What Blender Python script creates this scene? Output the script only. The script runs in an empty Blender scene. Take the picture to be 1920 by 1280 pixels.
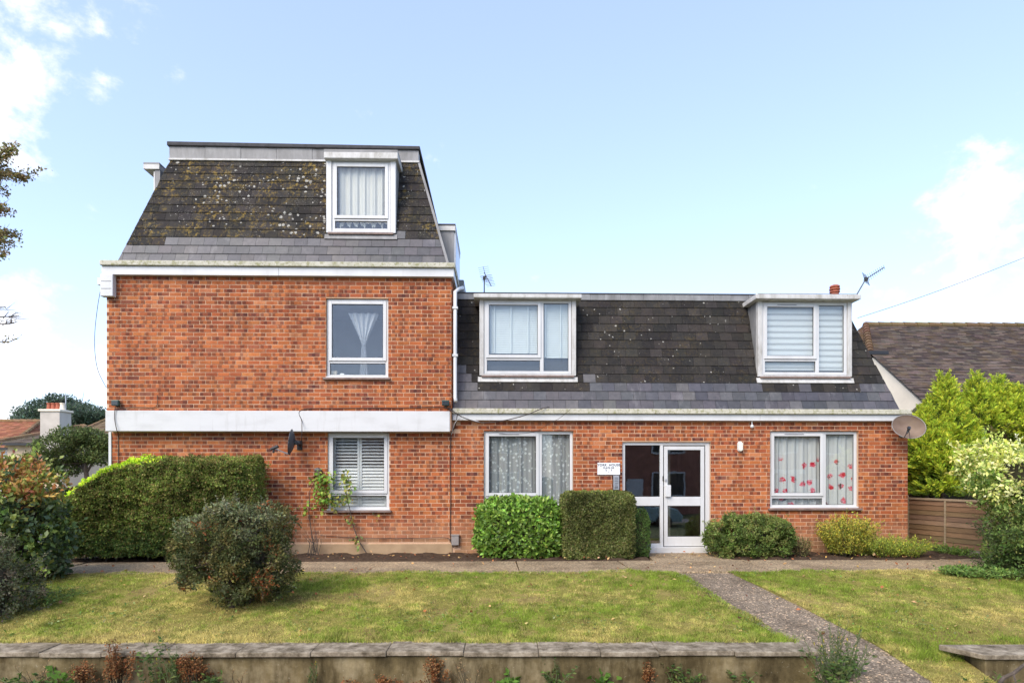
import bpy, math, random
import numpy as np
from mathutils import Vector, Matrix

random.seed(7)
rng = np.random.default_rng(11)
SC = bpy.context.scene
COL = SC.collection

# ------------------------------------------------------------------ camera
F, CX, HOR, CAMZ, YAW = 1200.0, 960.0, 890.0, 1.53, math.radians(1.3)
cam = bpy.data.cameras.new('camera')
cam.sensor_width = 36.0
cam.lens = F / 1920 * 36
cam.shift_y = (HOR - 640) / 1920
cam.clip_start = 0.05
cam.clip_end = 3000
cam_o = bpy.data.objects.new('camera', cam)
COL.objects.link(cam_o)
cam_o.location = (0, 0, CAMZ)
cam_o.rotation_euler = (math.pi / 2, 0, -YAW)
SC.camera = cam_o

# ------------------------------------------------------------------ sky, sun, exposure
SUN_EL, SUN_AZ = math.radians(42), math.radians(215)     # azimuth from +y clockwise: behind the camera, to the left
w = bpy.data.worlds.new('World')
SC.world = w
w.use_nodes = True
nt = w.node_tree
for n in list(nt.nodes):
    nt.nodes.remove(n)
def wn(t, **k):
    n = nt.nodes.new(t)
    for a, b in k.items():
        setattr(n, a, b)
    return n
out = wn('ShaderNodeOutputWorld')
bg = wn('ShaderNodeBackground')
bg.inputs['Strength'].default_value = 0.15
sky = wn('ShaderNodeTexSky', sky_type='NISHITA', sun_disc=False)
sky.sun_elevation = SUN_EL
sky.sun_rotation = SUN_AZ
sky.air_density = 1.0
sky.dust_density = 0.6
sky.ozone_density = 3.0
tc = wn('ShaderNodeTexCoord')
def vmath(op, a, b=None):
    n = wn('ShaderNodeVectorMath', operation=op)
    nt.links.new(a, n.inputs[0])
    if b is not None:
        if isinstance(b, (tuple, list)):
            n.inputs[1].default_value = b
        else:
            nt.links.new(b, n.inputs[1])
    return n
def fmath(op, a, b=None, clamp=False):
    n = wn('ShaderNodeMath', operation=op, use_clamp=clamp)
    for i, v in enumerate((a, b)):
        if v is None:
            continue
        if isinstance(v, (int, float)):
            n.inputs[i].default_value = v
        else:
            nt.links.new(v, n.inputs[i])
    return n.outputs[0]
# clouds: noise over the direction, flattened so that the clouds stretch sideways
mp = wn('ShaderNodeMapping')
mp.inputs['Scale'].default_value = (1.0, 1.0, 1.3)
nt.links.new(tc.outputs['Generated'], mp.inputs['Vector'])
n1 = wn('ShaderNodeTexNoise')
n1.inputs['Scale'].default_value = 11.0
n1.inputs['Detail'].default_value = 9
n1.inputs['Roughness'].default_value = 0.62
n1.inputs['Distortion'].default_value = 0.15
nt.links.new(mp.outputs[0], n1.inputs['Vector'])
n2 = wn('ShaderNodeTexNoise')
n2.inputs['Scale'].default_value = 1.15
n2.inputs['Detail'].default_value = 2
nt.links.new(mp.outputs[0], n2.inputs['Vector'])
cov = fmath('SUBTRACT', fmath('MULTIPLY', fmath('SUBTRACT', n2.outputs['Fac'], 0.5), 0.35), 0.02)
def cloud_centre(d, width, amp):
    """a cloud bank standing in direction d"""
    d = Vector(d).normalized()
    dt = vmath('DOT_PRODUCT', tc.outputs['Generated'], tuple(d)).outputs['Value']
    e = fmath('POWER', 2.718, fmath('DIVIDE', fmath('SUBTRACT', dt, 1.0), width))
    return fmath('MULTIPLY', e, amp)
def pdir(px, py):
    return ((px - CX) / F, 1.0, (HOR - py) / F)
terms = [cloud_centre(pdir(5, 90), 0.0045, 0.14), cloud_centre(pdir(220, 105), 0.0060, 0.165),
         cloud_centre(pdir(60, 240), 0.0012, 0.20), cloud_centre(pdir(1890, 330), 0.0030, 0.15),
         cloud_centre(pdir(1880, 500), 0.0040, 0.17), cloud_centre(pdir(70, 690), 0.006, 0.22),
         cloud_centre(pdir(1150, 120), 0.05, -0.22)]
acc = cov
for t_ in terms:
    acc = fmath('ADD', acc, t_)
dens = fmath('ADD', n1.outputs['Fac'], acc)
cr = wn('ShaderNodeMapRange', interpolation_type='SMOOTHSTEP')
cr.inputs['From Min'].default_value = 0.58
cr.inputs['From Max'].default_value = 0.84
cr.inputs['To Min'].default_value = 0.10       # thin high veil
nt.links.new(dens, cr.inputs['Value'])
mx = wn('ShaderNodeMix', data_type='RGBA')
nt.links.new(cr.outputs[0], mx.inputs['Factor'])
tint = wn('ShaderNodeMix', data_type='RGBA', blend_type='MULTIPLY')
tint.inputs['Factor'].default_value = 1.0
tint.inputs['B'].default_value = (0.885, 0.89, 1.0, 1)
gam = wn('ShaderNodeGamma')
gam.inputs['Gamma'].default_value = 0.72
nt.links.new(sky.outputs[0], gam.inputs['Color'])
nt.links.new(gam.outputs[0], tint.inputs['A'])
nt.links.new(tint.outputs['Result'], mx.inputs['A'])
mx.inputs['B'].default_value = (2.6, 2.55, 2.6, 1)
nt.links.new(mx.outputs['Result'], bg.inputs['Color'])
nt.links.new(bg.outputs[0], out.inputs['Surface'])

sun = bpy.data.lights.new('sun', 'SUN')
sun.energy = 1.15
sun.angle = math.radians(40)
sun.color = (1.0, 0.90, 0.76)
sun_o = bpy.data.objects.new('sun', sun)
COL.objects.link(sun_o)
sd = Vector((math.sin(SUN_AZ) * math.cos(SUN_EL), math.cos(SUN_AZ) * math.cos(SUN_EL), math.sin(SUN_EL)))
sun_o.rotation_euler = sd.to_track_quat('Z', 'Y').to_euler()
sun_o.location = sd * 60

vs = SC.view_settings
vs.view_transform = 'Standard'
vs.look = 'None'
vs.gamma = 1.0
vs.use_curve_mapping = False
vs.exposure = 1.88

# ------------------------------------------------------------------ measuring helpers (survey of the photograph)
def W(px, py, D):
    """point of the upright plane y = D seen at photo pixel (px, py)"""
    u, v = (px - CX) / F, (HOR - py) / F
    t = D / (math.cos(YAW) - u * math.sin(YAW))
    return Vector((t * (math.sin(YAW) + u * math.cos(YAW)), D, CAMZ + v * t))
def WX(px, D): return W(px, HOR, D).x
def WZ(px, py, D): return W(px, py, D).z
def lawn_z(y):
    a = np.clip((9.95 - y) / 2.7, 0, 1.6)
    return -0.345 * a * (0.85 + 0.15 * a) - 0.10 * np.clip(7.1 - y, 0, 2)

# ------------------------------------------------------------------ materials
MATS = {}
class N:
    """small node-building helper"""
    def __init__(s, name):
        s.m = bpy.data.materials.new(name)
        s.m.use_nodes = True
        s.t = s.m.node_tree
        s.b = s.t.nodes['Principled BSDF']
        s.o = s.t.nodes['Material Output']
        s._co = None
    def n(s, t, **k):
        x = s.t.nodes.new(t)
        for a, b in k.items():
            setattr(x, a, b)
        return x
    def link(s, a, b): s.t.links.new(a, b)
    def co(s):
        if s._co is None:
            s._co = s.n('ShaderNodeTexCoord').outputs['Object']
        return s._co
    def pos(s):
        return s.n('ShaderNodeNewGeometry').outputs['Position']
    def noise(s, scale, detail=4, rough=0.55, vec=None, stretch=None, distortion=0):
        v = vec or s.pos()
        if stretch:
            m = s.n('ShaderNodeMapping')
            m.inputs['Scale'].default_value = stretch
            s.link(v, m.inputs['Vector'])
            v = m.outputs[0]
        x = s.n('ShaderNodeTexNoise')
        x.inputs['Scale'].default_value = scale
        x.inputs['Detail'].default_value = detail
        x.inputs['Roughness'].default_value = rough
        x.inputs['Distortion'].default_value = distortion
        s.link(v, x.inputs['Vector'])
        return x.outputs['Fac']
    def ramp(s, f, stops, interp='LINEAR'):
        r = s.n('ShaderNodeValToRGB')
        e = r.color_ramp
        e.interpolation = interp
        while len(e.elements) < len(stops):
            e.elements.new(0.5)
        for el, (p, c) in zip(e.elements, stops):
            el.position = p
            el.color = c if len(c) == 4 else (*c, 1)
        s.link(f, r.inputs[0])
        return r.outputs['Color']
    def mapr(s, f, a, b, c=0.0, d=1.0):
        r = s.n('ShaderNodeMapRange')
        for k, v in zip(('From Min', 'From Max', 'To Min', 'To Max'), (a, b, c, d)):
            r.inputs[k].default_value = v
        s.link(f, r.inputs['Value'])
        return r.outputs[0]
    def mix(s, f, a, b, blend='MIX'):
        x = s.n('ShaderNodeMix', data_type='RGBA', blend_type=blend)
        for key, v in (('Factor', f), ('A', a), ('B', b)):
            if isinstance(v, (int, float)):
                x.inputs[key].default_value = v
            elif isinstance(v, (tuple, list)):
                x.inputs[key].default_value = v if len(v) == 4 else (*v, 1)
            else:
                s.link(v, x.inputs[key])
        return x.outputs['Result']
    def math(s, op, a, b=0.0):
        x = s.n('ShaderNodeMath', operation=op)
        for i, v in enumerate((a, b)):
            if isinstance(v, (int, float)):
                x.inputs[i].default_value = v
            else:
                s.link(v, x.inputs[i])
        return x.outputs[0]
    def attr(s, name='Col'):
        return s.n('ShaderNodeAttribute', attribute_name=name).outputs['Color']
    def color(s, c):
        if isinstance(c, (tuple, list)):
            s.b.inputs['Base Color'].default_value = (*c[:3], 1)
        else:
            s.link(c, s.b.inputs['Base Color'])
        return s
    def rough(s, r, spec=0.5):
        if isinstance(r, (int, float)):
            s.b.inputs['Roughness'].default_value = r
        else:
            s.link(r, s.b.inputs['Roughness'])
        s.b.inputs['Specular IOR Level'].default_value = spec
        return s
    def bump(s, f, strength=0.3, dist=0.01):
        x = s.n('ShaderNodeBump')
        x.inputs['Strength'].default_value = strength
        x.inputs['Distance'].default_value = dist
        s.link(f, x.inputs['Height'])
        s.link(x.outputs[0], s.b.inputs['Normal'])
        return s
    def done(s, key):
        MATS[key] = s.m
        return s.m

def simple(key, c, rough=0.5, var=0.12, scale=6, bump=0.0, spec=0.5, metal=0.0):
    m = N(key)
    f = m.noise(scale, 5)
    lo = tuple(x * (1 - var) for x in c)
    hi = tuple(min(1, x * (1 + var)) for x in c)
    m.color(m.ramp(f, [(0.3, lo), (0.7, hi)])).rough(rough, spec)
    m.b.inputs['Metallic'].default_value = metal
    if bump:
        m.bump(m.noise(scale * 12, 4), bump, 0.005)
    return m.done(key)

# white plastic, painted boards (with run-off grime)
m = N('upvc_white')
g = m.noise(3.5, 5, stretch=(1, 1, 0.25))
dr = m.noise(8, 6, 0.65, stretch=(1, 1, 0.15))
c = m.ramp(g, [(0.25, (0.54, 0.535, 0.52)), (0.55, (0.62, 0.617, 0.605)), (1, (0.66, 0.657, 0.645))])
m.color(m.mix(m.mapr(dr, 0.60, 0.78, 0, 0.4), c, (0.42, 0.40, 0.36))).rough(0.35).done('upvc')
m = N('painted_board')
g = m.noise(2.2, 6, stretch=(1, 1, 3))
dr = m.noise(9, 6, 0.65, stretch=(1, 1, 0.12))
c = m.ramp(g, [(0.2, (0.52, 0.515, 0.50)), (0.5, (0.60, 0.597, 0.585)), (1, (0.64, 0.637, 0.625))])
m.color(m.mix(m.mapr(dr, 0.56, 0.75, 0, 0.45), c, (0.40, 0.385, 0.35))).rough(0.55)
m.bump(m.noise(40, 3), 0.08, 0.003).done('board')
m = N('old_white_paint')
g = m.noise(7, 8, 0.65, stretch=(1, 1, 0.35))
g2 = m.noise(28, 6, 0.7)
c = m.ramp(g, [(0.3, (0.34, 0.32, 0.28)), (0.5, (0.52, 0.505, 0.475)), (0.7, (0.62, 0.61, 0.585))])
m.color(m.mix(m.mapr(g2, 0.60, 0.70), c, (0.22, 0.2, 0.16))).rough(0.6).done('old_paint')
# concrete capping with green and ochre algae
m = N('algae_capping')
g = m.noise(5, 8, 0.65)
g2 = m.noise(14, 6, 0.7)
c = m.ramp(g, [(0.3, (0.42, 0.40, 0.31)), (0.6, (0.55, 0.52, 0.42))])
c = m.mix(m.mapr(g2, 0.48, 0.62, 0, 0.8), c, (0.24, 0.23, 0.09))
m.color(m.mix(m.mapr(m.noise(30, 4), 0.62, 0.7, 0, 0.7), c, (0.12, 0.10, 0.06))).rough(0.85).bump(g2, 0.3, 0.006).done('capping')
# lead
m = N('lead')
g = m.noise(4, 7, 0.65, stretch=(1, 1, 0.3))
m.color(m.ramp(g, [(0.3, (0.13, 0.125, 0.12)), (0.55, (0.235, 0.23, 0.225)), (0.75, (0.34, 0.335, 0.33))])).rough(0.55).done('lead')
simple('felt_dark', (0.045, 0.043, 0.045), 0.8, 0.3, 9, 0.3)
simple('dark_gap', (0.02, 0.019, 0.018), 0.8)
simple('gasket', (0.025, 0.025, 0.027), 0.5)
# brick: per-brick colour is in the mesh, grain and soot marks here
m = N('brick')
a = m.attr('Col')
g = m.noise(70, 5, 0.7)
g2 = m.noise(1.1, 4)
c = m.mix(1.0, a, m.ramp(g, [(0.25, (0.62, 0.60, 0.60)), (0.5, (1, 1, 1)), (0.8, (1.22, 1.2, 1.18))]), 'MULTIPLY')
c = m.mix(1.0, c, m.ramp(g2, [(0.3, (0.84, 0.80, 0.80)), (0.7, (1.10, 1.10, 1.08))]), 'MULTIPLY')
stk = m.noise(2.2, 6, 0.6, stretch=(1.6, 1.6, 0.22))
c = m.mix(1.0, c, m.ramp(stk, [(0.32, (0.74, 0.70, 0.70)), (0.52, (1, 1, 1)), (0.75, (1.06, 1.07, 1.08))]), 'MULTIPLY')
c = m.mix(m.mapr(m.noise(3.1, 7, 0.7), 0.60, 0.76, 0, 0.38), c, (0.50, 0.33, 0.23))
m.color(c).rough(0.88, 0.25).bump(g, 0.5, 0.004).done('brick')
m = N('mortar')
g = m.noise(60, 5, 0.7)
g2 = m.noise(1.7, 4)
c = m.ramp(g2, [(0.3, (0.60, 0.36, 0.22)), (0.7, (0.74, 0.50, 0.33))])
m.color(m.mix(1.0, c, m.ramp(g, [(0.3, (0.75,) * 3), (0.7, (1.1,) * 3)]), 'MULTIPLY')).rough(0.95, 0.2).bump(g, 0.4, 0.004).done('mortar')
# brickwork for the sides the camera cannot reach
m = N('side_brickwork')
bt = m.n('ShaderNodeTexBrick')
mpn = m.n('ShaderNodeMapping')
mpn.inputs['Rotation'].default_value = (math.pi / 2, 0, math.pi / 2)
m.link(m.pos(), mpn.inputs['Vector'])
m.link(mpn.outputs[0], bt.inputs['Vector'])
bt.inputs['Color1'].default_value = (0.36, 0.10, 0.05, 1)
bt.inputs['Color2'].default_value = (0.24, 0.07, 0.045, 1)
bt.inputs['Mortar'].default_value = (0.55, 0.34, 0.21, 1)
bt.inputs['Scale'].default_value = 1.0
bt.inputs['Brick Width'].default_value = 0.225
bt.inputs['Row Height'].default_value = 0.075
bt.inputs['Mortar Size'].default_value = 0.006
m.color(bt.outputs['Color']).rough(0.9, 0.2).done('side_brick')
m = N('plinth_render')
g = m.noise(2.5, 7, 0.6)
g2 = m.noise(50, 5, 0.7)
c = m.ramp(g, [(0.3, (0.30, 0.20, 0.115)), (0.6, (0.42, 0.29, 0.17)), (0.8, (0.50, 0.37, 0.24))])
m.color(c).rough(0.9, 0.2).bump(g2, 0.35, 0.006).done('plinth')

def slate_mat(key, base, lichen, ochre, white_amt):
    m = N(key)
    a = m.attr('Col')
    g = m.noise(9, 8, 0.7)
    c = m.mix(1.0, a, m.ramp(g, [(0.3, (0.72, 0.72, 0.74)), (0.7, (1.25, 1.2, 1.15))]), 'MULTIPLY')
    if lichen:
        gm = m.noise(1.3, 5, 0.6)
        moss = m.math('MULTIPLY', m.mapr(m.noise(26, 6, 0.75), 0.50, 0.62), m.mapr(gm, 0.40, 0.62))
        c = m.mix(m.math('MULTIPLY', moss, 0.6 if ochre > .5 else 0.3), c, (0.075, 0.062, 0.026))
        if ochre:
            oc = m.math('MULTIPLY', m.mapr(m.noise(13, 8, 0.75), 0.50, 0.68), m.mapr(m.noise(1.7, 4), 0.44, 0.60))
            c = m.mix(m.math('MULTIPLY', oc, ochre), c, (0.31, 0.205, 0.04))
        v = m.n('ShaderNodeTexVoronoi')
        v.inputs['Scale'].default_value = 12
        m.link(m.pos(), v.inputs['Vector'])
        size = m.mapr(m.noise(1.0, 3), 0.36, 0.72, 0.0, white_amt)
        wob = m.math('ADD', v.outputs['Distance'], m.math('MULTIPLY', m.math('SUBTRACT', m.noise(24, 4), 0.5), 0.75))
        spot = m.math('LESS_THAN', wob, size)
        sep = m.n('ShaderNodeSeparateColor')
        m.link(v.outputs['Color'], sep.inputs[0])
        pick = m.math('GREATER_THAN', sep.outputs[0], 0.62)
        speck = m.math('MULTIPLY', m.mapr(m.noise(55, 3, 0.6), 0.64, 0.68), m.mapr(m.noise(2.4, 4), 0.45, 0.6, 0, 0.9 if ochre > .5 else 0.35))
        c = m.mix(speck, c, (0.42, 0.40, 0.34))
        c = m.mix(m.math('MULTIPLY', m.math('MULTIPLY', spot, pick), 0.62), c, (0.50, 0.48, 0.42))
        m.color(c).rough(0.85, 0.2).bump(m.noise(35, 6, 0.7), 0.45, 0.008)
    else:
        st = m.noise(5, 6, 0.6, stretch=(1, 1, 0.22))
        c = m.mix(m.mapr(st, 0.58, 0.75, 0, 0.55), c, (0.22, 0.21, 0.21))
        m.color(c).rough(0.5, 0.4).bump(g, 0.08, 0.004)
    return m.done(key)
slate_mat('slate_lichen', None, True, 1.0, 0.52)
slate_mat('slate_old', None, True, 0.12, 0.22)
slate_mat('slate_new', None, False, 0, 0)
m = N('roof_underlay')
m.color((0.02, 0.019, 0.018)).rough(0.9).done('underlay')

# glass: mirror-like by Fresnel, otherwise clear
def glass(key, ior, tint=(0.86, 0.9, 0.9)):
    m = N(key)
    tr = m.n('ShaderNodeBsdfTransparent')
    tr.inputs[0].default_value = (*tint, 1)
    gl = m.n('ShaderNodeBsdfGlossy')
    gl.inputs['Roughness'].default_value = 0.012
    gl.inputs['Color'].default_value = (0.95, 0.97, 1, 1)
    bmp = m.n('ShaderNodeBump')
    bmp.inputs['Strength'].default_value = 0.03
    bmp.inputs['Distance'].default_value = 0.02
    m.link(m.noise(2.4, 2), bmp.inputs['Height'])
    m.link(bmp.outputs[0], gl.inputs['Normal'])
    lw = m.n('ShaderNodeLayerWeight')
    lw.inputs['Blend'].default_value = 0.5
    f0 = ((ior - 1) / (ior + 1)) ** 2
    fr = m.math('ADD', f0, m.math('MULTIPLY', m.math('POWER', lw.outputs['Facing'], 5.0), 1 - f0))
    ms = m.n('ShaderNodeMixShader')
    m.link(fr, ms.inputs[0])
    m.link(tr.outputs[0], ms.inputs[1])
    m.link(gl.outputs[0], ms.inputs[2])
    m.link(ms.outputs[0], m.o.inputs['Surface'])
    return m.done(key)
glass('glass', 1.62, (0.97, 0.985, 0.98))
glass('glass_door', 2.15, (0.8, 0.82, 0.82))

def cloth(key, c, alpha, spots=None):
    m = N(key)
    d = m.n('ShaderNodeBsdfDiffuse')
    tl = m.n('ShaderNodeBsdfTranslucent')
    tr = m.n('ShaderNodeBsdfTransparent')
    d.inputs[0].default_value = tl.inputs[0].default_value = (*c, 1)
    m1 = m.n('ShaderNodeMixShader')
    m1.inputs[0].default_value = 0.10
    m.link(d.outputs[0], m1.inputs[1])
    m.link(tl.outputs[0], m1.inputs[2])
    m2 = m.n('ShaderNodeMixShader')
    m.link(tr.outputs[0], m2.inputs[1])
    m.link(m1.outputs[0], m2.inputs[2])
    if spots == 'lace':
        v = m.n('ShaderNodeTexVoronoi')
        v.inputs['Scale'].default_value = 13
        m.link(m.pos(), v.inputs['Vector'])
        wob = m.math('ADD', v.outputs['Distance'], m.math('MULTIPLY', m.math('SUBTRACT', m.noise(45, 2), 0.5), 0.5))
        s = m.mapr(wob, 0.26, 0.34, 0.85, alpha)
        m.link(s, m2.inputs[0])
    elif spots == 'prints':
        # red and pink printed flowers at two heights of the cloth
        sp = m.n('ShaderNodeSeparateXYZ')
        m.link(m.pos(), sp.inputs[0])
        v = m.n('ShaderNodeTexVoronoi', voronoi_dimensions='2D')
        cb = m.n('ShaderNodeCombineXYZ')
        m.link(m.math('MULTIPLY', sp.outputs[0], 2.9), cb.inputs[0])
        m.link(m.math('MULTIPLY', sp.outputs[2], 2.9), cb.inputs[1])
        v.inputs['Scale'].default_value = 1.25
        m.link(cb.outputs[0], v.inputs['Vector'])
        wob = m.math('ADD', v.outputs['Distance'], m.math('MULTIPLY', m.math('SUBTRACT', m.noise(22, 3), 0.5), 0.42))
        spot = m.mapr(wob, 0.17, 0.20, 1, 0)
        low = m.mapr(sp.outputs[2], 1.80, 1.90, 1, 0)
        f = m.math('MULTIPLY', spot, low)
        cc = m.ramp(m.noise(14, 2), [(0.38, (0.50, 0.03, 0.05)), (0.5, (0.62, 0.12, 0.16)), (0.56, (0.7, 0.35, 0.38)), (0.63, (0.10, 0.06, 0.06))])
        col = m.mix(f, (*c, 1), cc)
        m.link(col, d.inputs[0])
        m.link(col, tl.inputs[0])
        m.link(m.math('ADD', alpha, m.math('MULTIPLY', f, 0.25)), m2.inputs[0])
    elif spots == 'zebra':
        sp = m.n('ShaderNodeSeparateXYZ')
        m.link(m.pos(), sp.inputs[0])
        fr = m.math('FRACT', m.math('DIVIDE', sp.outputs[2], 0.118))
        a = m.mapr(m.math('ABSOLUTE', m.math('SUBTRACT', fr, 0.5)), 0.30, 0.32, 0.97, 0.42)
        m.link(a, m2.inputs[0])
    else:
        m2.inputs[0].default_value = alpha
    m.link(m2.outputs[0], m.o.inputs['Surface'])
    return m.done(key)
cloth('cloth_cream', (0.66, 0.63, 0.555), 0.97)
cloth('cloth_sheer', (0.72, 0.74, 0.77), 0.55)
cloth('cloth_lace', (0.70, 0.71, 0.69), 0.45, 'lace')
cloth('cloth_prints', (0.64, 0.64, 0.62), 0.86, 'prints')
cloth('cloth_zebra', (0.66, 0.68, 0.67), 0.9, 'zebra')
simple('blind_white', (0.55, 0.59, 0.575), 0.45, 0.04)
simple('room_plaster', (0.42, 0.43, 0.45), 0.9, 0.1, 2)
simple('room_hall', (0.22, 0.15, 0.10), 0.9, 0.3, 2)
simple('cream_object', (0.55, 0.47, 0.34), 0.7)
simple('sill_tile', (0.20, 0.14, 0.115), 0.7, 0.3, 12, 0.2)
simple('green_plastic', (0.012, 0.055, 0.045), 0.4)
simple('dish_grey', (0.05, 0.055, 0.065), 0.45, 0.2)
simple('grey_box', (0.27, 0.24, 0.22), 0.7, 0.15, 10, 0.1)
simple('black_metal', (0.02, 0.02, 0.022), 0.45)
simple('grey_metal', (0.16, 0.165, 0.175), 0.42, 0.2)
simple('aerial_metal', (0.10, 0.10, 0.10), 0.5, 0.2)
simple('cable_dark', (0.035, 0.025, 0.022), 0.6)
simple('cable_grey', (0.25, 0.25, 0.26), 0.5)
simple('cable_white', (0.6, 0.6, 0.58), 0.5)
simple('lamp_cover', (0.82, 0.78, 0.66), 0.3, 0.04)
simple('sign_white', (0.80, 0.80, 0.80), 0.4, 0.03)
simple('letter_dark', (0.03, 0.04, 0.06), 0.5)
simple('steel', (0.55, 0.56, 0.58), 0.35, 0.1, metal=0.6)
simple('terracotta', (0.36, 0.10, 0.05), 0.75, 0.25, 20, 0.2)
m = N('dish_mesh')
d_ = m.n('ShaderNodeBsdfTransparent')
g = m.noise(5, 5)
m.color(m.ramp(g, [(0.3, (0.15, 0.095, 0.065)), (0.7, (0.24, 0.165, 0.12))])).rough(0.6)
m.b.inputs['Metallic'].default_value = 0.2
ms = m.n('ShaderNodeMixShader')
ms.inputs[0].default_value = 0.80
m.link(d_.outputs[0], ms.inputs[1])
m.link(m.b.outputs[0], ms.inputs[2])
m.link(ms.outputs[0], m.o.inputs['Surface'])
m.done('dish_mesh')

# ground
m = N('lawn_soil')
g = m.noise(0.9, 6, 0.6)
g2 = m.noise(22, 6, 0.75)
c = m.ramp(g, [(0.30, (0.15, 0.165, 0.03)), (0.5, (0.24, 0.21, 0.055)), (0.68, (0.33, 0.25, 0.10))])
c = m.mix(1.0, c, m.ramp(g2, [(0.3, (0.55, 0.55, 0.5)), (0.7, (1.15, 1.15, 1.1))]), 'MULTIPLY')
m.color(c).rough(0.95, 0.1).bump(g2, 0.6, 0.03).done('lawn')
m = N('bed_soil')
g2 = m.noise(18, 8, 0.75)
m.color(m.ramp(g2, [(0.3, (0.035, 0.022, 0.015)), (0.55, (0.085, 0.055, 0.035)), (0.75, (0.16, 0.11, 0.07))])).rough(0.95, 0.15).bump(g2, 0.9, 0.04).done('soil')
def aggregate(key, a, b, speck):
    m = N(key)
    v = m.n('ShaderNodeTexVoronoi')
    v.inputs['Scale'].default_value = 60
    m.link(m.pos(), v.inputs['Vector'])
    sep = m.n('ShaderNodeSeparateColor')
    m.link(v.outputs['Color'], sep.inputs[0])
    g = m.noise(1.6, 6, 0.6)
    c = m.ramp(g, [(0.3, a), (0.7, b)])
    c = m.mix(1.0, c, m.ramp(sep.outputs[0], [(0.0, (0.55, 0.53, 0.52)), (0.5, (0.95, 0.95, 0.95)), (0.84, (1.2, 1.15, 1.1)), (0.93, speck)], 'CONSTANT'), 'MULTIPLY')
    wear = m.noise(0.9, 7, 0.65)
    c = m.mix(1.0, c, m.ramp(wear, [(0.34, (0.62, 0.60, 0.56)), (0.5, (1, 1, 1)), (0.68, (1.22, 1.2, 1.16))]), 'MULTIPLY')
    c = m.mix(m.mapr(m.noise(7, 7, 0.7), 0.60, 0.70, 0, 0.45), c, (0.09, 0.085, 0.04))
    m.color(c).rough(0.85, 0.3).bump(v.outputs['Distance'], 0.35, 0.008)
    return m.done(key)
aggregate('path_aggregate', (0.21, 0.165, 0.115), (0.30, 0.24, 0.17), (2.2, 2.0, 1.8))
aggregate('path_tan', (0.29, 0.215, 0.13), (0.40, 0.31, 0.195), (1.7, 1.6, 1.5))
m = N('coping_concrete')
g = m.noise(6, 9, 0.72)
g2 = m.noise(40, 7, 0.75)
c = m.ramp(g, [(0.34, (0.065, 0.050, 0.030)), (0.5, (0.22, 0.18, 0.125)), (0.64, (0.40, 0.34, 0.25))])
c = m.mix(m.mapr(g2, 0.62, 0.70, 0, 0.8), c, (0.55, 0.53, 0.42))
c = m.mix(m.mapr(g2, 0.40, 0.30, 0, 0.8), c, (0.04, 0.035, 0.025))
m.color(c).rough(0.92, 0.2).bump(g2, 0.7, 0.012).done('coping')
m = N('garden_wall_render')
g = m.noise(2.0, 8, 0.65)
g2 = m.noise(34, 7, 0.75)
c = m.ramp(g, [(0.32, (0.055, 0.042, 0.018)), (0.5, (0.15, 0.115, 0.055)), (0.68, (0.31, 0.255, 0.15))])
c = m.mix(m.mapr(g2, 0.63, 0.70, 0, 0.8), c, (0.55, 0.50, 0.38))
stn = m.noise(3.0, 7, 0.7, stretch=(1.5, 1.5, 0.35))
c = m.mix(1.0, c, m.ramp(stn, [(0.36, (0.45, 0.43, 0.38)), (0.52, (1, 1, 1)), (0.7, (1.3, 1.28, 1.2))]), 'MULTIPLY')
m.color(c).rough(0.95, 0.2).bump(g2, 0.5, 0.01).done('wall_render')
simple('asphalt', (0.05, 0.05, 0.052), 0.85, 0.25, 30, 0.4)
simple('paving', (0.22, 0.21, 0.20), 0.85, 0.2, 8, 0.2)
simple('terrain_grass', (0.085, 0.10, 0.03), 0.95, 0.35, 1.5, 0.4)
m = N('fence_wood')
a = m.attr('Col')
g = m.noise(9, 7, 0.65, stretch=(0.6, 0.6, 7))
m.color(m.mix(1.0, a, m.ramp(g, [(0.25, (0.6, 0.6, 0.6)), (0.7, (1.2, 1.17, 1.12))]), 'MULTIPLY')).rough(0.9, 0.2).bump(g, 0.4, 0.006).done('fence_wood')
simple('gravel_board', (0.33, 0.27, 0.21), 0.9, 0.2, 8, 0.3)
simple('render_cream', (0.82, 0.72, 0.57), 0.9, 0.08, 2, 0.1)
simple('render_peach', (0.66, 0.50, 0.34), 0.9, 0.08, 2, 0.1)
simple('render_white', (0.78, 0.77, 0.75), 0.9, 0.06, 2, 0.1)
m = N('tile_brown')
a = m.attr('Col')
g = m.noise(3, 7, 0.65)
g2 = m.noise(30, 5, 0.7)
c = m.mix(m.mapr(g, 0.5, 0.72, 0, 0.7), a, (0.13, 0.085, 0.03))
m.color(m.mix(1.0, c, m.ramp(g2, [(0.3, (0.7,) * 3), (0.7, (1.2,) * 3)]), 'MULTIPLY')).rough(0.9, 0.2).done('tile')
simple('chimney_render', (0.50, 0.45, 0.39), 0.9, 0.12, 2, 0.1)
simple('street_brick', (0.30, 0.13, 0.09), 0.9, 0.25, 3)
simple('bark', (0.085, 0.065, 0.05), 0.9, 0.4, 14, 0.5)
simple('twig', (0.055, 0.046, 0.024), 0.9, 0.3, 20)
simple('dark_window', (0.03, 0.035, 0.04), 0.15)
simple('car_paint', (0.02, 0.022, 0.028), 0.25, 0.05)
simple('tyre', (0.015, 0.015, 0.015), 0.8)
simple('car_lamp', (0.35, 0.03, 0.02), 0.3)

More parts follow.
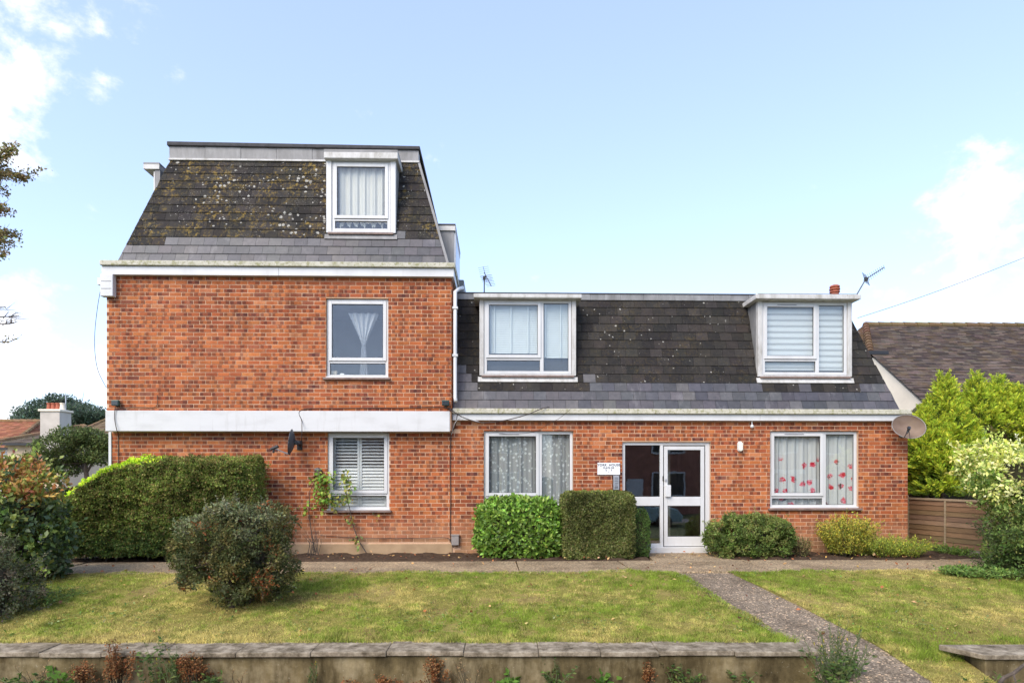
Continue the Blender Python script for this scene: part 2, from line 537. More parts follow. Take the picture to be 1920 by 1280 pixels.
def leaf_mat(key, trans=0.3, rough=0.5, spec=0.35):
    m = N(key)
    a = m.attr('Col')
    g = m.noise(45, 3)
    c = m.mix(1.0, a, m.ramp(g, [(0.3, (0.78, 0.8, 0.75)), (0.7, (1.2, 1.18, 1.15))]), 'MULTIPLY')
    m.color(c).rough(rough, spec)
    tl = m.n('ShaderNodeBsdfTranslucent')
    m.link(c, tl.inputs[0])
    ms = m.n('ShaderNodeMixShader')
    ms.inputs[0].default_value = trans
    m.link(m.b.outputs[0], ms.inputs[1])
    m.link(tl.outputs[0], ms.inputs[2])
    m.link(ms.outputs[0], m.o.inputs['Surface'])
    return m.done(key)
leaf_mat('leaf', 0.32, 0.65, 0.14)
leaf_mat('leaf_glossy', 0.25, 0.42, 0.35)
leaf_mat('grass_blade', 0.35, 0.6, 0.2)

# ------------------------------------------------------------------ mesh helpers
def set_props(o, label=None, cat=None, group=None, kind=None):
    if label: o['label'] = label
    if cat: o['category'] = cat
    if group: o['group'] = group
    if kind: o['kind'] = kind
    return o
def wloc(o):
    """where an unrotated object's origin stands in the scene"""
    if o.parent is None:
        return o.location.copy()
    return wloc(o.parent) + o.matrix_parent_inverse.translation + o.location
def link_obj(name, me, parent=None):
    o = bpy.data.objects.new(name, me)
    COL.objects.link(o)
    if parent is not None:
        o.parent = parent
        o.matrix_parent_inverse = Matrix.Translation(-wloc(parent))
    return o
def empty(name, loc, label=None, cat=None, group=None):
    o = bpy.data.objects.new(name, None)
    COL.objects.link(o)
    o.location = loc
    o.empty_display_size = 0.2
    return set_props(o, label, cat, group)

class MB:
    def __init__(s):
        s.v, s.f, s.c, s.mi = [], [], [], []
    def quad(s, pts, col=None, mi=0):
        i = len(s.v)
        s.v += [tuple(p) for p in pts]
        s.f.append(tuple(range(i, i + len(pts))))
        s.c.append(col)
        s.mi.append(mi)
    def box(s, x0, x1, y0, y1, z0, z1, col=None, mi=0):
        i = len(s.v)
        s.v += [(x0, y0, z0), (x1, y0, z0), (x1, y1, z0), (x0, y1, z0), (x0, y0, z1), (x1, y0, z1), (x1, y1, z1), (x0, y1, z1)]
        for q in ((0, 1, 5, 4), (1, 2, 6, 5), (2, 3, 7, 6), (3, 0, 4, 7), (4, 5, 6, 7), (3, 2, 1, 0)):
            s.f.append(tuple(i + k for k in q))
            s.c.append(col)
            s.mi.append(mi)
    def prism(s, bottom, top, col=None, mi=0):
        """closed solid between two equal-length outlines"""
        i = len(s.v)
        n = len(bottom)
        s.v += [tuple(p) for p in bottom] + [tuple(p) for p in top]
        fs = [tuple(i + k for k in reversed(range(n))), tuple(i + n + k for k in range(n))]
        for k in range(n):
            k2 = (k + 1) % n
            fs.append((i + k, i + k2, i + n + k2, i + n + k))
        s.f += fs
        s.c += [col] * len(fs)
        s.mi += [mi] * len(fs)
    def tube(s, pts, r, n=6, col=None, closed_ends=True):
        pts = [Vector(p) for p in pts]
        rs = r if isinstance(r, (list, tuple)) else [r] * len(pts)
        i0 = len(s.v)
        prev = None
        for k, p in enumerate(pts):
            d = (pts[min(k + 1, len(pts) - 1)] - pts[max(k - 1, 0)])
            if d.length < 1e-9:
                d = Vector((0, 0, 1))
            d.normalize()
            if prev is None:
                a = d.orthogonal().normalized()
            else:
                a = (prev - d * prev.dot(d))
                a = a.normalized() if a.length > 1e-6 else d.orthogonal().normalized()
            prev = a
            b = d.cross(a)
            for j in range(n):
                t = 2 * math.pi * j / n
                s.v.append(tuple(p + (a * math.cos(t) + b * math.sin(t)) * rs[k]))
        for k in range(len(pts) - 1):
            for j in range(n):
                j2 = (j + 1) % n
                s.f.append((i0 + k * n + j, i0 + k * n + j2, i0 + (k + 1) * n + j2, i0 + (k + 1) * n + j))
                s.c.append(col)
                s.mi.append(0)
        if closed_ends:
            s.f.append(tuple(i0 + j for j in reversed(range(n))))
            s.f.append(tuple(i0 + (len(pts) - 1) * n + j for j in range(n)))
            s.c += [col, col]
            s.mi += [0, 0]
    def lathe(s, prof, centre, n=20, axis='z', col=None):
        i0 = len(s.v)
        cx, cy, cz = centre
        for (r, h) in prof:
            for j in range(n):
                t = 2 * math.pi * j / n
                s.v.append((cx + r * math.cos(t), cy + r * math.sin(t), cz + h))
        for k in range(len(prof) - 1):
            for j in range(n):
                j2 = (j + 1) % n
                s.f.append((i0 + k * n + j, i0 + k * n + j2, i0 + (k + 1) * n + j2, i0 + (k + 1) * n + j))
                s.c.append(col)
                s.mi.append(0)
    def mesh(s, name, mats, smooth=False):
        me = bpy.data.meshes.new(name)
        me.from_pydata(s.v, [], s.f)
        for m in (mats if isinstance(mats, (list, tuple)) else [mats]):
            me.materials.append(MATS[m] if isinstance(m, str) else m)
        if any(s.mi):
            me.polygons.foreach_set('material_index', s.mi)
        if any(c is not None for c in s.c):
            at = me.color_attributes.new('Col', 'FLOAT_COLOR', 'CORNER')
            arr = []
            for f, c in zip(s.f, s.c):
                c = c if c is not None else (1, 1, 1)
                if isinstance(c[0], (tuple, list)):
                    for k in range(len(f)):
                        arr += [*c[k], 1.0]
                else:
                    arr += [c[0], c[1], c[2], 1.0] * len(f)
            at.data.foreach_set('color', arr)
        if smooth:
            me.polygons.foreach_set('use_smooth', [True] * len(me.polygons))
        me.update()
        return me
    def build(s, name, mats, parent=None, smooth=False, bevel=0.0):
        o = link_obj(name, s.mesh(name, mats, smooth), parent)
        if bevel:
            b = o.modifiers.new('bevel', 'BEVEL')
            b.width = bevel
            b.segments = 2
            b.limit_method = 'ANGLE'
        return o
def box_obj(name, mat, parent, x0, x1, y0, y1, z0, z1, bevel=0.0):
    b = MB()
    b.box(x0, x1, y0, y1, z0, z1)
    return b.build(name, mat, parent, bevel=bevel)
def jit(c, a=0.1):
    k = 1 + random.uniform(-a, a)
    return tuple(max(0, x * k * (1 + random.uniform(-a * .35, a * .35))) for x in c)
def structure(o):
    return set_props(o, kind='structure')

# ------------------------------------------------------------------ ground, lawn, paths
def terrain_z(x, y):
    left = np.clip((-9.2 - x) / 3.5, 0, 1)
    front = np.clip((np.where(x < 3.6, 7.12, 6.72) - y) / 0.2, 0, 1)
    right = np.clip((x - 9.2) / 2, 0, 1) * 0
    z = -0.06 + right
    zl = z - 0.42 * left * np.clip((y - 8) / 2, 0, 1)
    gard = np.clip((9.9 - y) / 2.7, 0, 1) * -0.42
    return np.where(front > 0, (zl + gard) * (1 - front) + (-0.80) * front, zl + gard)
xs = np.concatenate([[-900, -300, -120, -60], np.linspace(-40, 40, 81), [60, 120, 300, 900]])
ys = np.concatenate([[-900, -300, -100, -40, -20, -10, -4, 0, 3, 5], np.linspace(6, 16, 51), [18, 20, 24, 30, 40, 60, 100, 200, 500, 1500]])
gx, gy = np.meshgrid(xs, ys)
gz = terrain_z(gx, gy)
V = np.stack([gx, gy, gz], -1).reshape(-1, 3)
nx, ny = len(xs), len(ys)
Fc = [(j * nx + i, j * nx + i + 1, (j + 1) * nx + i + 1, (j + 1) * nx + i) for j in range(ny - 1) for i in range(nx - 1)]
me = bpy.data.meshes.new('ground')
me.from_pydata(V.tolist(), [], Fc)
me.materials.append(MATS['terrain_grass'])
structure(link_obj('ground', me))

PATH_F, PATH_R = 10.03, 11.32          # path along the house: front and rear edge
# corner points of the entrance path, from the photograph, on the lawn slope
def on_lawn(px, py, off=0.0):
    u, v = (px - CX) / F, (HOR - py) / F
    t = 8.0
    for _ in range(30):
        y = t * (math.cos(YAW) - u * math.sin(YAW))
        t = (float(lawn_z(y)) + off - CAMZ) / v
    return Vector((t * (math.sin(YAW) + u * math.cos(YAW)), t * (math.cos(YAW) - u * math.sin(YAW)), float(lawn_z(y)) + off))
pl0, pr0 = on_lawn(1264, 1074), on_lawn(1372, 1073)
pl1, pr1 = on_lawn(1483, 1203), on_lawn(1640, 1205)
def path_x(p0, p1, y): return p0.x + (p1.x - p0.x) * (y - p0.y) / (p1.y - p0.y)
def pathL(y): return path_x(pl0, pl1, y)
def pathR(y): return path_x(pr0, pr1, y)

# lawn as a sheet in two halves either side of the path, with a soft edge
LAWN_Y0 = 7.24
def wall_rear(x): return 6.97 - .0178 * (x + 9.5) + .345      # rear edge of the long garden wall's coping
def lawn_sheet(name, xa, xb, y0=None, y1=PATH_F):
    v, f = [], []
    nxs, nys = 60, 24
    for j in range(nys + 1):
        for i in range(nxs + 1):
            yn = (y0 or LAWN_Y0) + (y1 - (y0 or LAWN_Y0)) * j / nys
            x = xa(yn) + (xb(yn) - xa(yn)) * i / nxs
            ys0 = y0 or wall_rear(x)
            y = ys0 + (y1 - ys0) * j / nys
            edge = 0.0
            if j == nys or j == 0 or i == 0 or i == nxs:
                edge = -0.05 if j or y0 else -0.025
            z = float(lawn_z(y)) + 0.02 * math.sin(x * 1.7 + y * 2.3) * 0.5 + 0.012 * math.sin(x * 4.1 - y * 3.1) + edge
            v.append((x, y, z + 0.012))
    for j in range(nys):
        for i in range(nxs):
            k = j * (nxs + 1) + i
            f.append((k, k + 1, k + nxs + 2, k + nxs + 1))
    me = bpy.data.meshes.new(name)
    me.from_pydata(v, [], f)
    me.materials.append(MATS['lawn'])
    me.polygons.foreach_set('use_smooth', [True] * len(me.polygons))
    return structure(link_obj(name, me))
LX, RX = -9.0, 9.4
lawn_sheet('lawn', lambda y: LX, pathL)
lawn_sheet('lawn', pathR, lambda y: RX, y0=6.80)
lawn_sheet('lawn', pathR, lambda y: 5.03, y0=5.9, y1=6.80)
# lawn corner beyond the hedge, at the left
b = MB(); b.quad([(-12.0, 11.35, -0.09), (-6.6, 11.35, 0.0), (-6.6, 16, 0.0), (-12.0, 16, -0.14)])
structure(b.build('lawn', 'lawn'))

# soil bed against the house
v, f = [], []
for j in range(9):
    y = PATH_R + (12.40 - PATH_R) * j / 8
    for i in range(141):
        x = -8.6 + i * 17.4 / 140
        bump = 0.0 if j == 0 else 0.022 * math.sin(x * 3.3 + j) * math.sin(x * 7.7 - j * 2) + 0.02 + 0.03 * random.random()
        if WX(1206, 12) < x < WX(1345, 12): bump = -.08
        v.append((x, y, bump - 0.012))
for j in range(8):
    for i in range(140):
        k = j * 141 + i
        f.append((k, k + 1, k + 142, k + 141))
me = bpy.data.meshes.new('flower_bed')
me.from_pydata(v, [], f)
me.materials.append(MATS['soil'])
structure(link_obj('flower_bed', me))

# path along the house (cast in bays with open joints), step to the door, entrance path
bays = [-9.4, -7.1, -4.6, -2.05, 0.35, 2.15, 4.35, 6.75, 9.3]
hp = empty('house_path', (0, 10.7, 0)); structure(hp)
for i in range(len(bays) - 1):
    b = MB()
    x0, x1 = bays[i] + 0.006, bays[i + 1] - 0.006
    sk = random.uniform(-0.05, 0.05)
    z = 0.010 + random.uniform(-0.004, 0.004)
    pts = [(x0, PATH_F, 0), (x1, PATH_F, 0), (x1 + sk, PATH_R, 0), (x0 + sk * 0.6, PATH_R, 0)]
    b.prism([(p[0], p[1], -0.12) for p in pts], [(p[0], p[1], z) for p in pts])
    b.build('path_bay', 'path_tan', hp, bevel=0.006)
b = MB()
dx0, dx1 = WX(1212, 12.3), WX(1338, 12.3)
b.prism([(dx0 - .1, PATH_R + .004, -.1), (dx1 + .25, PATH_R + .004, -.1), (dx1, 12.40, -.1), (dx0, 12.40, -.1)],
        [(dx0 - .1, PATH_R + .004, .008), (dx1 + .25, PATH_R + .004, .008), (dx1, 12.40, .022), (dx0, 12.40, .022)])
b.build('door_apron', 'path_tan', hp)
# rounded end of the path by the fence
b = MB()
pts = [(9.3 + 0.006, PATH_F + .05), (9.3 + 0.006, PATH_R), (8.35, 12.6), (7.95, 12.6), (7.95, PATH_R + .01), (7.4, PATH_R + .01)]
b.prism([(8.0, PATH_R + .01, -.1), (8.9, PATH_R + .01, -.1), (8.75, 13.2, -.1), (8.25, 13.2, -.1)], [(8.0, PATH_R + .01, .006), (8.9, PATH_R + .01, .006), (8.75, 13.2, .006), (8.25, 13.2, .006)])
b.build('side_path', 'path_tan', hp)

ep = empty('entrance_path', (pl0.x, 9, -0.1)); structure(ep)
cuts = [PATH_F - 0.012, 8.62, 7.30, 6.9, 6.3, 5.6]
for i in range(len(cuts) - 1):
    ya, yb = cuts[i] - 0.007, cuts[i + 1] + 0.007
    b = MB()
    n = 5
    def ptz(y):
        z = float(lawn_z(y)) - 0.018
        return z
    rows = [ya + (yb - ya) * k / n for k in range(n + 1)]
    for k in range(n):
        y0, y1 = rows[k], rows[k + 1]
        b.prism([(pathL(y0), y0, ptz(y0) - .15), (pathR(y0), y0, ptz(y0) - .15), (pathR(y1), y1, ptz(y1) - .15), (pathL(y1), y1, ptz(y1) - .15)][::-1],
                [(pathL(y0), y0, ptz(y0)), (pathR(y0), y0, ptz(y0)), (pathR(y1), y1, ptz(y1)), (pathL(y1), y1, ptz(y1))][::-1])
    b.build('path_bay', 'path_aggregate', ep)

# verge, pavement and road on the street side
b = MB(); b.box(-30, 30, 5.2, 6.92, -1.0, -0.775); structure(b.build('verge', 'soil'))
b = MB(); b.box(-60, 60, 2.6, 5.2, -1.0, -0.79); structure(b.build('pavement', 'paving'))
b = MB(); b.box(-90, 90, -6.0, 2.6, -1.05, -0.90); structure(b.build('road', 'asphalt'))
b = MB(); b.box(-60, 60, -8.4, -6.0, -1.0, -0.79); structure(b.build('pavement', 'paving'))
# side street at the left
b = MB(); b.prism([(-15.5, 13, -.9), (-10.6, 13, -.9), (-22, 60, -.9), (-34, 60, -.9)], [(-15.5, 13, -.455), (-10.6, 13, -.44), (-22, 60, -.44), (-34, 60, -.455)])
structure(b.build('side_road', 'asphalt'))

# ------------------------------------------------------------------ the house
YU, YL = 12.17, 12.37                       # front faces of the jettied upper storey and of the ground-floor wall
bldg = empty('apartment_building', (0, YL, 0), 'red brick apartment building with slate mansard roofs and white windows', 'building')
UX0, UX1 = WX(200, YU), WX(846, YU)
LX0, LX1 = WX(210, YL), WX(1702, YL)
U_TOP = WZ(520, 517, YU)
BAND_T, BAND_B = WZ(520, 770, YU), WZ(520, 808.5, YU)
R_TOP = WZ(1250, 788, YL)

BR_L, BR_H, JT = 0.212, 0.062, 0.013
PAL = [((0.43, 0.132, 0.044), 6), ((0.39, 0.113, 0.040), 6), ((0.34, 0.094, 0.037), 4.5), ((0.46, 0.153, 0.053), 3.5),
       ((0.27, 0.080, 0.038), 2.0), ((0.47, 0.180, 0.076), .8), ((0.21, 0.070, 0.040), .5)]
pw = np.array([p[1] for p in PAL]); pw = pw / pw.sum()
def brick_cols(z):
    base = PAL[rng.choice(len(PAL), p=pw)][0]
    base = jit(base, 0.10)
    r = random.random()
    dark = tuple(x * k for x, k in zip(base, (0.58, 0.60, 0.75)))
    lite = tuple(x * k for x, k in zip(base, (1.06, 1.18, 1.25)))
    if r < 0.30: cs = [dark, base, dark]
    elif r < 0.45: cs = [base, dark, base]
    elif r < 0.56: cs = [dark, base, base]
    elif r < 0.67: cs = [base, base, dark]
    elif r < 0.80: cs = [lite, base, lite]
    else: cs = [base, base, base]
    # splash-stained courses near the ground
    if z < 0.75:
        k = min(1, (0.75 - z) / 0.55)
        k = k * random.uniform(0.55, 1.0)
        tan = (0.46, 0.235, 0.125) if z > 0.3 else (0.43, 0.26, 0.14)
        cs = [tuple(a * (1 - k) + t * k for a, t in zip(c, tan)) for c in cs]
    return cs
def add_brick(b, x0, x1, z0, z1, yf, depth=0.012, axis='y', cols=None, sign=1):
    """one brick: three-toned front with four sides; axis 'x' lays it on a wall facing +x"""
    cs = cols or brick_cols(z0)
    e = random.uniform(-0.0025, 0.0025)
    yf = yf + e
    m1 = x0 + (x1 - x0) * random.uniform(0.25, 0.4)
    m2 = x0 + (x1 - x0) * random.uniform(0.6, 0.75)
    def P(x, d, z):
        return (x, yf + d, z) if axis == 'y' else (yf - d, x, z)
    i = len(b.v)
    xs_ = [x0, m1, m2, x1]
    b.v += [P(x, 0, z0) for x in xs_] + [P(x, 0, z1) for x in xs_] + [P(x0, depth, z0), P(x1, depth, z0), P(x0, depth, z1), P(x1, depth, z1)]
    fs = [(0, 1, 5, 4), (1, 2, 6, 5), (2, 3, 7, 6), (8, 0, 4, 10), (3, 9, 11, 7)]
    cl = [cs[0], cs[1], cs[2], cs[0], cs[2]]
    fs += [(4, 5, 6, 7, 11, 10), (8, 9, 3, 2, 1, 0)]
    cl += [cs[1], cs[1]]
    for q, c in zip(fs, cl):
        b.f.append(tuple(i + k for k in q))
        b.c.append(c)
        b.mi.append(0)
def lay_wall(x0, x1, z0, z1, holes, phase=0.0, zbase=0.0):
    """brick rectangles of a stretcher-bond wall around its openings; (x0,x1,z0,z1) per brick"""
    res = []
    k0 = int(math.floor((z0 - zbase) / 0.075)) - 1
    k = k0
    while zbase + k * 0.075 < z1:
        za, zb = zbase + k * 0.075 + JT / 2, zbase + (k + 1) * 0.075 - JT / 2
        za, zb = max(za, z0), min(zb, z1)
        if zb - za > 0.02:
            spans = [(x0, x1)]
            for (hx0, hx1, hz0, hz1) in holes:
                if za < hz1 - 0.005 and zb > hz0 + 0.005:
                    for (ca_, cb_) in ((hz1, zb), (za, hz0)):
                        if cb_ - ca_ > 0.012:
                            j = int(math.floor((hx0 - phase) / 0.225))
                            o_ = phase + (0.1125 if k % 2 else 0.0)
                            while o_ + j * 0.225 < hx1:
                                q0, q1 = max(hx0, o_ + j * 0.225 + JT / 2), min(hx1, o_ + (j + 1) * 0.225 - JT / 2)
                                if q1 - q0 > 0.02: res.append((q0, q1, ca_, cb_))
                                j += 1
                    ns = []
                    for (a, c) in spans:
                        if hx1 <= a or hx0 >= c: ns.append((a, c)); continue
                        if hx0 > a: ns.append((a, hx0))
                        if hx1 < c: ns.append((hx1, c))
                    spans = ns
            off = phase + (0.1125 if k % 2 else 0.0)
            for (a, c) in spans:
                j = int(math.floor((a - off) / 0.225)) - 1
                while off + j * 0.225 < c:
                    bx0, bx1 = off + j * 0.225 + JT / 2, off + (j + 1) * 0.225 - JT / 2
                    j += 1
                    bx0, bx1 = max(bx0, a), min(bx1, c)
                    if bx1 - bx0 > 0.03:
                        w_ = random.uniform(-0.0015, 0.0015)
                        res.append((bx0, bx1, za + w_, zb + w_))
        k += 1
    return res
def wall_body(name, x0, x1, yf, yb, z0, z1, holes, parent=bldg, mats=('mortar', 'side_brick')):
    """mortar-faced wall slab with real openings"""
    b = MB()
    xs_ = sorted({x0, x1, *[h[0] for h in holes], *[h[1] for h in holes]})
    zs_ = sorted({z0, z1, *[h[2] for h in holes], *[h[3] for h in holes]})
    xs_ = [x for x in xs_ if x0 <= x <= x1]
    zs_ = [z for z in zs_ if z0 <= z <= z1]
    def inside(i, j):
        if i < 0 or j < 0 or i >= len(xs_) - 1 or j >= len(zs_) - 1: return False
        cx_, cz_ = (xs_[i] + xs_[i + 1]) / 2, (zs_[j] + zs_[j + 1]) / 2
        return not any(h[0] < cx_ < h[1] and h[2] < cz_ < h[3] for h in holes)
    for i in range(len(xs_) - 1):
        for j in range(len(zs_) - 1):
            if not inside(i, j): continue
            a, c, e, g_ = xs_[i], xs_[i + 1], zs_[j], zs_[j + 1]
            b.quad([(a, yf, e), (c, yf, e), (c, yf, g_), (a, yf, g_)])
            b.quad([(c, yb, e), (a, yb, e), (a, yb, g_), (c, yb, g_)])
            edge_l, edge_r = i == 0, i == len(xs_) - 2
            if not inside(i - 1, j): b.quad([(a, yb, e), (a, yf, e), (a, yf, g_), (a, yb, g_)], mi=1 if edge_l else 0)
            if not inside(i + 1, j): b.quad([(c, yf, e), (c, yb, e), (c, yb, g_), (c, yf, g_)], mi=1 if edge_r else 0)
            if not inside(i, j - 1): b.quad([(a, yb, e), (c, yb, e), (c, yf, e), (a, yf, e)])
            if not inside(i, j + 1): b.quad([(a, yf, g_), (c, yf, g_), (c, yb, g_), (a, yb, g_)])
    return b.build(name, list(mats), parent)

def rect(px0, px1, py0, py1, D):
    pm = (px0 + px1) / 2
    return (WX(px0, D), WX(px1, D), WZ(pm, py1, D), WZ(pm, py0, D))
OP_UP = rect(611, 728, 559, 708, YU)            # upper window
OP_LL = rect(614, 730, 809, 956, YL)            # shuttered window
OP_LL = (OP_LL[0], OP_LL[1], OP_LL[2], BAND_B + 0.06)
OP_R1 = rect(907, 1075, 807.5, 950, YL)         # lace-curtain window
OP_R2 = rect(1444, 1610, 807.5, 952, YL)        # printed-curtain window
OP_DR = rect(1167, 1333, 828, 1038, YL)
OP_DR = (OP_DR[0], OP_DR[1], 0.0, OP_DR[3])

MORT = 0.0055
w_up = wall_body('upper_wall', UX0, UX1, YU + MORT, YU + 0.29, BAND_B + 0.02, U_TOP + 0.05, [OP_UP])
w_lo = wall_body('lower_wall', LX0, LX1, YL + MORT, YL + 0.29, -0.3, R_TOP + 0.15, [OP_LL, OP_R1, OP_R2, OP_DR])
up_bricks = lay_wall(UX0, UX1, BAND_T, U_TOP + 0.05, [OP_UP], 0.02, 0.01)
PL_X0, PL_X1, PL_Z = LX0, WX(848, YL), 0.205
lo_bricks = [q for q in lay_wall(LX0, LX1, 0.0, R_TOP + 0.03, [OP_LL, OP_R1, OP_R2, OP_DR], 0.07, 0.012)
             if not (q[0] < PL_X1 and q[2] < PL_Z - 0.02) and not (q[0] < UX1 - 0.02 and q[3] > BAND_B + 0.01)]
# the bricks nearest the camera are parts of their own; the others are one mesh
full = sorted([q for q in up_bricks if abs((q[1] - q[0]) - 0.212) < 1e-6], key=lambda q: (q[0] ** 2 + (q[2] - CAMZ) ** 2))[:300]
full_set = set(full)
variants = []
for k in range(48):
    b = MB()
    add_brick(b, -0.106, 0.106, -0.031, 0.031, 0.0, 0.012, cols=brick_cols(2.0))
    variants.append(b.mesh('brick', 'brick'))
for q in full:
    o = link_obj('brick', random.choice(variants), w_up)
    o.location = ((q[0] + q[1]) / 2, YU, (q[2] + q[3]) / 2)
b = MB()
for q in up_bricks:
    if q not in full_set:
        add_brick(b, *q, YU)
for q in lo_bricks:
    add_brick(b, *q, YL)
# return of the jettied storey (faces right)
ret = lay_wall(YU + 0.003, YU + 2.2, BAND_T, U_TOP + 0.05, [], 0.05, 0.01)
for q in ret:
    add_brick(b, *q, UX1 + 0.012, axis='x')
o = b.build('brickwork', 'brick', bldg)
set_props(o, kind='stuff')
# return slab and remaining body of both wings
b = MB()
b.box(UX1 - 0.28, UX1, YU + 0.2905, YU + 8.0, BAND_B + 0.02, U_TOP + 0.05)
b.build('return_wall', 'mortar', bldg)
b = MB()
b.box(UX0 + 0.001, UX0 + 0.28, YU + 0.2905, YU + 8.0, BAND_B + 0.02, U_TOP + 0.05)
b.box(LX0 + 0.001, LX0 + 0.28, YL + 0.2905, YL + 7.6, -0.3, BAND_B + 0.02)
b.box(LX1 - 0.28, LX1 - 0.001, YL + 0.2905, YL + 6.5, -0.3, R_TOP + 0.15)
b.box(LX0 + 0.3, LX1 - 0.3, YL + 6.2, YL + 6.5, -0.3, R_TOP + 0.15)
b.build('outer_wall', 'side_brick', bldg)
# rendered plinth
b = MB(); b.box(PL_X0 - 0.004, PL_X1, YL - 0.012, YL + 0.008, -0.15, PL_Z); b.build('plinth', 'plinth', bldg, bevel=0.006)
# white band at first-floor level, with its soffit
b = MB(); b.box(WX(200, YU) - 0.012, WX(843.5, YU), YU - 0.022, YL + 0.006, BAND_B, BAND_T); b.build('band', 'board', bldg, bevel=0.006)
# white corner trim below the band at the left
b = MB(); b.box(LX0 - 0.055, LX0 - 0.004, YL - 0.02, YL + 0.1, -0.05, BAND_B - 0.003); b.build('corner_trim', 'upvc', bldg, bevel=0.004)

# fascias and capping
def fascia(x0, x1, y, zb, zt, capb, capt, capx0, capx1, back):
    nseg = max(2, int((x1 - x0) / 2.3))
    for k in range(nseg):
        xa_, xb_ = x0 + (x1 - x0) * k / nseg, x0 + (x1 - x0) * (k + 1) / nseg
        sag = random.uniform(-.004, .004)
        b = MB(); b.box(xa_ + .0015, xb_ - .0015, y - 0.10 + sag, y + 0.12, zb + sag, zt); b.build('fascia', 'upvc', bldg, bevel=0.004)
    b = MB(); b.box(capx0, capx1, y - 0.15, y + 0.30, zt + 0.006, capt); b.build('capping', 'capping', bldg, bevel=0.012)
    b = MB(); b.box(x0 + .02, x1 - .02, y - 0.09, y + 0.2, zt, zt + 0.006); b.build('fascia_shadow_gap', 'dark_gap', bldg)
FA = YU - 0.10
fascia(WX(190, FA), WX(851, FA), YU, WZ(520, 516.5, FA), WZ(520, 501, FA), 0, WZ(520, 489.5, FA - .05), WX(186, FA - .05), WX(853, FA - .05), 0)
U_EAVE = WZ(520, 489.5, FA - .05)
FR = YL - 0.10
fascia(UX1 + 0.016, WX(1709, FR), YL, WZ(1250, 788, FR), WZ(1250, 776.5, FR), 0, WZ(1250, 766, FR - .05), UX1 + 0.016, WX(1711, FR - .05), 0)
R_EAVE = WZ(1250, 766, FR - .05)
# side returns of the upper fascia and capping
b = MB(); b.box(WX(851, FA) - 0.22, WX(851, FA), YU + 0.1205, YU + 8, WZ(520, 516.5, FA), WZ(520, 501, FA)); b.build('fascia', 'upvc', bldg)
b = MB(); b.box(WX(853, FA) - 0.35, WX(853, FA - .05), YU + 0.3005, YU + 8, WZ(520, 501, FA) + 0.006, U_EAVE); b.build('capping', 'capping', bldg)
b = MB(); b.box(WX(190, FA), WX(190, FA) + 0.22, YU + 0.1205, YU + 8, WZ(520, 516.5, FA), WZ(520, 501, FA)); b.build('fascia', 'upvc', bldg)
b = MB(); b.box(WX(186, FA), WX(186, FA) + 0.35, YU + 0.3005, YU + 8, WZ(520, 501, FA) + 0.006, U_EAVE); b.build('capping', 'capping', bldg)

# ------------------------------------------------------------------ mansard roofs
OLD = [(0.026, 0.0235, 0.022), (0.032, 0.029, 0.027), (0.021, 0.0195, 0.019), (0.037, 0.033, 0.030)]
NEW = [(0.070, 0.070, 0.078), (0.082, 0.081, 0.088), (0.060, 0.060, 0.068), (0.098, 0.094, 0.096), (0.074, 0.071, 0.077)]
SLOPE = math.tan(math.radians(72))
def roof_point(x, s, y0, z0):
    """point on the front slope, s metres of height above the eave"""
    return Vector((x, y0 + s / SLOPE, z0 + s))
def slate_piece(b, p, thick, col):
    """p: four corners (bottom-left, bottom-right, top-right, top-left) on the slope"""
    nrm = (p[1] - p[0]).cross(p[3] - p[0]).normalized()
    lift_b, lift_t = 0.020, 0.005
    top = [p[0] + nrm * (lift_b), p[1] + nrm * (lift_b), p[2] + nrm * lift_t, p[3] + nrm * lift_t]
    bot = [q - nrm * thick for q in top]
    b.prism(bot, top, col)
slate_objs = []
def slate_roof(y0, z0, height, xl, xr, holes, courses, wid, mat_old, new_rows, extra_new, phase):
    """all slates of a front slope -> list of (corner list, colour, material)"""
    res = []
    ch = height / courses
    for k in range(courses):
        s0, s1 = k * ch, (k + 1) * ch
        s1b = min(height, s1 + 0.03)
        off = phase + (wid / 2 if k % 2 else 0) + random.uniform(-0.02, 0.02)
        a, c = xl(s0), xr(s0)
        j = int(math.floor((a - off) / wid)) - 1
        while off + j * wid < c:
            x0, x1 = off + j * wid, off + (j + 1) * wid
            j += 1
            xb0, xb1 = max(x0, xl(s0)), min(x1, xr(s0))
            xt0, xt1 = max(x0, xl(s1)), min(x1, xr(s1))
            if xb1 - xb0 < 0.02: continue
            if xt1 < xt0: xt0 = xt1 = (xt0 + xt1) / 2 if x0 > xl(s1) else xl(s1)
            pieces = [(xb0, xb1, xt0, xt1)]
            for (hx0, hx1, hs0, hs1) in holes:
                if s0 < hs1 - 0.02 and s1 > hs0 + 0.02:
                    np_ = []
                    for (p0, p1, q0, q1) in pieces:
                        if p0 >= hx0 and p1 <= hx1: continue
                        if p1 <= hx0 or p0 >= hx1: np_.append((p0, p1, q0, q1)); continue
                        if p0 < hx0: np_.append((p0, hx0, min(q0, hx0), hx0))
                        if p1 > hx1: np_.append((hx1, p1, hx1, max(q1, hx1)))
                    pieces = np_
            for (p0, p1, q0, q1) in pieces:
                if p1 - p0 < 0.025: continue
                xm = (p0 + p1) / 2
                isnew = new_rows(k, xm) or extra_new(k, xm)
                g = 0.0022
                corners = [roof_point(p0 + g, s0, y0, z0), roof_point(p1 - g, s0 + random.uniform(-.002, .002), y0, z0), roof_point(q1 - g, s1b, y0, z0), roof_point(q0 + g, s1b, y0, z0)]
                col = jit(random.choice(NEW if isnew else OLD), 0.12)
                res.append((corners, col, 'slate_new' if isnew else mat_old))
        # end of course
    return res

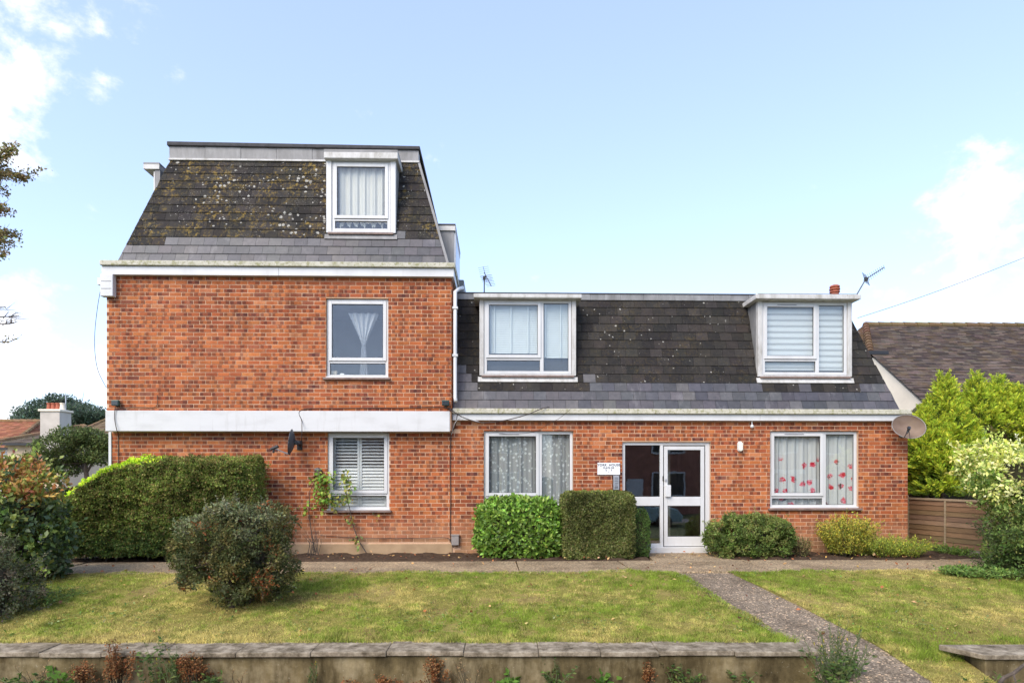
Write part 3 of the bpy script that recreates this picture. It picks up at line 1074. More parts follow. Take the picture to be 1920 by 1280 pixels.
RU_Y = YU - 0.04
RU_H = WZ(520, 297, RU_Y + 0.7) - U_EAVE
rux0, rux1 = WX(221, RU_Y), WX(839, RU_Y)
tux0, tux1 = WX(319, RU_Y + 0.7), WX(783, RU_Y + 0.7)
xlu = lambda s: rux0 + (tux0 - rux0) * s / RU_H
xru = lambda s: rux1 + (tux1 - rux1) * s / RU_H
DU = rect(612, 742, 290, 437, RU_Y + 0.2)        # left-wing dormer window face
RR_Y = YL - 0.04
RR_H = WZ(1250, 560, RR_Y + 0.65) - R_EAVE
rrx1 = WX(1686, RR_Y)
xlr = lambda s: UX1 + 0.018
xrr = lambda s: rrx1 - s / SLOPE * 0.98
D1 = rect(899, 1080, 558, 704, RR_Y + 0.2)
D2 = rect(1421, 1597, 563, 706, RR_Y + 0.2)
def hole(d, z0, apron): return (d[0] - 0.01, d[1] + 0.01, d[2] - z0 - apron, 9)
sl_u = slate_roof(RU_Y, U_EAVE, RU_H, xlu, xru, [hole(DU, U_EAVE, 0.04)], 13, 0.243, 'slate_lichen',
                  lambda k, x: k < 2 or (k == 2 and x > WX(300, 12.1)), lambda k, x: k == 3 and DU[1] < x < DU[1] + 0.26, 0.05)
xs1 = (WX(892, RR_Y), WX(1100, RR_Y))
xs2 = (WX(1424, RR_Y), WX(1510, RR_Y), WX(1532, RR_Y), WX(1600, RR_Y))
def newr(k, x):
    if k < 2: return True
    if k == 2: return not (xs1[0] < x < xs1[1] or xs2[0] < x < xs2[1] or xs2[2] < x < xs2[3] + 0.25)
    return False
sl_r = slate_roof(RR_Y, R_EAVE, RR_H, xlr, xrr, [hole(D1, R_EAVE, 0.10), hole(D2, R_EAVE, 0.10)], 13, 0.243, 'slate_old', newr,
                  lambda k, x: (k == 3 and D1[1] + 0.1 < x < D1[1] + 0.36) or (k in (3, 4) and x < WX(880, RR_Y)), 0.11)

roof_u = MB()
roof_u.prism([(rux0, RU_Y + .02, U_EAVE), (rux1, RU_Y + .02, U_EAVE), (rux1, RU_Y + 8, U_EAVE), (rux0, RU_Y + 8, U_EAVE)],
             [(tux0, RU_Y + RU_H / SLOPE + .02, U_EAVE + RU_H), (tux1, RU_Y + RU_H / SLOPE + .02, U_EAVE + RU_H), (tux1, RU_Y + 7.4, U_EAVE + RU_H), (tux0, RU_Y + 7.4, U_EAVE + RU_H)])
roof_u = roof_u.build('mansard_roof', 'underlay', bldg)
set_props(roof_u, 'tall mansard roof of dark slates speckled with white and ochre lichen')
roof_r = MB()
tr_y = RR_Y + RR_H / SLOPE + .02
roof_r.prism([(UX1 + .018, RR_Y + .02, R_EAVE), (rrx1, RR_Y + .02, R_EAVE), (rrx1, RR_Y + 6.2, R_EAVE), (UX1 + .018, RR_Y + 6.2, R_EAVE)],
             [(UX1 + .018, tr_y, R_EAVE + RR_H), (xrr(RR_H), tr_y, R_EAVE + RR_H), (xrr(RR_H), RR_Y + 5.5, R_EAVE + RR_H), (UX1 + .018, RR_Y + 5.5, R_EAVE + RR_H)])
roof_r = roof_r.build('mansard_roof', 'underlay', bldg)
set_props(roof_r, 'low mansard roof of dark brown slates with blue-grey replacement courses at the eave')

allsl = [(q, roof_u) for q in sl_u] + [(q, roof_r) for q in sl_r]
def near(q):
    c = sum(q[0][0], Vector()) / 4 if False else (q[0][0] + q[0][2]) / 2
    return (c - Vector((0, 0, CAMZ))).length - (0.0 if (q[0][1] - q[0][0]).length > 0.23 else 50)
order = sorted(range(len(allsl)), key=lambda i: near(allsl[i][0]) if (allsl[i][0][0][1] - allsl[i][0][0][0]).length > 0.23 else 1e3)
single = set(order[:300])
rest = {}
for i, (q, par) in enumerate(allsl):
    if i in single:
        b = MB(); slate_piece(b, q[0], 0.007, q[1]); b.build('slate', q[2], par)
    else:
        b = rest.setdefault(q[2], MB()); slate_piece(b, q[0], 0.007, q[1])
# right-hand slope of the left wing
b2 = MB()
for k in range(13):
    s0, s1 = k * RU_H / 13, (k + 1) * RU_H / 13
    for j in range(28):
        ya = RU_Y + s0 / SLOPE + 0.05 + (j + (0.5 if k % 2 else 0)) * 0.243
        if ya > RU_Y + 7: break
        p = [Vector((xru(s0), ya, U_EAVE + s0)), Vector((xru(s0), ya + .239, U_EAVE + s0)), Vector((xru(s1 + .03), ya + .239, U_EAVE + s1 + .03)), Vector((xru(s1 + .03), ya, U_EAVE + s1 + .03))]
        slate_piece(rest.setdefault('slate_lichen', MB()), p, 0.007, jit(random.choice(NEW if k < 2 else OLD), .12))
names = list(rest)
cmb = MB()
for mi, nme in enumerate(names):
    r_ = rest[nme]
    o_ = len(cmb.v)
    cmb.v += r_.v
    cmb.f += [tuple(k + o_ for k in f_) for f_ in r_.f]
    cmb.c += r_.c
    cmb.mi += [mi] * len(r_.f)
o = cmb.build('slate_field', names, bldg)
set_props(o, kind='stuff')

# lead edging along the right hip of the left wing, lead apron and dark capping of the roof tops
b = MB()
for (xa, s_a, xb, s_b) in [(xru(0), 0, xru(RU_H), RU_H)]:
    p0, p1 = roof_point(xa, s_a, RU_Y, U_EAVE), roof_point(xb, s_b, RU_Y, U_EAVE)
    b.prism([p0 + Vector((-.012, -.03, 0)), p0 + Vector((.035, -.03, 0)), p0 + Vector((.035, .06, 0)), p0 + Vector((-.012, .06, 0))],
            [p1 + Vector((-.012, -.03, 0)), p1 + Vector((.035, -.03, 0)), p1 + Vector((.035, .06, 0)), p1 + Vector((-.012, .06, 0))])
b.build('hip_flashing', 'lead', bldg)
YT = RU_Y + RU_H / SLOPE
b = MB()
nj = 7
for k in range(nj):
    xa, xb = tux0 - .02 + (tux1 - tux0 + .04) * k / nj, tux0 - .02 + (tux1 - tux0 + .04) * (k + 1) / nj
    b.box(xa + .003, xb - .003, YT - 0.05 - .004 * (k % 2), YT + 0.16, U_EAVE + RU_H + .004 - .02, U_EAVE + RU_H + .215)
b.build('lead_flashing', 'lead', bldg)
b = MB(); b.box(tux0 - .03, tux1 + .03, YT - .065, YT + 6.5, U_EAVE + RU_H - .055, U_EAVE + RU_H - .022); b.build('flashing_clip', 'old_paint', bldg)
b = MB(); b.prism([(tux0 - .05, YT - .09, U_EAVE + RU_H + .216), (tux1 + .05, YT - .09, U_EAVE + RU_H + .19), (tux1 + .05, YT + 6.6, U_EAVE + RU_H + .19), (tux0 - .05, YT + 6.6, U_EAVE + RU_H + .216)],
                  [(tux0 - .05, YT - .09, U_EAVE + RU_H + .30), (tux1 + .05, YT - .09, U_EAVE + RU_H + .262), (tux1 + .05, YT + 6.6, U_EAVE + RU_H + .262), (tux0 - .05, YT + 6.6, U_EAVE + RU_H + .30)])
b.build('roof_capping', 'felt_dark', bldg, bevel=0.015)
b = MB()
YTR = RR_Y + RR_H / SLOPE
x = UX1 + .02
while x < xrr(RR_H) - .05:
    x2 = min(x + random.uniform(.28, .5), xrr(RR_H) + .02)
    b.box(x, x2 - .004, YTR - .035 - random.uniform(0, .006), YTR + .2, R_EAVE + RR_H - .015, R_EAVE + RR_H + .105)
    x = x2
b.build('lead_flashing', 'lead', bldg)
b = MB(); b.box(UX1 + .02, xrr(RR_H) + .04, YTR - .05, YTR + 4.6, R_EAVE + RR_H + .106, R_EAVE + RR_H + .125); b.build('roof_capping', 'felt_dark', bldg)

# ------------------------------------------------------------------ windows
def bars(b, x0, x1, z0, z1, y0, y1, t, tb=None):
    """rectangular frame, bars butted end to end"""
    tb = tb or t
    b.box(x0, x0 + t, y0, y1, z0, z1)
    b.box(x1 - t, x1, y0, y1, z0, z1)
    b.box(x0 + t, x1 - t, y0, y1, z1 - t, z1)
    b.box(x0 + t, x1 - t, y0, y1, z0, z0 + tb)
def pane(parent, x0, x1, z0, z1, y, mat='glass'):
    b = MB(); bars(b, x0 - .001, x1 + .001, z0 - .001, z1 + .001, y - .006, y + .004, 0.008); b.build('gasket', 'gasket', parent)
    b = MB(); b.box(x0 + .004, x1 - .004, y, y + .006, z0 + .004, z1 - .004); return b.build('pane', mat, parent)
def window(op, y, split=None, low=None, sill=True, vent=False, thick=0.055, name='window', label=None, parent=bldg, room='room_plaster', depth=2.2, marg=(.4, .3, .12)):
    """uPVC window in opening op=(x0,x1,z0,z1), outer face at y. split: x of the mullion; low: z of the transom of the left light"""
    x0, x1, z0, z1 = op
    cx_ = (x0 + x1) / 2
    e = empty(name, (0, 0, 0))
    e.parent = parent
    e.matrix_parent_inverse = Matrix.Translation(-parent.location)
    if label: e['label'] = label
    e.location = (cx_, y, z0)
    def par(o):
        return o
    class PP: pass
    x0 += 0.006; x1 -= 0.006; z1 -= 0.006; z0 += 0.006
    def B(nm, mb, mat, bevel=0.0):
        me = mb.mesh(nm, mat)
        o = bpy.data.objects.new(nm, me)
        COL.objects.link(o)
        o.parent = e
        o.matrix_parent_inverse = Matrix.Translation(-Vector((cx_, y, z0 - 0.006)))
        if bevel:
            bb = o.modifiers.new('bevel', 'BEVEL'); bb.width = bevel; bb.segments = 2; bb.limit_method = 'ANGLE'
        return o
    def P(a, c, d, f_, yy):
        mb = MB(); bars(mb, a - .001, c + .001, d - .001, f_ + .001, yy - .006, yy + .004, 0.009); B('gasket', mb, 'gasket')
        mb = MB(); mb.box(a + .004, c - .004, yy, yy + .006, d + .004, f_ - .004); B('pane', mb, 'glass')
    mb = MB(); bars(mb, x0, x1, z0, z1, y, y + .07, thick); B('frame', mb, 'upvc', .005)
    lx1 = split if split else x1 - thick
    ix0, ix1, iz0, iz1 = x0 + thick, x1 - thick, z0 + thick, z1 - thick
    if split:
        mb = MB(); mb.box(split - .035, split + .035, y + .001, y + .069, iz0, iz1); B('mullion', mb, 'upvc', .004)
        lx1 = split - .035
        P(split + .035, ix1, iz0, iz1, y + .03)
    if low:
        mb = MB(); mb.box(ix0, lx1, y + .0015, y + .0685, low - .03, low + .03); B('transom', mb, 'upvc', .004)
        P(ix0, lx1, iz0, low - .03, y + .03)
        mb = MB(); bars(mb, ix0 - .022, lx1 + .018, low + .012, iz1 + .022, y - .016, y + .03, .062); B('sash', mb, 'upvc', .006)
        P(ix0 + .04, lx1 - .044, low + .074, iz1 - .04, y + .012)
        mb = MB(); mb.box(ix0 - .01, lx1 + .01, y - .004, y + .001, low + .002, low + .011); B('shadow_gap', mb, 'gasket')
    elif not split:
        P(ix0, ix1, iz0, iz1, y + .03)
    if vent:
        mb = MB(); mb.box(ix0 + .24, ix0 + .62, y - .022, y - .0165, iz1 - .008, iz1 + .005); B('trickle_vent', mb, 'grey_metal')
    if sill:
        mb = MB(); mb.box(op[0] - .045, op[1] + .045, y - .115, y + .06, z0 - .048, z0 - .008); B('sill', mb, 'sill_tile', .008)
        mb = MB(); mb.box(op[0] - .01, op[1] + .01, y - .05, y - .001, z0 - .008, z0 + .02); B('sill_nosing', mb, 'upvc', .006)
    if room:
        mb = MB()
        a, c, d, f_ = op[0] - marg[0], op[1] + marg[0], op[2] - marg[1], op[3] + marg[2]
        yb_, yf_ = y + depth, y + (.30 if marg[0] > .1 else .10)
        mb.quad([(a, yb_, d), (c, yb_, d), (c, yb_, f_), (a, yb_, f_)])
        mb.quad([(a, yf_, d), (a, yb_, d), (a, yb_, f_), (a, yf_, f_)])
        mb.quad([(c, yb_, d), (c, yf_, d), (c, yf_, f_), (c, yb_, f_)])
        mb.quad([(a, yf_, f_), (a, yb_, f_), (c, yb_, f_), (c, yf_, f_)])
        mb.quad([(a, yf_, d), (c, yf_, d), (c, yb_, d), (a, yb_, d)])
        B('room', mb, room)
    return e
INS = 0.055                                  # frames stand back from the brick face
window(OP_UP, YU + INS, low=WZ(670, 677, YU), label='white framed first-floor window with short lower light')
window((OP_LL[0], OP_LL[1], OP_LL[2], BAND_B - .004), YL + INS - .02, low=WZ(670, 926, YL), label='white framed ground-floor window under the white band')
window(OP_R1, YL + INS, split=WX(1013, YL), low=WZ(960, 931, YL), vent=True, label='white three-light window behind the leafy bush')
window(OP_R2, YL + INS, split=WX(1548, YL), low=WZ(1500, 931, YL), vent=True, label='white three-light window right of the entrance')

# ------------------------------------------------------------------ dormers
def dormer(d, y, roof_y, roof_z, split, low, slab, label, vent=False, wood=False):
    """d: face rectangle; slab: (x0,x1,zb,zt,overhang)"""
    x0, x1, z0, z1 = d
    jamb = 0.085 if not wood else 0.10
    e = window((x0 + jamb, x1 - jamb, z0 + .03, z1 - (.02 if not wood else .06)), y + .01, split, low, sill=False, vent=vent, name='dormer', label=label, room='room_plaster', depth=1.8, marg=(.01, .0, .0))
    org = e.location.copy()
    def B(nm, mb, mat, bevel=0.0):
        o = bpy.data.objects.new(nm, mb.mesh(nm, mat))
        COL.objects.link(o)
        o.parent = e
        o.matrix_parent_inverse = Matrix.Translation(-org)
        if bevel:
            bb = o.modifiers.new('bevel', 'BEVEL'); bb.width = bevel; bb.segments = 2; bb.limit_method = 'ANGLE'
        return o
    mb = MB()
    mb.box(x0, x0 + jamb, y - .012, y + .10, z0, z1)
    mb.box(x1 - jamb, x1, y - .012, y + .10, z0, z1)
    mb.box(x0 + jamb, x1 - jamb, y - .010, y + .10, z0, z0 + .03)
    if wood: mb.box(x0 + jamb, x1 - jamb, y - .010, y + .10, z1 - .06, z1)
    else: mb.box(x0 + jamb, x1 - jamb, y - .010, y + .10, z1 - .02, z1)
    B('surround', mb, 'old_paint' if not wood else 'upvc', .005)
    def yroof(z): return roof_y + (z - roof_z) / SLOPE
    for sx in (x0, x1):
        a, c = (sx + .002, sx + .06) if sx == x0 else (sx - .06, sx - .002)
        mb = MB()
        yb = max(yroof(z1) + .1, y + .3)
        prof = [(y + .1005, z0), (max(y + .101, yroof(z0) + .02), z0), (yb, z1), (y + .1005, z1)]
        mb.prism([(a, p[0], p[1]) for p in prof], [(c, p[0], p[1]) for p in prof])
        B('cheek', mb, 'lead')
    sx0, sx1, zb, zt, ov = slab
    mb = MB()
    mb.box(sx0, sx1, y - ov, yroof(zt) + .3, zb, zt)
    B('dormer_roof', mb, 'old_paint', .012)
    mb = MB(); mb.box(sx0 + .05, sx1 - .05, y - ov + .04, yroof(zt) + .25, zt, zt + .018); B('roof_felt', mb, 'felt_dark')
    mb = MB(); mb.box(x0 - .02, x1 + .02, y - ov * .55, y + .2, z1 + .001, zb - .001); B('soffit', mb, 'old_paint' if not wood else 'upvc')
    # dark drip under the frame and lead apron on the slates
    mb = MB(); mb.box(x0 + .04, x1 - .04, y - .05, y + .05, z0 - .035, z0 - .001); B('drip_board', mb, 'sill_tile')
    mb = MB()
    za, zc = z0 - .036, z0 - .135
    n_ = Vector((0, -math.sin(math.radians(72)), math.cos(math.radians(72))))
    pa = [Vector((x0 - .03, yroof(zc), zc)) + n_ * .032, Vector((x1 + .03, yroof(zc), zc)) + n_ * .032, Vector((x1 + .03, yroof(za), za)) + n_ * .03, Vector((x0 - .03, yroof(za), za)) + n_ * .03]
    mb.prism([p - n_ * .028 for p in pa], pa)
    B('lead_apron', mb, 'lead' if wood else 'old_paint')
    return e
yD = RU_Y + (DU[2] - U_EAVE) / SLOPE - 0.035
DU = rect(612, 742, 297, 437, yD)
dormer(DU, yD, RU_Y, U_EAVE, None, WZ(676, 411, yD), (WX(607, yD - .1), WX(746, yD - .1), WZ(676, 297, yD - .1), WZ(676, 285, yD - .1), .10), 'tall white dormer window with cream curtain', wood=True)
b = MB(); b.box(WX(606, yD - .1), WX(745, yD - .1), yD - .06, yD + .5, WZ(676, 285, yD - .1) + .019, WZ(676, 279, yD - .1) + .005); b.build('dormer_lead', 'lead', bldg)
yR = RR_Y + (D1[2] - R_EAVE) / SLOPE - 0.035
D1 = rect(899, 1080, 560, 704, yR)
D2 = rect(1421, 1597, 564, 706, yR)
dormer(D1, yR, RR_Y, R_EAVE, WX(1016, yR), WZ(960, 672, yR), (WX(888, yR - .15), WX(1091, yR - .15), WZ(980, 558, yR - .15), WZ(980, 550.5, yR - .15), .15), 'wide white dormer with venetian blind beside the tall wing')
dormer(D2, yR, RR_Y, R_EAVE, WX(1533, yR), WZ(1480, 674, yR), (WX(1418, yR - .17), WX(1615, yR - .17), WZ(1500, 560, yR - .17), WZ(1500, 551, yR - .17), .17), 'wide white dormer with striped blind near the right end', vent=True)

# side dormers of the left wing, seen end on
def side_dormer(xa, xb, y0, y1, z0, z1, over, sgn):
    e = empty('side_dormer', ((xa + xb) / 2, y0, z0)); e.parent = bldg
    e.matrix_parent_inverse = Matrix.Translation(-bldg.location)
    org = e.location.copy()
    def B(nm, mb, mat):
        o = bpy.data.objects.new(nm, mb.mesh(nm, mat)); COL.objects.link(o); o.parent = e
        o.matrix_parent_inverse = Matrix.Translation(-org); return o
    mb = MB(); mb.box(min(xa, xb), max(xa, xb), y0, y1, z0, z1 - .001); B('cheek', mb, 'lead')
    lo, hi = (min(xa, xb), max(xa, xb) + over) if sgn > 0 else (min(xa, xb) - over, max(xa, xb))
    mb = MB(); mb.box(lo, hi, y0 - .03, y1 + .12, z1, z1 + .09); B('dormer_roof', mb, 'old_paint')
    mb = MB(); mb.box(lo, hi + (.004 if sgn > 0 else 0), y0 - .03, y1 + .12, z1 + .0905, z1 + .13); B('roof_felt', mb, 'felt_dark' if sgn > 0 else 'lead')
    xf = max(xa, xb) if sgn > 0 else min(xa, xb)
    mb = MB(); mb.box(xf - (.0 if sgn > 0 else .03), xf + (.03 if sgn > 0 else 0), y0 + .02, y1 - .02, z0 + .06, z1 - .03); B('frame', mb, 'upvc')
    mb = MB(); mb.box(xf + .031 * sgn - .002, xf + .031 * sgn + .002, y0 + .12, y1 - .12, z0 + .2, z1 - .12); B('pane', mb, 'dark_window')
ys_ = YU + .50
side_dormer(WX(812, ys_), WX(851, ys_), ys_, ys_ + 1.5, U_EAVE - .02, WZ(840, 433, ys_), .03, 1)
ys_ = YU + .95
side_dormer(WX(300, ys_), WX(290, ys_) , ys_, ys_ + 1.5, U_EAVE + .4, WZ(290, 318, ys_), .21, -1)
# small roof-light box further back
b = MB(); b.box(WX(858, 13.4), WX(870, 13.4), 13.4, 14.2, R_EAVE + RR_H - .1, WZ(860, 524, 13.4)); b.build('roof_box', 'lead', bldg, bevel=.02)

# downpipe in the corner between the wings, terracotta flue on the roof
b = MB()
px_, py_ = UX1 + .075, YL - .19
zt_ = WZ(857, 545, py_)
b.tube([(px_ + .12, py_ + .35, zt_ + .16), (px_ + .06, py_ + .1, zt_ + .06), (px_, py_, zt_ - .02), (px_, py_, zt_ - 1.0), (px_, py_, WZ(853, 745, py_)), (px_ + .015, py_ - .05, WZ(853, 753, py_))], .036, 10)
b.build('downpipe', 'upvc', bldg, smooth=True)
for zz in (zt_ - .35, zt_ - 1.25):
    b = MB(); b.box(px_ - .05, px_ + .05, py_ - .045, py_ + .06, zz, zz + .04); b.build('pipe_bracket', 'upvc', bldg)
fl = W(1565, 551, 13.6)
b = MB(); b.lathe([(.0, -.1), (.085, -.1), (.085, .02), (.105, .03), (.105, .055), (.085, .06), (.085, .075), (.11, .085), (.11, .11), (.085, .115), (.085, .13), (.105, .14), (.10, .17), (.06, .19), (0, .19)], fl, 18)
b.build('flue_terminal', 'terracotta', bldg, smooth=False)

# ------------------------------------------------------------------ entrance
x0, x1, z0, z1 = OP_DR
yd = YL + .05
ent = empty('entrance', ((x0 + x1) / 2, yd, 0)); ent.parent = bldg
ent.matrix_parent_inverse = Matrix.Translation(-bldg.location)
ent['label'] = 'white framed glazed entrance with side screen'
eorg = ent.location.copy()
def EB(nm, mb, mat, bevel=0.0, par=None):
    o = bpy.data.objects.new(nm, mb.mesh(nm, mat)); COL.objects.link(o); o.parent = ent
    o.matrix_parent_inverse = Matrix.Translation(-eorg)
    if bevel:
        bb = o.modifiers.new('bevel', 'BEVEL'); bb.width = bevel; bb.segments = 2; bb.limit_method = 'ANGLE'
    return o
zs_ = WZ(1250, 1025, YL)
def dz(py): return WZ(1250, py, YL)
def dx(px): return WX(px, YL)
mb = MB(); mb.box(x0 - .01, x1 + .01, yd - .09, yd + .12, 0.0, zs_); EB('threshold', mb, 'board', .008)
mb = MB()
mb.box(x0 + .005, dx(1173), yd, yd + .09, zs_, z1 - .005)
mb.box(dx(1324), x1 - .005, yd, yd + .09, zs_, z1 - .005)
mb.box(dx(1173), dx(1324), yd, yd + .09, dz(834), z1 - .005)
mb.box(dx(1239), dx(1245), yd + .001, yd + .09, zs_, dz(834))
EB('frame', mb, 'upvc', .006)
for (ra, rb) in ((dz(948), dz(931)), (zs_, dz(1019))):     # fixed side screen
    mb = MB(); mb.box(dx(1173), dx(1239), yd + .01, yd + .06, ra, rb); EB('screen_rail', mb, 'upvc', .005)
mb = MB(); mb.box(dx(1173), dx(1239), yd + .03, yd + .037, dz(931), dz(834)); EB('pane', mb, 'glass_door')
mb = MB(); mb.box(dx(1173), dx(1239), yd + .03, yd + .037, dz(1019), dz(948)); EB('pane', mb, 'glass_door')
mb = MB()                                     # door leaf
a0, a1 = dx(1246.2), dx(1322)
mb.box(a0, dx(1253), yd - .012, yd + .04, zs_ + .012, dz(836))
mb.box(dx(1315), a1, yd - .012, yd + .04, zs_ + .012, dz(836))
mb.box(dx(1253), dx(1315), yd - .012, yd + .04, dz(843), dz(836))
mb.box(dx(1253), dx(1315), yd - .012, yd + .04, dz(948), dz(931))
mb.box(dx(1253), dx(1315), yd - .012, yd + .04, zs_ + .012, dz(1006))
EB('door_leaf', mb, 'upvc', .005)
for (pa, pb) in ((931, 843), (1006, 948)):
    mb = MB(); mb.box(dx(1253), dx(1315), yd + .012, yd + .019, dz(pa), dz(pb)); EB('pane', mb, 'glass_door')
    mb = MB(); bars(mb, dx(1253), dx(1315), dz(pa), dz(pb), yd + .004, yd + .010, .008); EB('gasket', mb, 'gasket')
mb = MB(); mb.box(dx(1245.3), dx(1246.2), yd - .002, yd + .03, zs_, dz(836)); mb.box(dx(1322), dx(1323), yd - .002, yd + .03, zs_, dz(836)); mb.box(dx(1246.2), dx(1322), yd - .002, yd + .03, zs_ + .001, zs_ + .011); EB('shadow_gap', mb, 'gasket')
mb = MB(); mb.box(dx(1248), dx(1258), yd - .06, yd - .013, dz(931), dz(909)); EB('pull_handle', mb, 'upvc', .006)
mb = MB(); mb.lathe([(0, -.02), (.02, -.02), (.02, .02), (0, .02)], (dx(1249), yd - .02, dz(899)), 10); EB('lock', mb, 'steel')
mb = MB(); mb.box(dx(1243.5), dx(1245.5), yd - .015, yd, dz(901), dz(892)); EB('latch_keep', mb, 'black_metal')
mb = MB()                                     # hall behind
hx0, hx1, hyb = x0 - .5, x1 + .3, YL + 3.4
mb.quad([(hx0, hyb, 0), (hx1, hyb, 0), (hx1, hyb, 2.4), (hx0, hyb, 2.4)])
mb.quad([(hx0, YL + .3, 0), (hx0, hyb, 0), (hx0, hyb, 2.4), (hx0, YL + .3, 2.4)])
mb.quad([(hx1, hyb, 0), (hx1, YL + .3, 0), (hx1, YL + .3, 2.4), (hx1, hyb, 2.4)])
mb.quad([(hx0, YL + .3, 2.4), (hx0, hyb, 2.4), (hx1, hyb, 2.4), (hx1, YL + .3, 2.4)])
mb.quad([(hx0, YL + .05, .03), (hx1, YL + .05, .03), (hx1, hyb, .03), (hx0, hyb, .03)])
EB('hall', mb, 'room_hall')
mb = MB(); mb.box(dx(1258), dx(1275), YL + .7, YL + .8, .03, 2.3); EB('hall_post', mb, 'cream_object')

# ------------------------------------------------------------------ curtains, blinds, shutters (hang inside the windows)
def curtain(name, label, op, y, mat, folds, amp, zt=None, zb=None, cat='curtain', irregular=0.0):
    x0, x1, z0, z1 = op
    zt = zt if zt is not None else z1 - .03
    zb = zb if zb is not None else z0 + .03
    nx_, nz_ = 150, 8
    v, f = [], []
    ph = [random.uniform(0, 6.28) for _ in range(4)]
    for j in range(nz_ + 1):
        for i in range(nx_ + 1):
            t = i / nx_
            x = x0 + (x1 - x0) * t
            s = math.sin(t * folds * 6.283 + ph[0] + irregular * math.sin(t * 9 + ph[1])) + .45 * math.sin(t * folds * 2.3 * 6.283 + ph[2])
            s *= 0.7 + .3 * j / nz_
            v.append((x + amp * .4 * math.sin(t * folds * 6.283 + 1), y + amp * s, zb + (zt - zb) * (1 - j / nz_)))
    for j in range(nz_):
        for i in range(nx_):
            k = j * (nx_ + 1) + i
            f.append((k, k + nx_ + 1, k + nx_ + 2, k + 1))
    me = bpy.data.meshes.new(name)
    me.from_pydata([(p[0] - (x0 + x1) / 2, p[1] - y, p[2] - zb) for p in v], [], f)
    me.materials.append(MATS[mat])
    me.polygons.foreach_set('use_smooth', [True] * len(f))
    o = link_obj(name, me)
    o.location = ((x0 + x1) / 2, y, zb)
    return set_props(o, label, cat)
curtain('curtain', 'cream full-length curtain inside the tall roof dormer', (DU[0] + .2, DU[1] - .18, DU[2], DU[3] - .1), yD + .115, 'cloth_cream', 6, .018, irregular=.8)
curtain('net_curtain', 'white lace net curtain with leaf pattern behind the left bush', OP_R1, YL + .165, 'cloth_lace', 8, .024, irregular=1.5)
curtain('sheer_curtain', 'sheer white curtain with red and pink printed motifs', OP_R2, YL + .16, 'cloth_prints', 9, .020, irregular=1.2)
# tied sheer curtain in the upper window
cx_, ztop, ztie, zbot = WX(682, YU + .25), OP_UP[3] - .22, WZ(682, 647, YU + .25), OP_UP[2] + .02
v, f = [], []
nz_, nx_ = 30, 60
for j in range(nz_ + 1):
    z = ztop + (zbot - ztop) * j / nz_
    if z > ztie:
        k = (z - ztie) / (ztop - ztie)
        half = .035 + .26 * k ** 1.15
    else:
        k = (ztie - z) / (ztie - zbot)
        half = .035 + .05 * k
    for i in range(nx_ + 1):
        t = i / nx_ * 2 - 1
        v.append((half * t, .03 * math.sin(t * 14) * (.5 + half), z - zbot))
for j in range(nz_):
    for i in range(nx_):
        k = j * (nx_ + 1) + i
        f.append((k, k + nx_ + 1, k + nx_ + 2, k + 1))
me = bpy.data.meshes.new('tied_curtain'); me.from_pydata(v, [], f); me.materials.append(MATS['cloth_sheer'])
me.polygons.foreach_set('use_smooth', [True] * len(f))
o = link_obj('tied_curtain', me); o.location = (cx_, YU + .25, zbot)
set_props(o, 'sheer white curtain gathered by a tie in the first-floor window', 'curtain')
# things on that window's inner sill
b = MB(); b.box(WX(620, YU + .2), WX(632, YU + .2), YU + .17, YU + .24, OP_UP[2] + .05, OP_UP[2] + .16); o = b.build('box', 'cream_object', bevel=.008)
set_props(o, 'cream box on the inner sill of the first-floor window', 'box')
b = MB(); b.box(WX(638, YU + .2), WX(646, YU + .2), YU + .17, YU + .24, OP_UP[2] + .05, OP_UP[2] + .11); o = b.build('small_box', 'sign_white', bevel=.008)
set_props(o, 'small white box beside the cream box in the first-floor window', 'box')

# venetian blind (dormer beside the tall wing)
def blind(label, x0, x1, z0, z1, y, pitch, mat, tapes):
    e = empty('venetian_blind', ((x0 + x1) / 2, y, z0), label, 'blind')
    b = MB()
    wv = (x1 - x0) / 2
    b.prism([(-wv, -.004, -.024), (wv, -.004, -.024), (wv, .010, .022), (-wv, .010, .022)][::-1], [(-wv, -.007, -.024), (wv, -.007, -.024), (wv, .007, .022), (-wv, .007, .022)][::-1])
    me = b.mesh('slat', mat)
    z = z1
    while z > z0:
        o = bpy.data.objects.new('slat', me); COL.objects.link(o); o.parent = e
        o.location = (0, 0, z - z0)
        z -= pitch
    for tx in tapes:
        mb = MB(); mb.box(tx - .012, tx + .012, y - .026, y - .022, z0, z1); mb.build('ladder_tape', 'blind_white', e)
    return e
ix0, ix1 = D1[0] + .12, D1[1] - .12
blind('white venetian blind with broad tapes in the left dormer light', ix0, WX(1016, yR) - .02, WZ(960, 660, yR), D1[3] - .08, yR + .115, .043, 'blind_white', [WX(927, yR + .1), WX(958, yR + .1), WX(990, yR + .1)])
blind('short white venetian blind pulled down in the narrow dormer light', WX(1016, yR) + .02, ix1, WZ(1045, 668, yR), D1[3] - .08, yR + .115, .043, 'blind_white', [WX(1023, yR + .1), WX(1051, yR + .1)])
for (pa, pb, nme, lab, mt) in ((1480, 1533, 'roller_blind', 'wide striped day-and-night blind in the right dormer', 'cloth_zebra'), (1534, 1597, 'roller_blind', 'narrow striped day-and-night blind in the right dormer', 'cloth_zebra')):
    xa = D2[0] + .10 if pa == 1480 else WX(1534, yR) + .015
    xb = WX(1533, yR) - .015 if pa == 1480 else D2[1] - .10
    b = MB(); b.box(xa, xb, yR + .100, yR + .103, D2[2] + .05, D2[3] - .04)
    o = b.build(nme, mt); set_props(o, lab, 'blind')
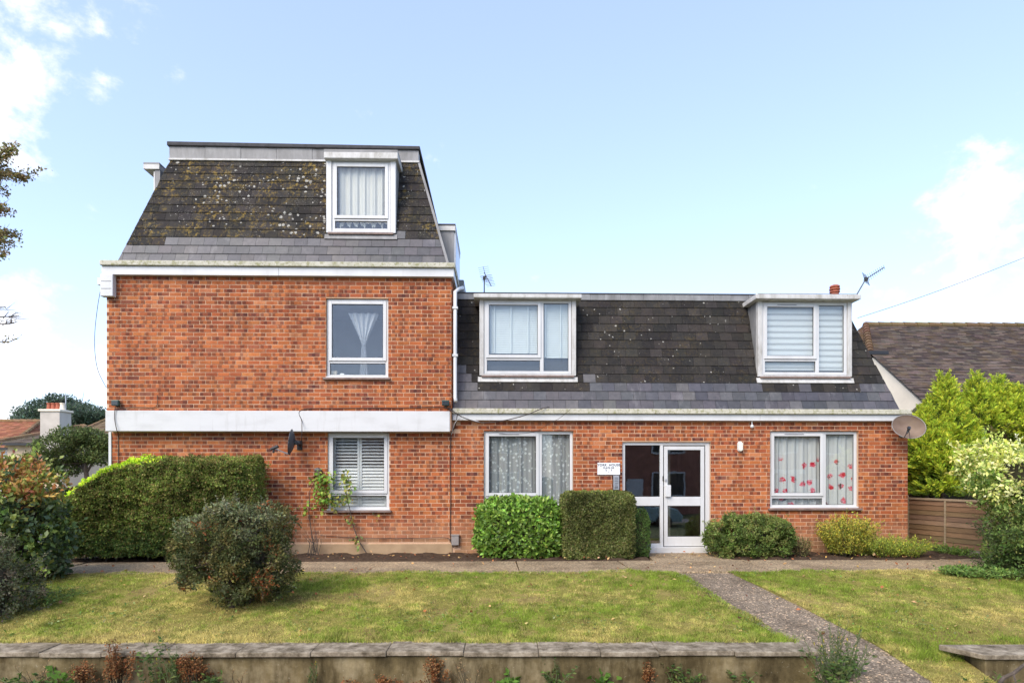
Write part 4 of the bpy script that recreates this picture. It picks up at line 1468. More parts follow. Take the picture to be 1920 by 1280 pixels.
# louvred shutters
sx0, sx1 = OP_LL[0] + .075, OP_LL[1] - .075
sz0, sz1 = OP_LL[2] + .05, BAND_B - .07
xm = (sx0 + sx1) / 2 - .01
for (a, c, side) in ((sx0, xm - .002, 'left'), (xm + .002, sx1, 'right')):
    e = empty('window_shutter', ((a + c) / 2, YL + .17, sz0), f'{side} hand white louvred shutter in the window below the band', 'shutter')
    mb = MB(); bars(mb, a, c, sz0, sz1, YL + .15, YL + .18, .042); mb.build('stile_frame', 'upvc', e, bevel=.004)
    wv = (c - a) / 2 - .043
    zz = sz1 - .075
    k = 0
    while zz > sz0 + .05:
        ang = math.radians(32) if zz > WZ(670, 875, YL) else math.radians(62)
        mb = MB()
        hy, hz = .030 * math.cos(ang), .030 * math.sin(ang)
        mb.prism([(-wv, -hy, -hz - .004), (wv, -hy, -hz - .004), (wv, hy, hz - .004), (-wv, hy, hz - .004)][::-1][::-1], [(-wv, -hy, -hz + .004), (wv, -hy, -hz + .004), (wv, hy, hz + .004), (-wv, hy, hz + .004)])
        o = bpy.data.objects.new('louvre', mb.mesh('louvre', 'upvc')); COL.objects.link(o); o.parent = e
        o.location = (0, 0, zz - sz0)
        zz -= .062
        k += 1

# ------------------------------------------------------------------ fittings on the wall
def text_mesh(txt, size, loc, mat, parent, name='lettering'):
    cu = bpy.data.curves.new('t', 'FONT')
    cu.body = txt; cu.size = size; cu.align_x = 'CENTER'; cu.align_y = 'CENTER'; cu.extrude = 0.0008; cu.offset = 0.0018; cu.space_character = 1.12
    to = bpy.data.objects.new('t', cu)
    me = bpy.data.meshes.new_from_object(to)
    bpy.data.objects.remove(to)
    me.transform(Matrix.Translation(loc) @ Matrix.Rotation(math.pi / 2, 4, 'X'))
    me.materials.clear(); me.materials.append(MATS[mat])
    return link_obj(name, me, parent)
sgx0, sgx1 = WX(1120, YL), WX(1162, YL)
sgz0, sgz1 = WZ(1140, 889.5, YL), WZ(1140, 867, YL)
sg = empty('name_sign', ((sgx0 + sgx1) / 2, YL - .02, sgz0), 'white name board of the building on the brick beside the entrance', 'sign')
box_obj('board', 'sign_white', sg, sgx0, sgx1, YL - .028, YL - .003, sgz0, sgz1, .003)
cx_ = (sgx0 + sgx1) / 2
hS = sgz1 - sgz0
for txt, sz, fz in (('YORK  HOUSE', .062, .80), ('FLATS OF', .045, .56), ('5  -  7', .045, .36), ('6', .042, .18)):
    text_mesh(txt, sz, Vector((cx_, YL - .0288, sgz0 + hS * fz)), 'letter_dark', sg)
for sx in (sgx0 + .02, sgx1 - .02):
    b = MB(); b.box(sx - .004, sx + .004, YL - .031, YL - .0282, sgz0 + hS * .48, sgz0 + hS * .48 + .008); b.build('screw', 'steel', sg)
ic0, ic1 = WX(1149.5, YL), WX(1160.5, YL)
icz0, icz1 = WZ(1155, 917.5, YL), WZ(1155, 890.5, YL)
ic = empty('intercom', ((ic0 + ic1) / 2, YL - .02, icz0), 'slim silver intercom panel with call buttons under the name board', 'intercom')
box_obj('back_box', 'black_metal', ic, ic0 - .012, ic1 + .012, YL - .022, YL - .003, icz0 - .012, icz1 + .004, .004)
box_obj('face_plate', 'steel', ic, ic0 + .002, ic1 - .002, YL - .034, YL - .0225, icz0, icz1 - .004, .003)
for k in range(5):
    zz = icz1 - .055 - k * .033
    box_obj('call_button', 'grey_metal', ic, ic0 + .022, ic1 - .022, YL - .040, YL - .0345, zz, zz + .013, .002)
box_obj('speaker_grille', 'grey_metal', ic, ic0 + .022, ic1 - .022, YL - .037, YL - .0345, icz0 + .02, icz0 + .07)
# bulkhead lamp right of the door
lp = W(1387, 837, YL)
lm = empty('wall_lamp', (lp.x, YL - .03, lp.z - .1), 'cream oval bulkhead lamp on the brick right of the entrance', 'lamp')
def capsule(x, z, w_, h_, yb, yf, n=10):
    pts = []
    r = w_ / 2
    for k in range(n + 1):
        t = math.pi * k / n
        pts.append((x + r * math.cos(t), z + h_ / 2 - r + r * math.sin(t)))
    for k in range(n + 1):
        t = math.pi + math.pi * k / n
        pts.append((x + r * math.cos(t), z - h_ / 2 + r + r * math.sin(t)))
    mb = MB(); mb.prism([(p[0], yb, p[1]) for p in pts][::-1], [(p[0], yf, p[1]) for p in pts][::-1]); return mb
capsule(lp.x, lp.z, .105, .205, YL - .002, YL - .022).build('back_plate', 'upvc', lm, bevel=.004)
capsule(lp.x, lp.z, .088, .185, YL - .0225, YL - .075).build('diffuser', 'lamp_cover', lm, bevel=.02)
# small white sensor under the right fascia
sp_ = W(1410, 799, YL - .06)
sn = empty('motion_sensor', (sp_.x, sp_.y, sp_.z), 'small white round sensor hanging under the right fascia', 'sensor')
b = MB(); b.tube([(sp_.x, sp_.y, WZ(1410, 788, FR) + .002), (sp_.x, sp_.y, sp_.z + .03)], .009, 8); b.build('stem', 'upvc', sn)
b = MB(); b.lathe([(0, -.035), (.022, -.03), (.034, -.005), (.030, .02), (.012, .035), (0, .035)], (sp_.x, sp_.y, sp_.z), 14); b.build('head', 'upvc', sn, smooth=True)
# two dark green floodlight boxes
for (px, lab) in ((221, 'dark green box light at the left corner of the upper wall'), (836, 'dark green box light at the right corner of the upper wall')):
    c = W(px, 756, YU)
    fe = empty('floodlight', (c.x, YU - .03, c.z), lab, 'light')
    box_obj('housing', 'green_plastic', fe, c.x - .068, c.x + .068, YU - .10, YU - .03, c.z - .052, c.z + .052, .012)
    box_obj('bracket', 'black_metal', fe, c.x - .02, c.x + .02, YU - .0295, YU - .001, c.z - .065, c.z + .02)
    b = MB(); b.box(c.x - .055, c.x + .055, YU - .104, YU - .1005, c.z - .04, c.z + .03); b.build('lens', 'dark_window', fe)
# white louvred alarm box under the upper fascia, with siren bracket on the corner
a0, a1 = WX(191, YU - .06), WX(215, YU - .06)
az0, az1 = WZ(203, 555.5, YU - .1), WZ(203, 514, YU - .1)
al = empty('alarm_box', ((a0 + a1) / 2, YU - .1, az0), 'white louvred box under the fascia at the top left corner', 'alarm box')
box_obj('casing', 'upvc', al, a0, a1, YU - .12, YU - .002, az0, az1, .012)
for k in (1, 2):
    zz = az0 + (az1 - az0) * k / 3
    box_obj('louvre_line', 'grey_metal', al, a0 + .02, a1 - .03, YU - .124, YU - .1205, zz, zz + .008)
box_obj('side_bracket', 'upvc', al, a0 - .075, a0 - .002, YU - .08, YU - .01, az1 - .19, az1 - .06, .006)
# grey meter/cable box at the foot of the wall
g0, g1 = WX(845, YL), WX(861, YL)
gb = empty('cable_box', ((g0 + g1) / 2, YL - .05, WZ(853, 1024, YL)), 'weathered grey cable box low on the wall where the wings meet', 'cable box')
box_obj('cover', 'grey_box', gb, g0 + .02, g1, YL - .09, YL - .013, WZ(853, 1021, YL), WZ(853, 1003, YL), .012)
box_obj('lid', 'grey_box', gb, g0 + .01, g1 + .01, YL - .10, YL - .014, WZ(853, 1003, YL) + .001, WZ(853, 1003, YL) + .02, .006)
# cables
def cable(name, pts, r, mat, label):
    P_ = [Vector(p) for p in pts]
    out_ = []
    for i in range(len(P_) - 1):
        p0, p1, p2, p3 = P_[max(i - 1, 0)], P_[i], P_[i + 1], P_[min(i + 2, len(P_) - 1)]
        for k in range(6):
            t = k / 6
            out_.append(0.5 * ((2 * p1) + (-p0 + p2) * t + (2 * p0 - 5 * p1 + 4 * p2 - p3) * t * t + (-p0 + 3 * p1 - 3 * p2 + p3) * t ** 3))
    out_.append(P_[-1])
    b = MB(); b.tube(out_, r, 6)
    o = b.build(name, mat, smooth=True)
    return set_props(o, label, 'cable')
def wp(px, py, D, off=.02): p = W(px, py, D - off); return p
cable('cable', [wp(858, 775, YL, .24), wp(853, 800, YL), wp(846, 815, YL), wp(844, 870, YL), wp(845, 930, YL), wp(844, 985, YL), wp(845, 1012, YL, .03), wp(851, 1026, YL, .05)], .008, 'cable_dark', 'dark cable running down the wall to the grey cable box')
cable('cable', [wp(600, 1003, YL, .035), wp(660, 1007, YL, .03), wp(740, 1009, YL, .03), wp(800, 1008, YL, .03), wp(838, 1008, YL, .03), wp(846, 1018, YL, .04)], .006, 'cable_dark', 'thin dark cable sagging along the plinth below the shuttered window')
cable('cable', [wp(564, 838, YL, .12), wp(566, 812, YL, .42), wp(566, 790, YU, .04), wp(566, 768, YU), wp(640, 765, YU), wp(760, 764, YU), wp(830, 763, YU), wp(848, 772, YU, .05)], .007, 'cable_dark', 'black cable rising over the white band to the right floodlight')
cable('cable', [wp(840, 764, YU, .03), wp(870, 783, YL, .2), wp(905, 792, YL, .2), wp(945, 788, YL, .2), wp(985, 778, YL, .2), wp(1015, 766, YL, .2), wp(1030, 763, YL, .1)], .009, 'cable_dark', 'thick black cables looping across the low fascia near the downpipe')
cable('cable', [wp(846, 815, YL), wp(853, 793, YL, .1), wp(866, 781, YL, .2), wp(880, 785, YL, .2), wp(905, 793, YL, .19)], .007, 'cable_white', 'short white cable looping at the left end of the low fascia')
cable('cable', [wp(1070, 766, YL, .2), wp(1050, 783, YL, .19), wp(1025, 797, YL, .16), wp(1005, 808, YL, .03), wp(975, 813, YL, .02), wp(940, 812, YL, .02), wp(912, 800, YL, .03)], .004, 'cable_dark', 'thin cable drooping over the lace-curtain window head')
cable('cable', [wp(216, 762, YU, .05), wp(215, 785, YU, .04), wp(219, 806, YU, .05), wp(222, 815, YL, .02), wp(222, 860, YL, .02), wp(222, 905, YL, .02)], .007, 'cable_dark', 'dark cable dropping from the left floodlight across the white band')
cable('cable', [wp(224, 764, YU, .03), wp(260, 763, YU), wp(292, 762, YU), wp(295, 740, YU)], .005, 'cable_dark', 'short brown cable clipped beside the left floodlight')
cable('wire', [W(188, 546, YU - .05), W(183, 575, YU - .08), W(178, 620, YU - .1), W(178, 660, YU - .1), W(184, 695, YU - .08), W(199, 726, YU - .02)], .005, 'cable_dark', 'loose black wire looping outside the left corner')
cable('wire', [W(1608, 596, 13.2), W(1700, 566, 13.2), W(1800, 530, 13.2), W(1925, 481, 13.2), W(2300, 330, 13.2)], .007, 'cable_grey', 'overhead service wire rising from the low roof to the right')

# satellite dishes
def dish(name, label, centre, aim, up, rw, rh, depth, mat, wall_pt, arm_len, group=None):
    """offset parabolic reflector with rim, back mount, LNB arm and wall bracket"""
    e = empty(name, tuple(wall_pt), label, 'satellite dish')
    aim = Vector(aim).normalized(); up = Vector(up); up = (up - aim * up.dot(aim)).normalized(); rt = up.cross(aim)
    c = Vector(centre)
    b = MB()
    n, m_ = 36, 8
    rows = []
    for k in range(m_ + 1):
        r = k / m_
        row = []
        for j in range(n):
            t = 2 * math.pi * j / n
            row.append(c + rt * (rw * r * math.cos(t)) + up * (rh * r * math.sin(t)) + aim * (depth * r * r))
        rows.append(row)
    for k in range(m_):
        for j in range(n):
            j2 = (j + 1) % n
            b.quad([rows[k][j], rows[k][j2], rows[k + 1][j2], rows[k + 1][j]])
            b.quad([p - aim * .008 for p in (rows[k][j], rows[k + 1][j], rows[k + 1][j2], rows[k][j2])])
    b.build('reflector', mat, e, smooth=True)
    b = MB(); b.tube(rows[-1] + [rows[-1][0]], .008, 6); b.build('rim', mat if mat != 'dish_mesh' else 'grey_box', e, smooth=True)
    foot = c - up * rh + aim * depth
    head = foot + aim * arm_len + up * (rh * .35)
    b = MB(); b.tube([foot - aim * .03, foot + (head - foot) * .5, head], .011, 8); b.tube([foot + rt * .1, head], .006, 6); b.build('feed_arm', 'grey_metal', e)
    b = MB(); b.tube([head - aim * .02 + up * .03, head - aim * .07 + up * .045, head + aim * .06 - up * .03], [.028, .034, .026], 10); b.tube([head + up * .0, head - up * .09], .02, 8); b.build('receiver', 'black_metal', e)
    b = MB()
    bk = c - aim * .05
    b.tube([c - aim * .008, bk, Vector(wall_pt) + (bk - Vector(wall_pt)) * .4, Vector(wall_pt)], [.05, .045, .022, .022], 10)
    b.build('mount_arm', 'black_metal', e)
    w0 = Vector(wall_pt)
    box_obj('wall_plate', 'black_metal', e, w0.x - .05, w0.x + .05, w0.y - .012, w0.y, w0.z - .09, w0.z + .09)
    return e
dc = W(552, 829, YL - .33)
dish('satellite_dish', 'dark grey satellite dish seen edge-on left of the shuttered window', dc, (-1, -.13, .12), (0, 0, 1), .20, .235, .07, 'dish_grey', (WX(562, YL), YL - .001, dc.z - .04), .28)
dc = W(1703, 801, YL - .30)
dish('satellite_dish', 'large brown mesh satellite dish on the right corner of the house', dc, (-.45, -1, .25), (.42, 0, 1), .285, .225, .06, 'dish_mesh', (WX(1690, YL), YL - .001, dc.z - .08), .30)

# TV aerials
def aerial(label, foot, mast_top, boom0, boom1, n, el, plane):
    e = empty('tv_aerial', tuple(foot), label, 'aerial')
    foot, mast_top, boom0, boom1 = map(Vector, (foot, mast_top, boom0, boom1))
    b = MB(); b.tube([foot, mast_top], .014, 8); b.build('mast', 'aerial_metal', e)
    b = MB(); b.tube([boom0, boom1], .010, 6); b.build('boom', 'aerial_metal', e)
    d = (boom1 - boom0)
    pl = Vector(plane).normalized()
    b = MB()
    for k in range(n):
        p = boom0 + d * (.25 + .75 * k / (n - 1))
        b.tube([p - pl * el * (1 - .35 * k / n), p + pl * el * (1 - .35 * k / n)], .004, 5)
    b.build('directors', 'aerial_metal', e)
    b = MB()
    q = boom0 + d * .12
    side = d.normalized().cross(pl).normalized()
    for s_ in (-1, 1):
        for k in range(4):
            pp = q + side * s_ * (.03 + .05 * k)
            b.tube([pp - pl * .12, pp + pl * .12], .003, 5)
        b.tube([q, q + side * s_ * .19], .005, 5)
    b.build('reflector', 'aerial_metal', e)
    b = MB(); b.box(mast_top.x - .03, mast_top.x + .03, mast_top.y - .03, mast_top.y + .03, mast_top.z - .05, mast_top.z + .02); b.build('clamp', 'black_metal', e)
    return e
aerial('slanting tv aerial on the roof beside the terracotta flue', W(1606, 553, 13.0), W(1624, 522, 13.0), W(1619, 526, 13.0), W(1658, 501, 12.8), 9, .07, (.35, .2, -.6))
aerial('small tv aerial standing behind the venetian-blind dormer', W(908, 560, 14.2), W(908, 520, 14.2), W(908, 511, 14.4), W(921, 536, 14.0), 8, .14, (1, -.2, .1))
# ------------------------------------------------------------------ garden walls
def garden_wall(name, label, p0, p1, coping_z, slabs, ends, dep=.38, base=-.95):
    """p0->p1: front line of the coping (x, y), wall below; slabs: list of lengths"""
    a, c = Vector((*p0, 0)), Vector((*p1, 0))
    d = (c - a).normalized()
    nrm = Vector((-d.y, d.x, 0))
    e = empty(name, (a.x, a.y, base + .15), label, 'wall')
    L = (c - a).length
    b = MB()
    o0, o1 = a + nrm * .035 + d * .03, c + nrm * .035 - d * .03
    q = [o0, o1, o1 + nrm * (dep - .07), o0 + nrm * (dep - .07)]
    b.prism([(v_.x, v_.y, base) for v_ in q], [(v_.x, v_.y, coping_z - .052) for v_ in q])
    b.build('wall_body', 'wall_render', e, bevel=.01)
    t = 0.0
    k = 0
    while t < L - .05:
        l = slabs[k % len(slabs)]
        t2 = min(L, t + l)
        dz_ = random.uniform(-.006, .006)
        b = MB()
        s0, s1 = a + d * (t + .002), a + d * (t2 - .002)
        sk = random.uniform(-.012, .012)
        if k == 0 and ends[0]: s0b = s0 + nrm * dep + d * ends[0]
        else: s0b = s0 + nrm * dep
        q = [s0 + nrm * sk, s1 + nrm * sk, s1 + nrm * (dep + sk), s0b + nrm * sk]
        b.prism([(v_.x, v_.y, coping_z - .05 + dz_) for v_ in q], [(v_.x, v_.y, coping_z + dz_ + (.012 if i > 1 else 0)) for i, v_ in enumerate(q)])
        b.build('coping_slab', 'coping', e, bevel=.008)
        t = t2
        k += 1
    return e
cz = CAMZ - (1217 - HOR) / F * 6.9
garden_wall('garden_wall', 'long low rendered garden wall with concrete coping in the foreground', (-9.5, 6.97), (3.44, 6.74), cz, [.62, .81, .79, .80, .82, .80, .66], (0, 0))
garden_wall('garden_wall', 'short stub of garden wall with coping right of the entrance path', (5.02, 6.48), (9.5, 6.42), cz + .02, [.8, .82], (-.22, 0))

# ------------------------------------------------------------------ fence
FW = (0.26, 0.165, 0.095)
def fence_panel(e, p0, p1, z0, z1, nslat, shared=None):
    a, c = Vector((p0[0], p0[1], 0)), Vector((p1[0], p1[1], 0))
    d = (c - a); L = d.length; d.normalize()
    nrm = Vector((d.y, -d.x, 0))
    if nrm.y > 0 and abs(nrm.y) > .3: nrm = -nrm
    if abs(nrm.y) <= .3 and nrm.x > 0: nrm = -nrm
    def strip(nm, t0, t1, za, zb, d0, d1, col, lean=0.0):
        b = MB()
        q0, q1 = a + d * t0, a + d * t1
        lo = [q0 + nrm * (d0 + lean), q1 + nrm * (d0 + lean), q1 + nrm * (d1 + lean), q0 + nrm * (d1 + lean)]
        hi = [q0 + nrm * d0, q1 + nrm * d0, q1 + nrm * d1, q0 + nrm * d1]
        b.prism([(v_.x, v_.y, za) for v_ in lo], [(v_.x, v_.y, zb) for v_ in hi], col)
        return b.build(nm, 'fence_wood', e)
    h = (z1 - z0) / nslat
    for k in range(nslat):
        strip('slat', .03, L - .03, z0 + k * h + random.uniform(-.006, .006), z0 + (k + 1) * h + .018, .0, .011, jit(FW, .22), .016)
    strip('rail', 0, L, z1 - .004, z1 + .036, -.02, .045, jit((.33, .25, .17), .1))
    n = max(2, int(L / .62))
    for k in range(n + 1):
        t = L * k / n
        t = min(max(t, .02), L - .02)
        strip('batten', t - .018, t + .018, z0, z1 - .005, .030, .048, jit((.36, .27, .18), .12))
fp0 = Vector((8.72, 13.45)); fp1 = Vector((9.10, 11.62)); fp2 = Vector((9.48, 9.79))
fz0, fz1 = .10, 1.02
fe = empty('garden_fence', (8.72, 13.45, 0), 'low brown lap-panel fence with posts right of the house', 'fence')
fence_panel(fe, (7.9, 13.52), (8.66, 13.46), fz0 - .02, fz1 + .0, 9)
fence_panel(fe, fp0 + Vector((.01, -.06)), fp1, fz0, fz1, 9)
fence_panel(fe, fp1 + Vector((.02, -.09)), fp2, fz0 - .06, fz1 - .06, 9)
for (x, y) in ((8.70, 13.46), (9.105, 11.575), (9.49, 9.74)):
    b = MB(); b.box(x - .045, x + .045, y - .045, y + .045, -.2, 1.10 if y > 13 else 1.06, (.34, .26, .18)); b.build('post', 'fence_wood', fe, bevel=.006)
for (q0, q1) in ((fp0, fp1), (fp1, fp2)):
    d = (q1 - q0).normalized(); n_ = Vector((d.y, -d.x))
    n_ = -n_ if n_.x > 0 else n_
    a, c = q0 + d * .06, q1 - d * .06
    b = MB(); q = [a - n_ * .005, c - n_ * .005, c + n_ * .045, a + n_ * .045]
    b.prism([(v_.x, v_.y, -.12) for v_ in q], [(v_.x, v_.y, fz0 - .012) for v_ in q]); b.build('gravel_board', 'gravel_board', fe)

# ------------------------------------------------------------------ neighbouring houses
def tiled_slope(bm, bl, br, tl, tr, course, tilew, cols, thick=.02, wob=.006):
    """rows of tiles from the eave (bl-br) to the top (tl-tr), each course lapping the one below"""
    bl, br, tl, tr = map(Vector, (bl, br, tl, tr))
    nrm = (br - bl).cross(tl - bl).normalized()
    if nrm.z < 0: nrm = -nrm
    n = max(1, int((tl - bl).length / course))
    for k in range(n):
        t0, t1 = k / n, min(1, (k + 1.15) / n)
        a, c = bl.lerp(tl, t0), br.lerp(tr, t0)
        e, f_ = bl.lerp(tl, t1), br.lerp(tr, t1)
        w_ = (c - a).length
        m_ = max(1, int(w_ / tilew))
        for j in range(m_):
            u0, u1 = j / m_, (j + 1) / m_
            off = (.5 / m_ if k % 2 else 0)
            u0, u1 = max(0, u0 - off), min(1, u1 - off)
            if u1 - u0 < .0005: continue
            lift = thick + random.uniform(-wob, wob)
            p = [a.lerp(c, u0) + nrm * lift, a.lerp(c, u1) + nrm * lift, e.lerp(f_, u1) + nrm * .004, e.lerp(f_, u0) + nrm * .004]
            col = jit(random.choice(cols), .18)
            bm.quad(p, col)
            bm.quad([p[0] - nrm * thick, p[1] - nrm * thick, p[1], p[0]], col)
TB = [(.082, .061, .051), (.11, .083, .068), (.062, .047, .041), (.14, .106, .085)]
nb = empty('neighbour_house', (15, 18, 0), 'neighbouring house with long brown tiled roof and cream gable on the right', 'house')
vg0 = Vector((11.80, 20.0, 5.36))         # top of the verge, under the half hip
rd0 = Vector((12.75, 21.9, 6.72))         # ridge end
slp = (rd0.z - vg0.z) / (rd0.y - vg0.y)
eav_y = 16.3
eav_z = vg0.z - slp * (vg0.y - eav_y)
XR = 30.0
b = MB()
tiled_slope(b, (11.80, eav_y, eav_z), (XR, eav_y, eav_z), vg0, (XR, vg0.y, vg0.z), .105, .28, TB)
tiled_slope(b, vg0, (XR, vg0.y, vg0.z), rd0, (XR, rd0.y, rd0.z), .105, .28, TB)
hb = Vector((11.80, 24.2, 5.36))
tiled_slope(b, hb, vg0 + Vector((-.1, 0, 0)), rd0 + Vector((-.02, .1, 0)), rd0, .105, .28, [(.19, .11, .06), (.15, .09, .055)])
o = b.build('roof_tiles', 'tile', nb); set_props(o, kind='stuff')
b = MB(); b.prism([(11.88, eav_y + .1, eav_z - .1), (XR, eav_y + .1, eav_z - .1), (XR, 27.5, eav_z - .1), (11.88, 27.5, eav_z - .1)],
                  [(12.8, 21.85, 6.6), (XR, 21.85, 6.6), (XR, 21.95, 6.6), (12.8, 21.95, 6.6)]); b.build('roof_core', 'felt_dark', nb)
b = MB(); n_ = 16
for k in range(40):
    x0_ = rd0.x + k * .44
    b.tube([(x0_, rd0.y, rd0.z), (x0_ + .43, rd0.y, rd0.z - .005)], [.12, .105], 8, jit((.17, .115, .06), .2))
b.build('ridge_tiles', 'tile', nb)
b = MB()
for k in range(11):
    p0_, p1_ = vg0.lerp(rd0, k / 11), vg0.lerp(rd0, (k + .97) / 11)
    b.tube([p0_ + Vector((0, 0, .05)), p1_ + Vector((0, 0, .03))], [.11, .09], 8, jit((.15, .085, .05), .2))
b.build('hip_tiles', 'tile', nb)
b = MB(); b.prism([(11.88, eav_y + .35, 0), (11.88, 26.0, 0), (11.88, 26.0, eav_z), (11.88, 20.0, vg0.z - .12), (11.88, eav_y + .35, eav_z + .1)],
                  [(12.2, eav_y + .35, 0), (12.2, 26.0, 0), (12.2, 26.0, eav_z), (12.2, 20.0, vg0.z - .12), (12.2, eav_y + .35, eav_z + .1)]); b.build('gable_wall', 'render_cream', nb)
b = MB(); b.box(12.21, XR, eav_y + .4, eav_y + .65, 0, eav_z); b.build('front_wall', 'render_cream', nb)
b = MB(); b.box(11.68, 12.33, vg0.y - .10, vg0.y + .02, vg0.z - .03, vg0.z + .08); b.build('gutter', 'black_metal', nb)

def far_house(name, label, X0, X1, Y0, Y1, zg, ze, zr, wall, roof_cols, ridge='x', hip=2.0, tilec=.3):
    e = empty(name, ((X0 + X1) / 2, Y0, zg), label, 'house')
    b = MB(); b.box(X0, X1, Y0, Y1, zg, ze); b.build('wall', wall, e)
    o_ = .35
    A, B_, C_, D_ = Vector((X0 - o_, Y0 - o_, ze - .05)), Vector((X1 + o_, Y0 - o_, ze - .05)), Vector((X1 + o_, Y1 + o_, ze - .05)), Vector((X0 - o_, Y1 + o_, ze - .05))
    ym, xm_ = (Y0 + Y1) / 2, (X0 + X1) / 2
    if ridge == 'x': R0, R1 = Vector((X0 + hip, ym, zr)), Vector((X1 - hip, ym, zr))
    else: R0, R1 = Vector((xm_, Y0 + hip, zr)), Vector((xm_, Y1 - hip, zr))
    b = MB()
    if ridge == 'x':
        tiled_slope(b, A, B_, R0, R1, tilec, .33, roof_cols, .035); tiled_slope(b, B_, C_, R1, R1 + Vector((0, .01, 0)), tilec, .33, roof_cols, .035)
        tiled_slope(b, D_, A, R0 + Vector((0, .01, 0)), R0, tilec, .33, roof_cols, .035); tiled_slope(b, C_, D_, R1, R0, tilec, .5, roof_cols, .035)
    else:
        tiled_slope(b, A, B_, R0, R0 + Vector((.01, 0, 0)), tilec, .33, roof_cols, .035); tiled_slope(b, B_, C_, R0, R1, tilec, .33, roof_cols, .035)
        tiled_slope(b, D_, A, R1, R0, tilec, .33, roof_cols, .035)
    o = b.build('roof_tiles', 'tile', e); set_props(o, kind='stuff')
    b = MB()
    for (p, q) in ((R0, R1), (A, R0), (B_, R1 if ridge == 'x' else R0)):
        n = max(2, int((q - p).length / .45))
        for k in range(n):
            b.tube([p.lerp(q, k / n) + Vector((0, 0, .05)), p.lerp(q, (k + .96) / n) + Vector((0, 0, .04))], [.13, .11], 7, jit((.24, .15, .08), .15))
    b.build('hip_tiles', 'tile', e)
    b = MB(); bars(b, X0 - o_, X1 + o_, -.1, .1, 0, 1, .05)
    b = MB(); b.box(X0 - o_ - .05, X1 + o_ + .05, Y0 - o_ - .08, Y0 - o_, ze - .17, ze - .05); b.build('gutter', 'black_metal', e)
    return e
# bungalow with the tall white chimney
D_ = 34.0
hx0, hx1 = WX(14, D_), WX(112, D_)
bh = far_house('bungalow', 'peach rendered bungalow with brown hipped roof and white chimney beyond the hedge', hx0, hx1, D_, D_ + 8, -.45, WZ(60, 829, D_), WZ(80, 800, D_ + 4), 'render_peach', [(.13, .105, .08), (.16, .13, .10), (.11, .09, .07)], hip=1.2)
ca, cb = WX(75, D_ - .9), WX(112, D_ - .9)
b = MB(); b.box(ca, cb, D_ - .9, D_ + .0 - .002, WZ(90, 862, D_), WZ(90, 774, D_)); b.build('chimney_stack', 'chimney_render', bh, bevel=.02)
b = MB(); b.box(ca - .07, cb + .07, D_ - .97, D_ + .07, WZ(90, 774, D_) + .001, WZ(90, 770, D_)); b.build('chimney_cap', 'render_cream', bh, bevel=.02)
for k in range(4):
    cx_ = ca + .16 + k * (cb - ca - .32) / 3
    b = MB(); b.lathe([(.13, 0), (.12, .1), (.10, .3), (.125, .31), (.125, .36), (.08, .36), (.08, .1)], (cx_, D_ - .45, WZ(90, 770, D_) + .001), 12)
    b.build('chimney_pot', 'terracotta' if k < 3 else 'render_cream', bh)
b = MB(); b.tube([(cb - .1, D_ - .3, WZ(90, 770, D_)), (cb - .1, D_ - .3, WZ(112, 737, D_))], .02, 6); b.build('chimney_mast', 'steel', bh)
b = MB(); b.box(WX(24, D_), WX(28, D_), D_ - .02, D_ - .001, WZ(26, 849, D_), WZ(26, 843, D_)); b.build('air_brick', 'terracotta', bh)
# terracotta-roofed house further left and the pale houses seen under the tree
D2_ = 40.0
far_house('bungalow', 'house with terracotta tiled roof at the far left edge', WX(-180, D2_), WX(10, D2_), D2_, D2_ + 9, -.45, WZ(0, 838, D2_), WZ(0, 790, D2_ + 4.5), 'render_white', [(.30, .115, .06), (.26, .10, .055), (.35, .15, .08)], hip=1.0)
fh = far_house('bungalow', 'white house with brown hipped roof behind the round tree', WX(112, 44), WX(262, 44), 44, 53, -.5, WZ(140, 832, 44), WZ(140, 775, 48.5), 'render_white', [(.17, .13, .08), (.20, .15, .09), (.14, .10, .065)], hip=1.5)
for (pa, pb, q0, q1, mt) in ((118, 128, 912, 890, 'dark_window'), (138, 152, 905, 885, 'dark_window'), (160, 170, 925, 880, 'terracotta'), (178, 190, 905, 885, 'dark_window')):
    b = MB(); b.box(WX(pa, 44), WX(pb, 44), 43.93, 43.999, WZ(pa, q0, 44), WZ(pa, q1, 44)); b.build('window' if mt == 'dark_window' else 'door', mt, fh)
fh = far_house('bungalow', 'small pale house glimpsed between the left shrub and the round tree', WX(40, 56), WX(110, 56), 56, 63, -.5, WZ(80, 876, 56), WZ(80, 850, 60), 'render_white', [(.25, .12, .08)], hip=2)
for px in (70, 88, 100):
    b = MB(); b.box(WX(px, 56), WX(px + 7, 56), 55.93, 55.999, WZ(px, 912, 56), WZ(px, 895, 56)); b.build('window', 'dark_window', fh)
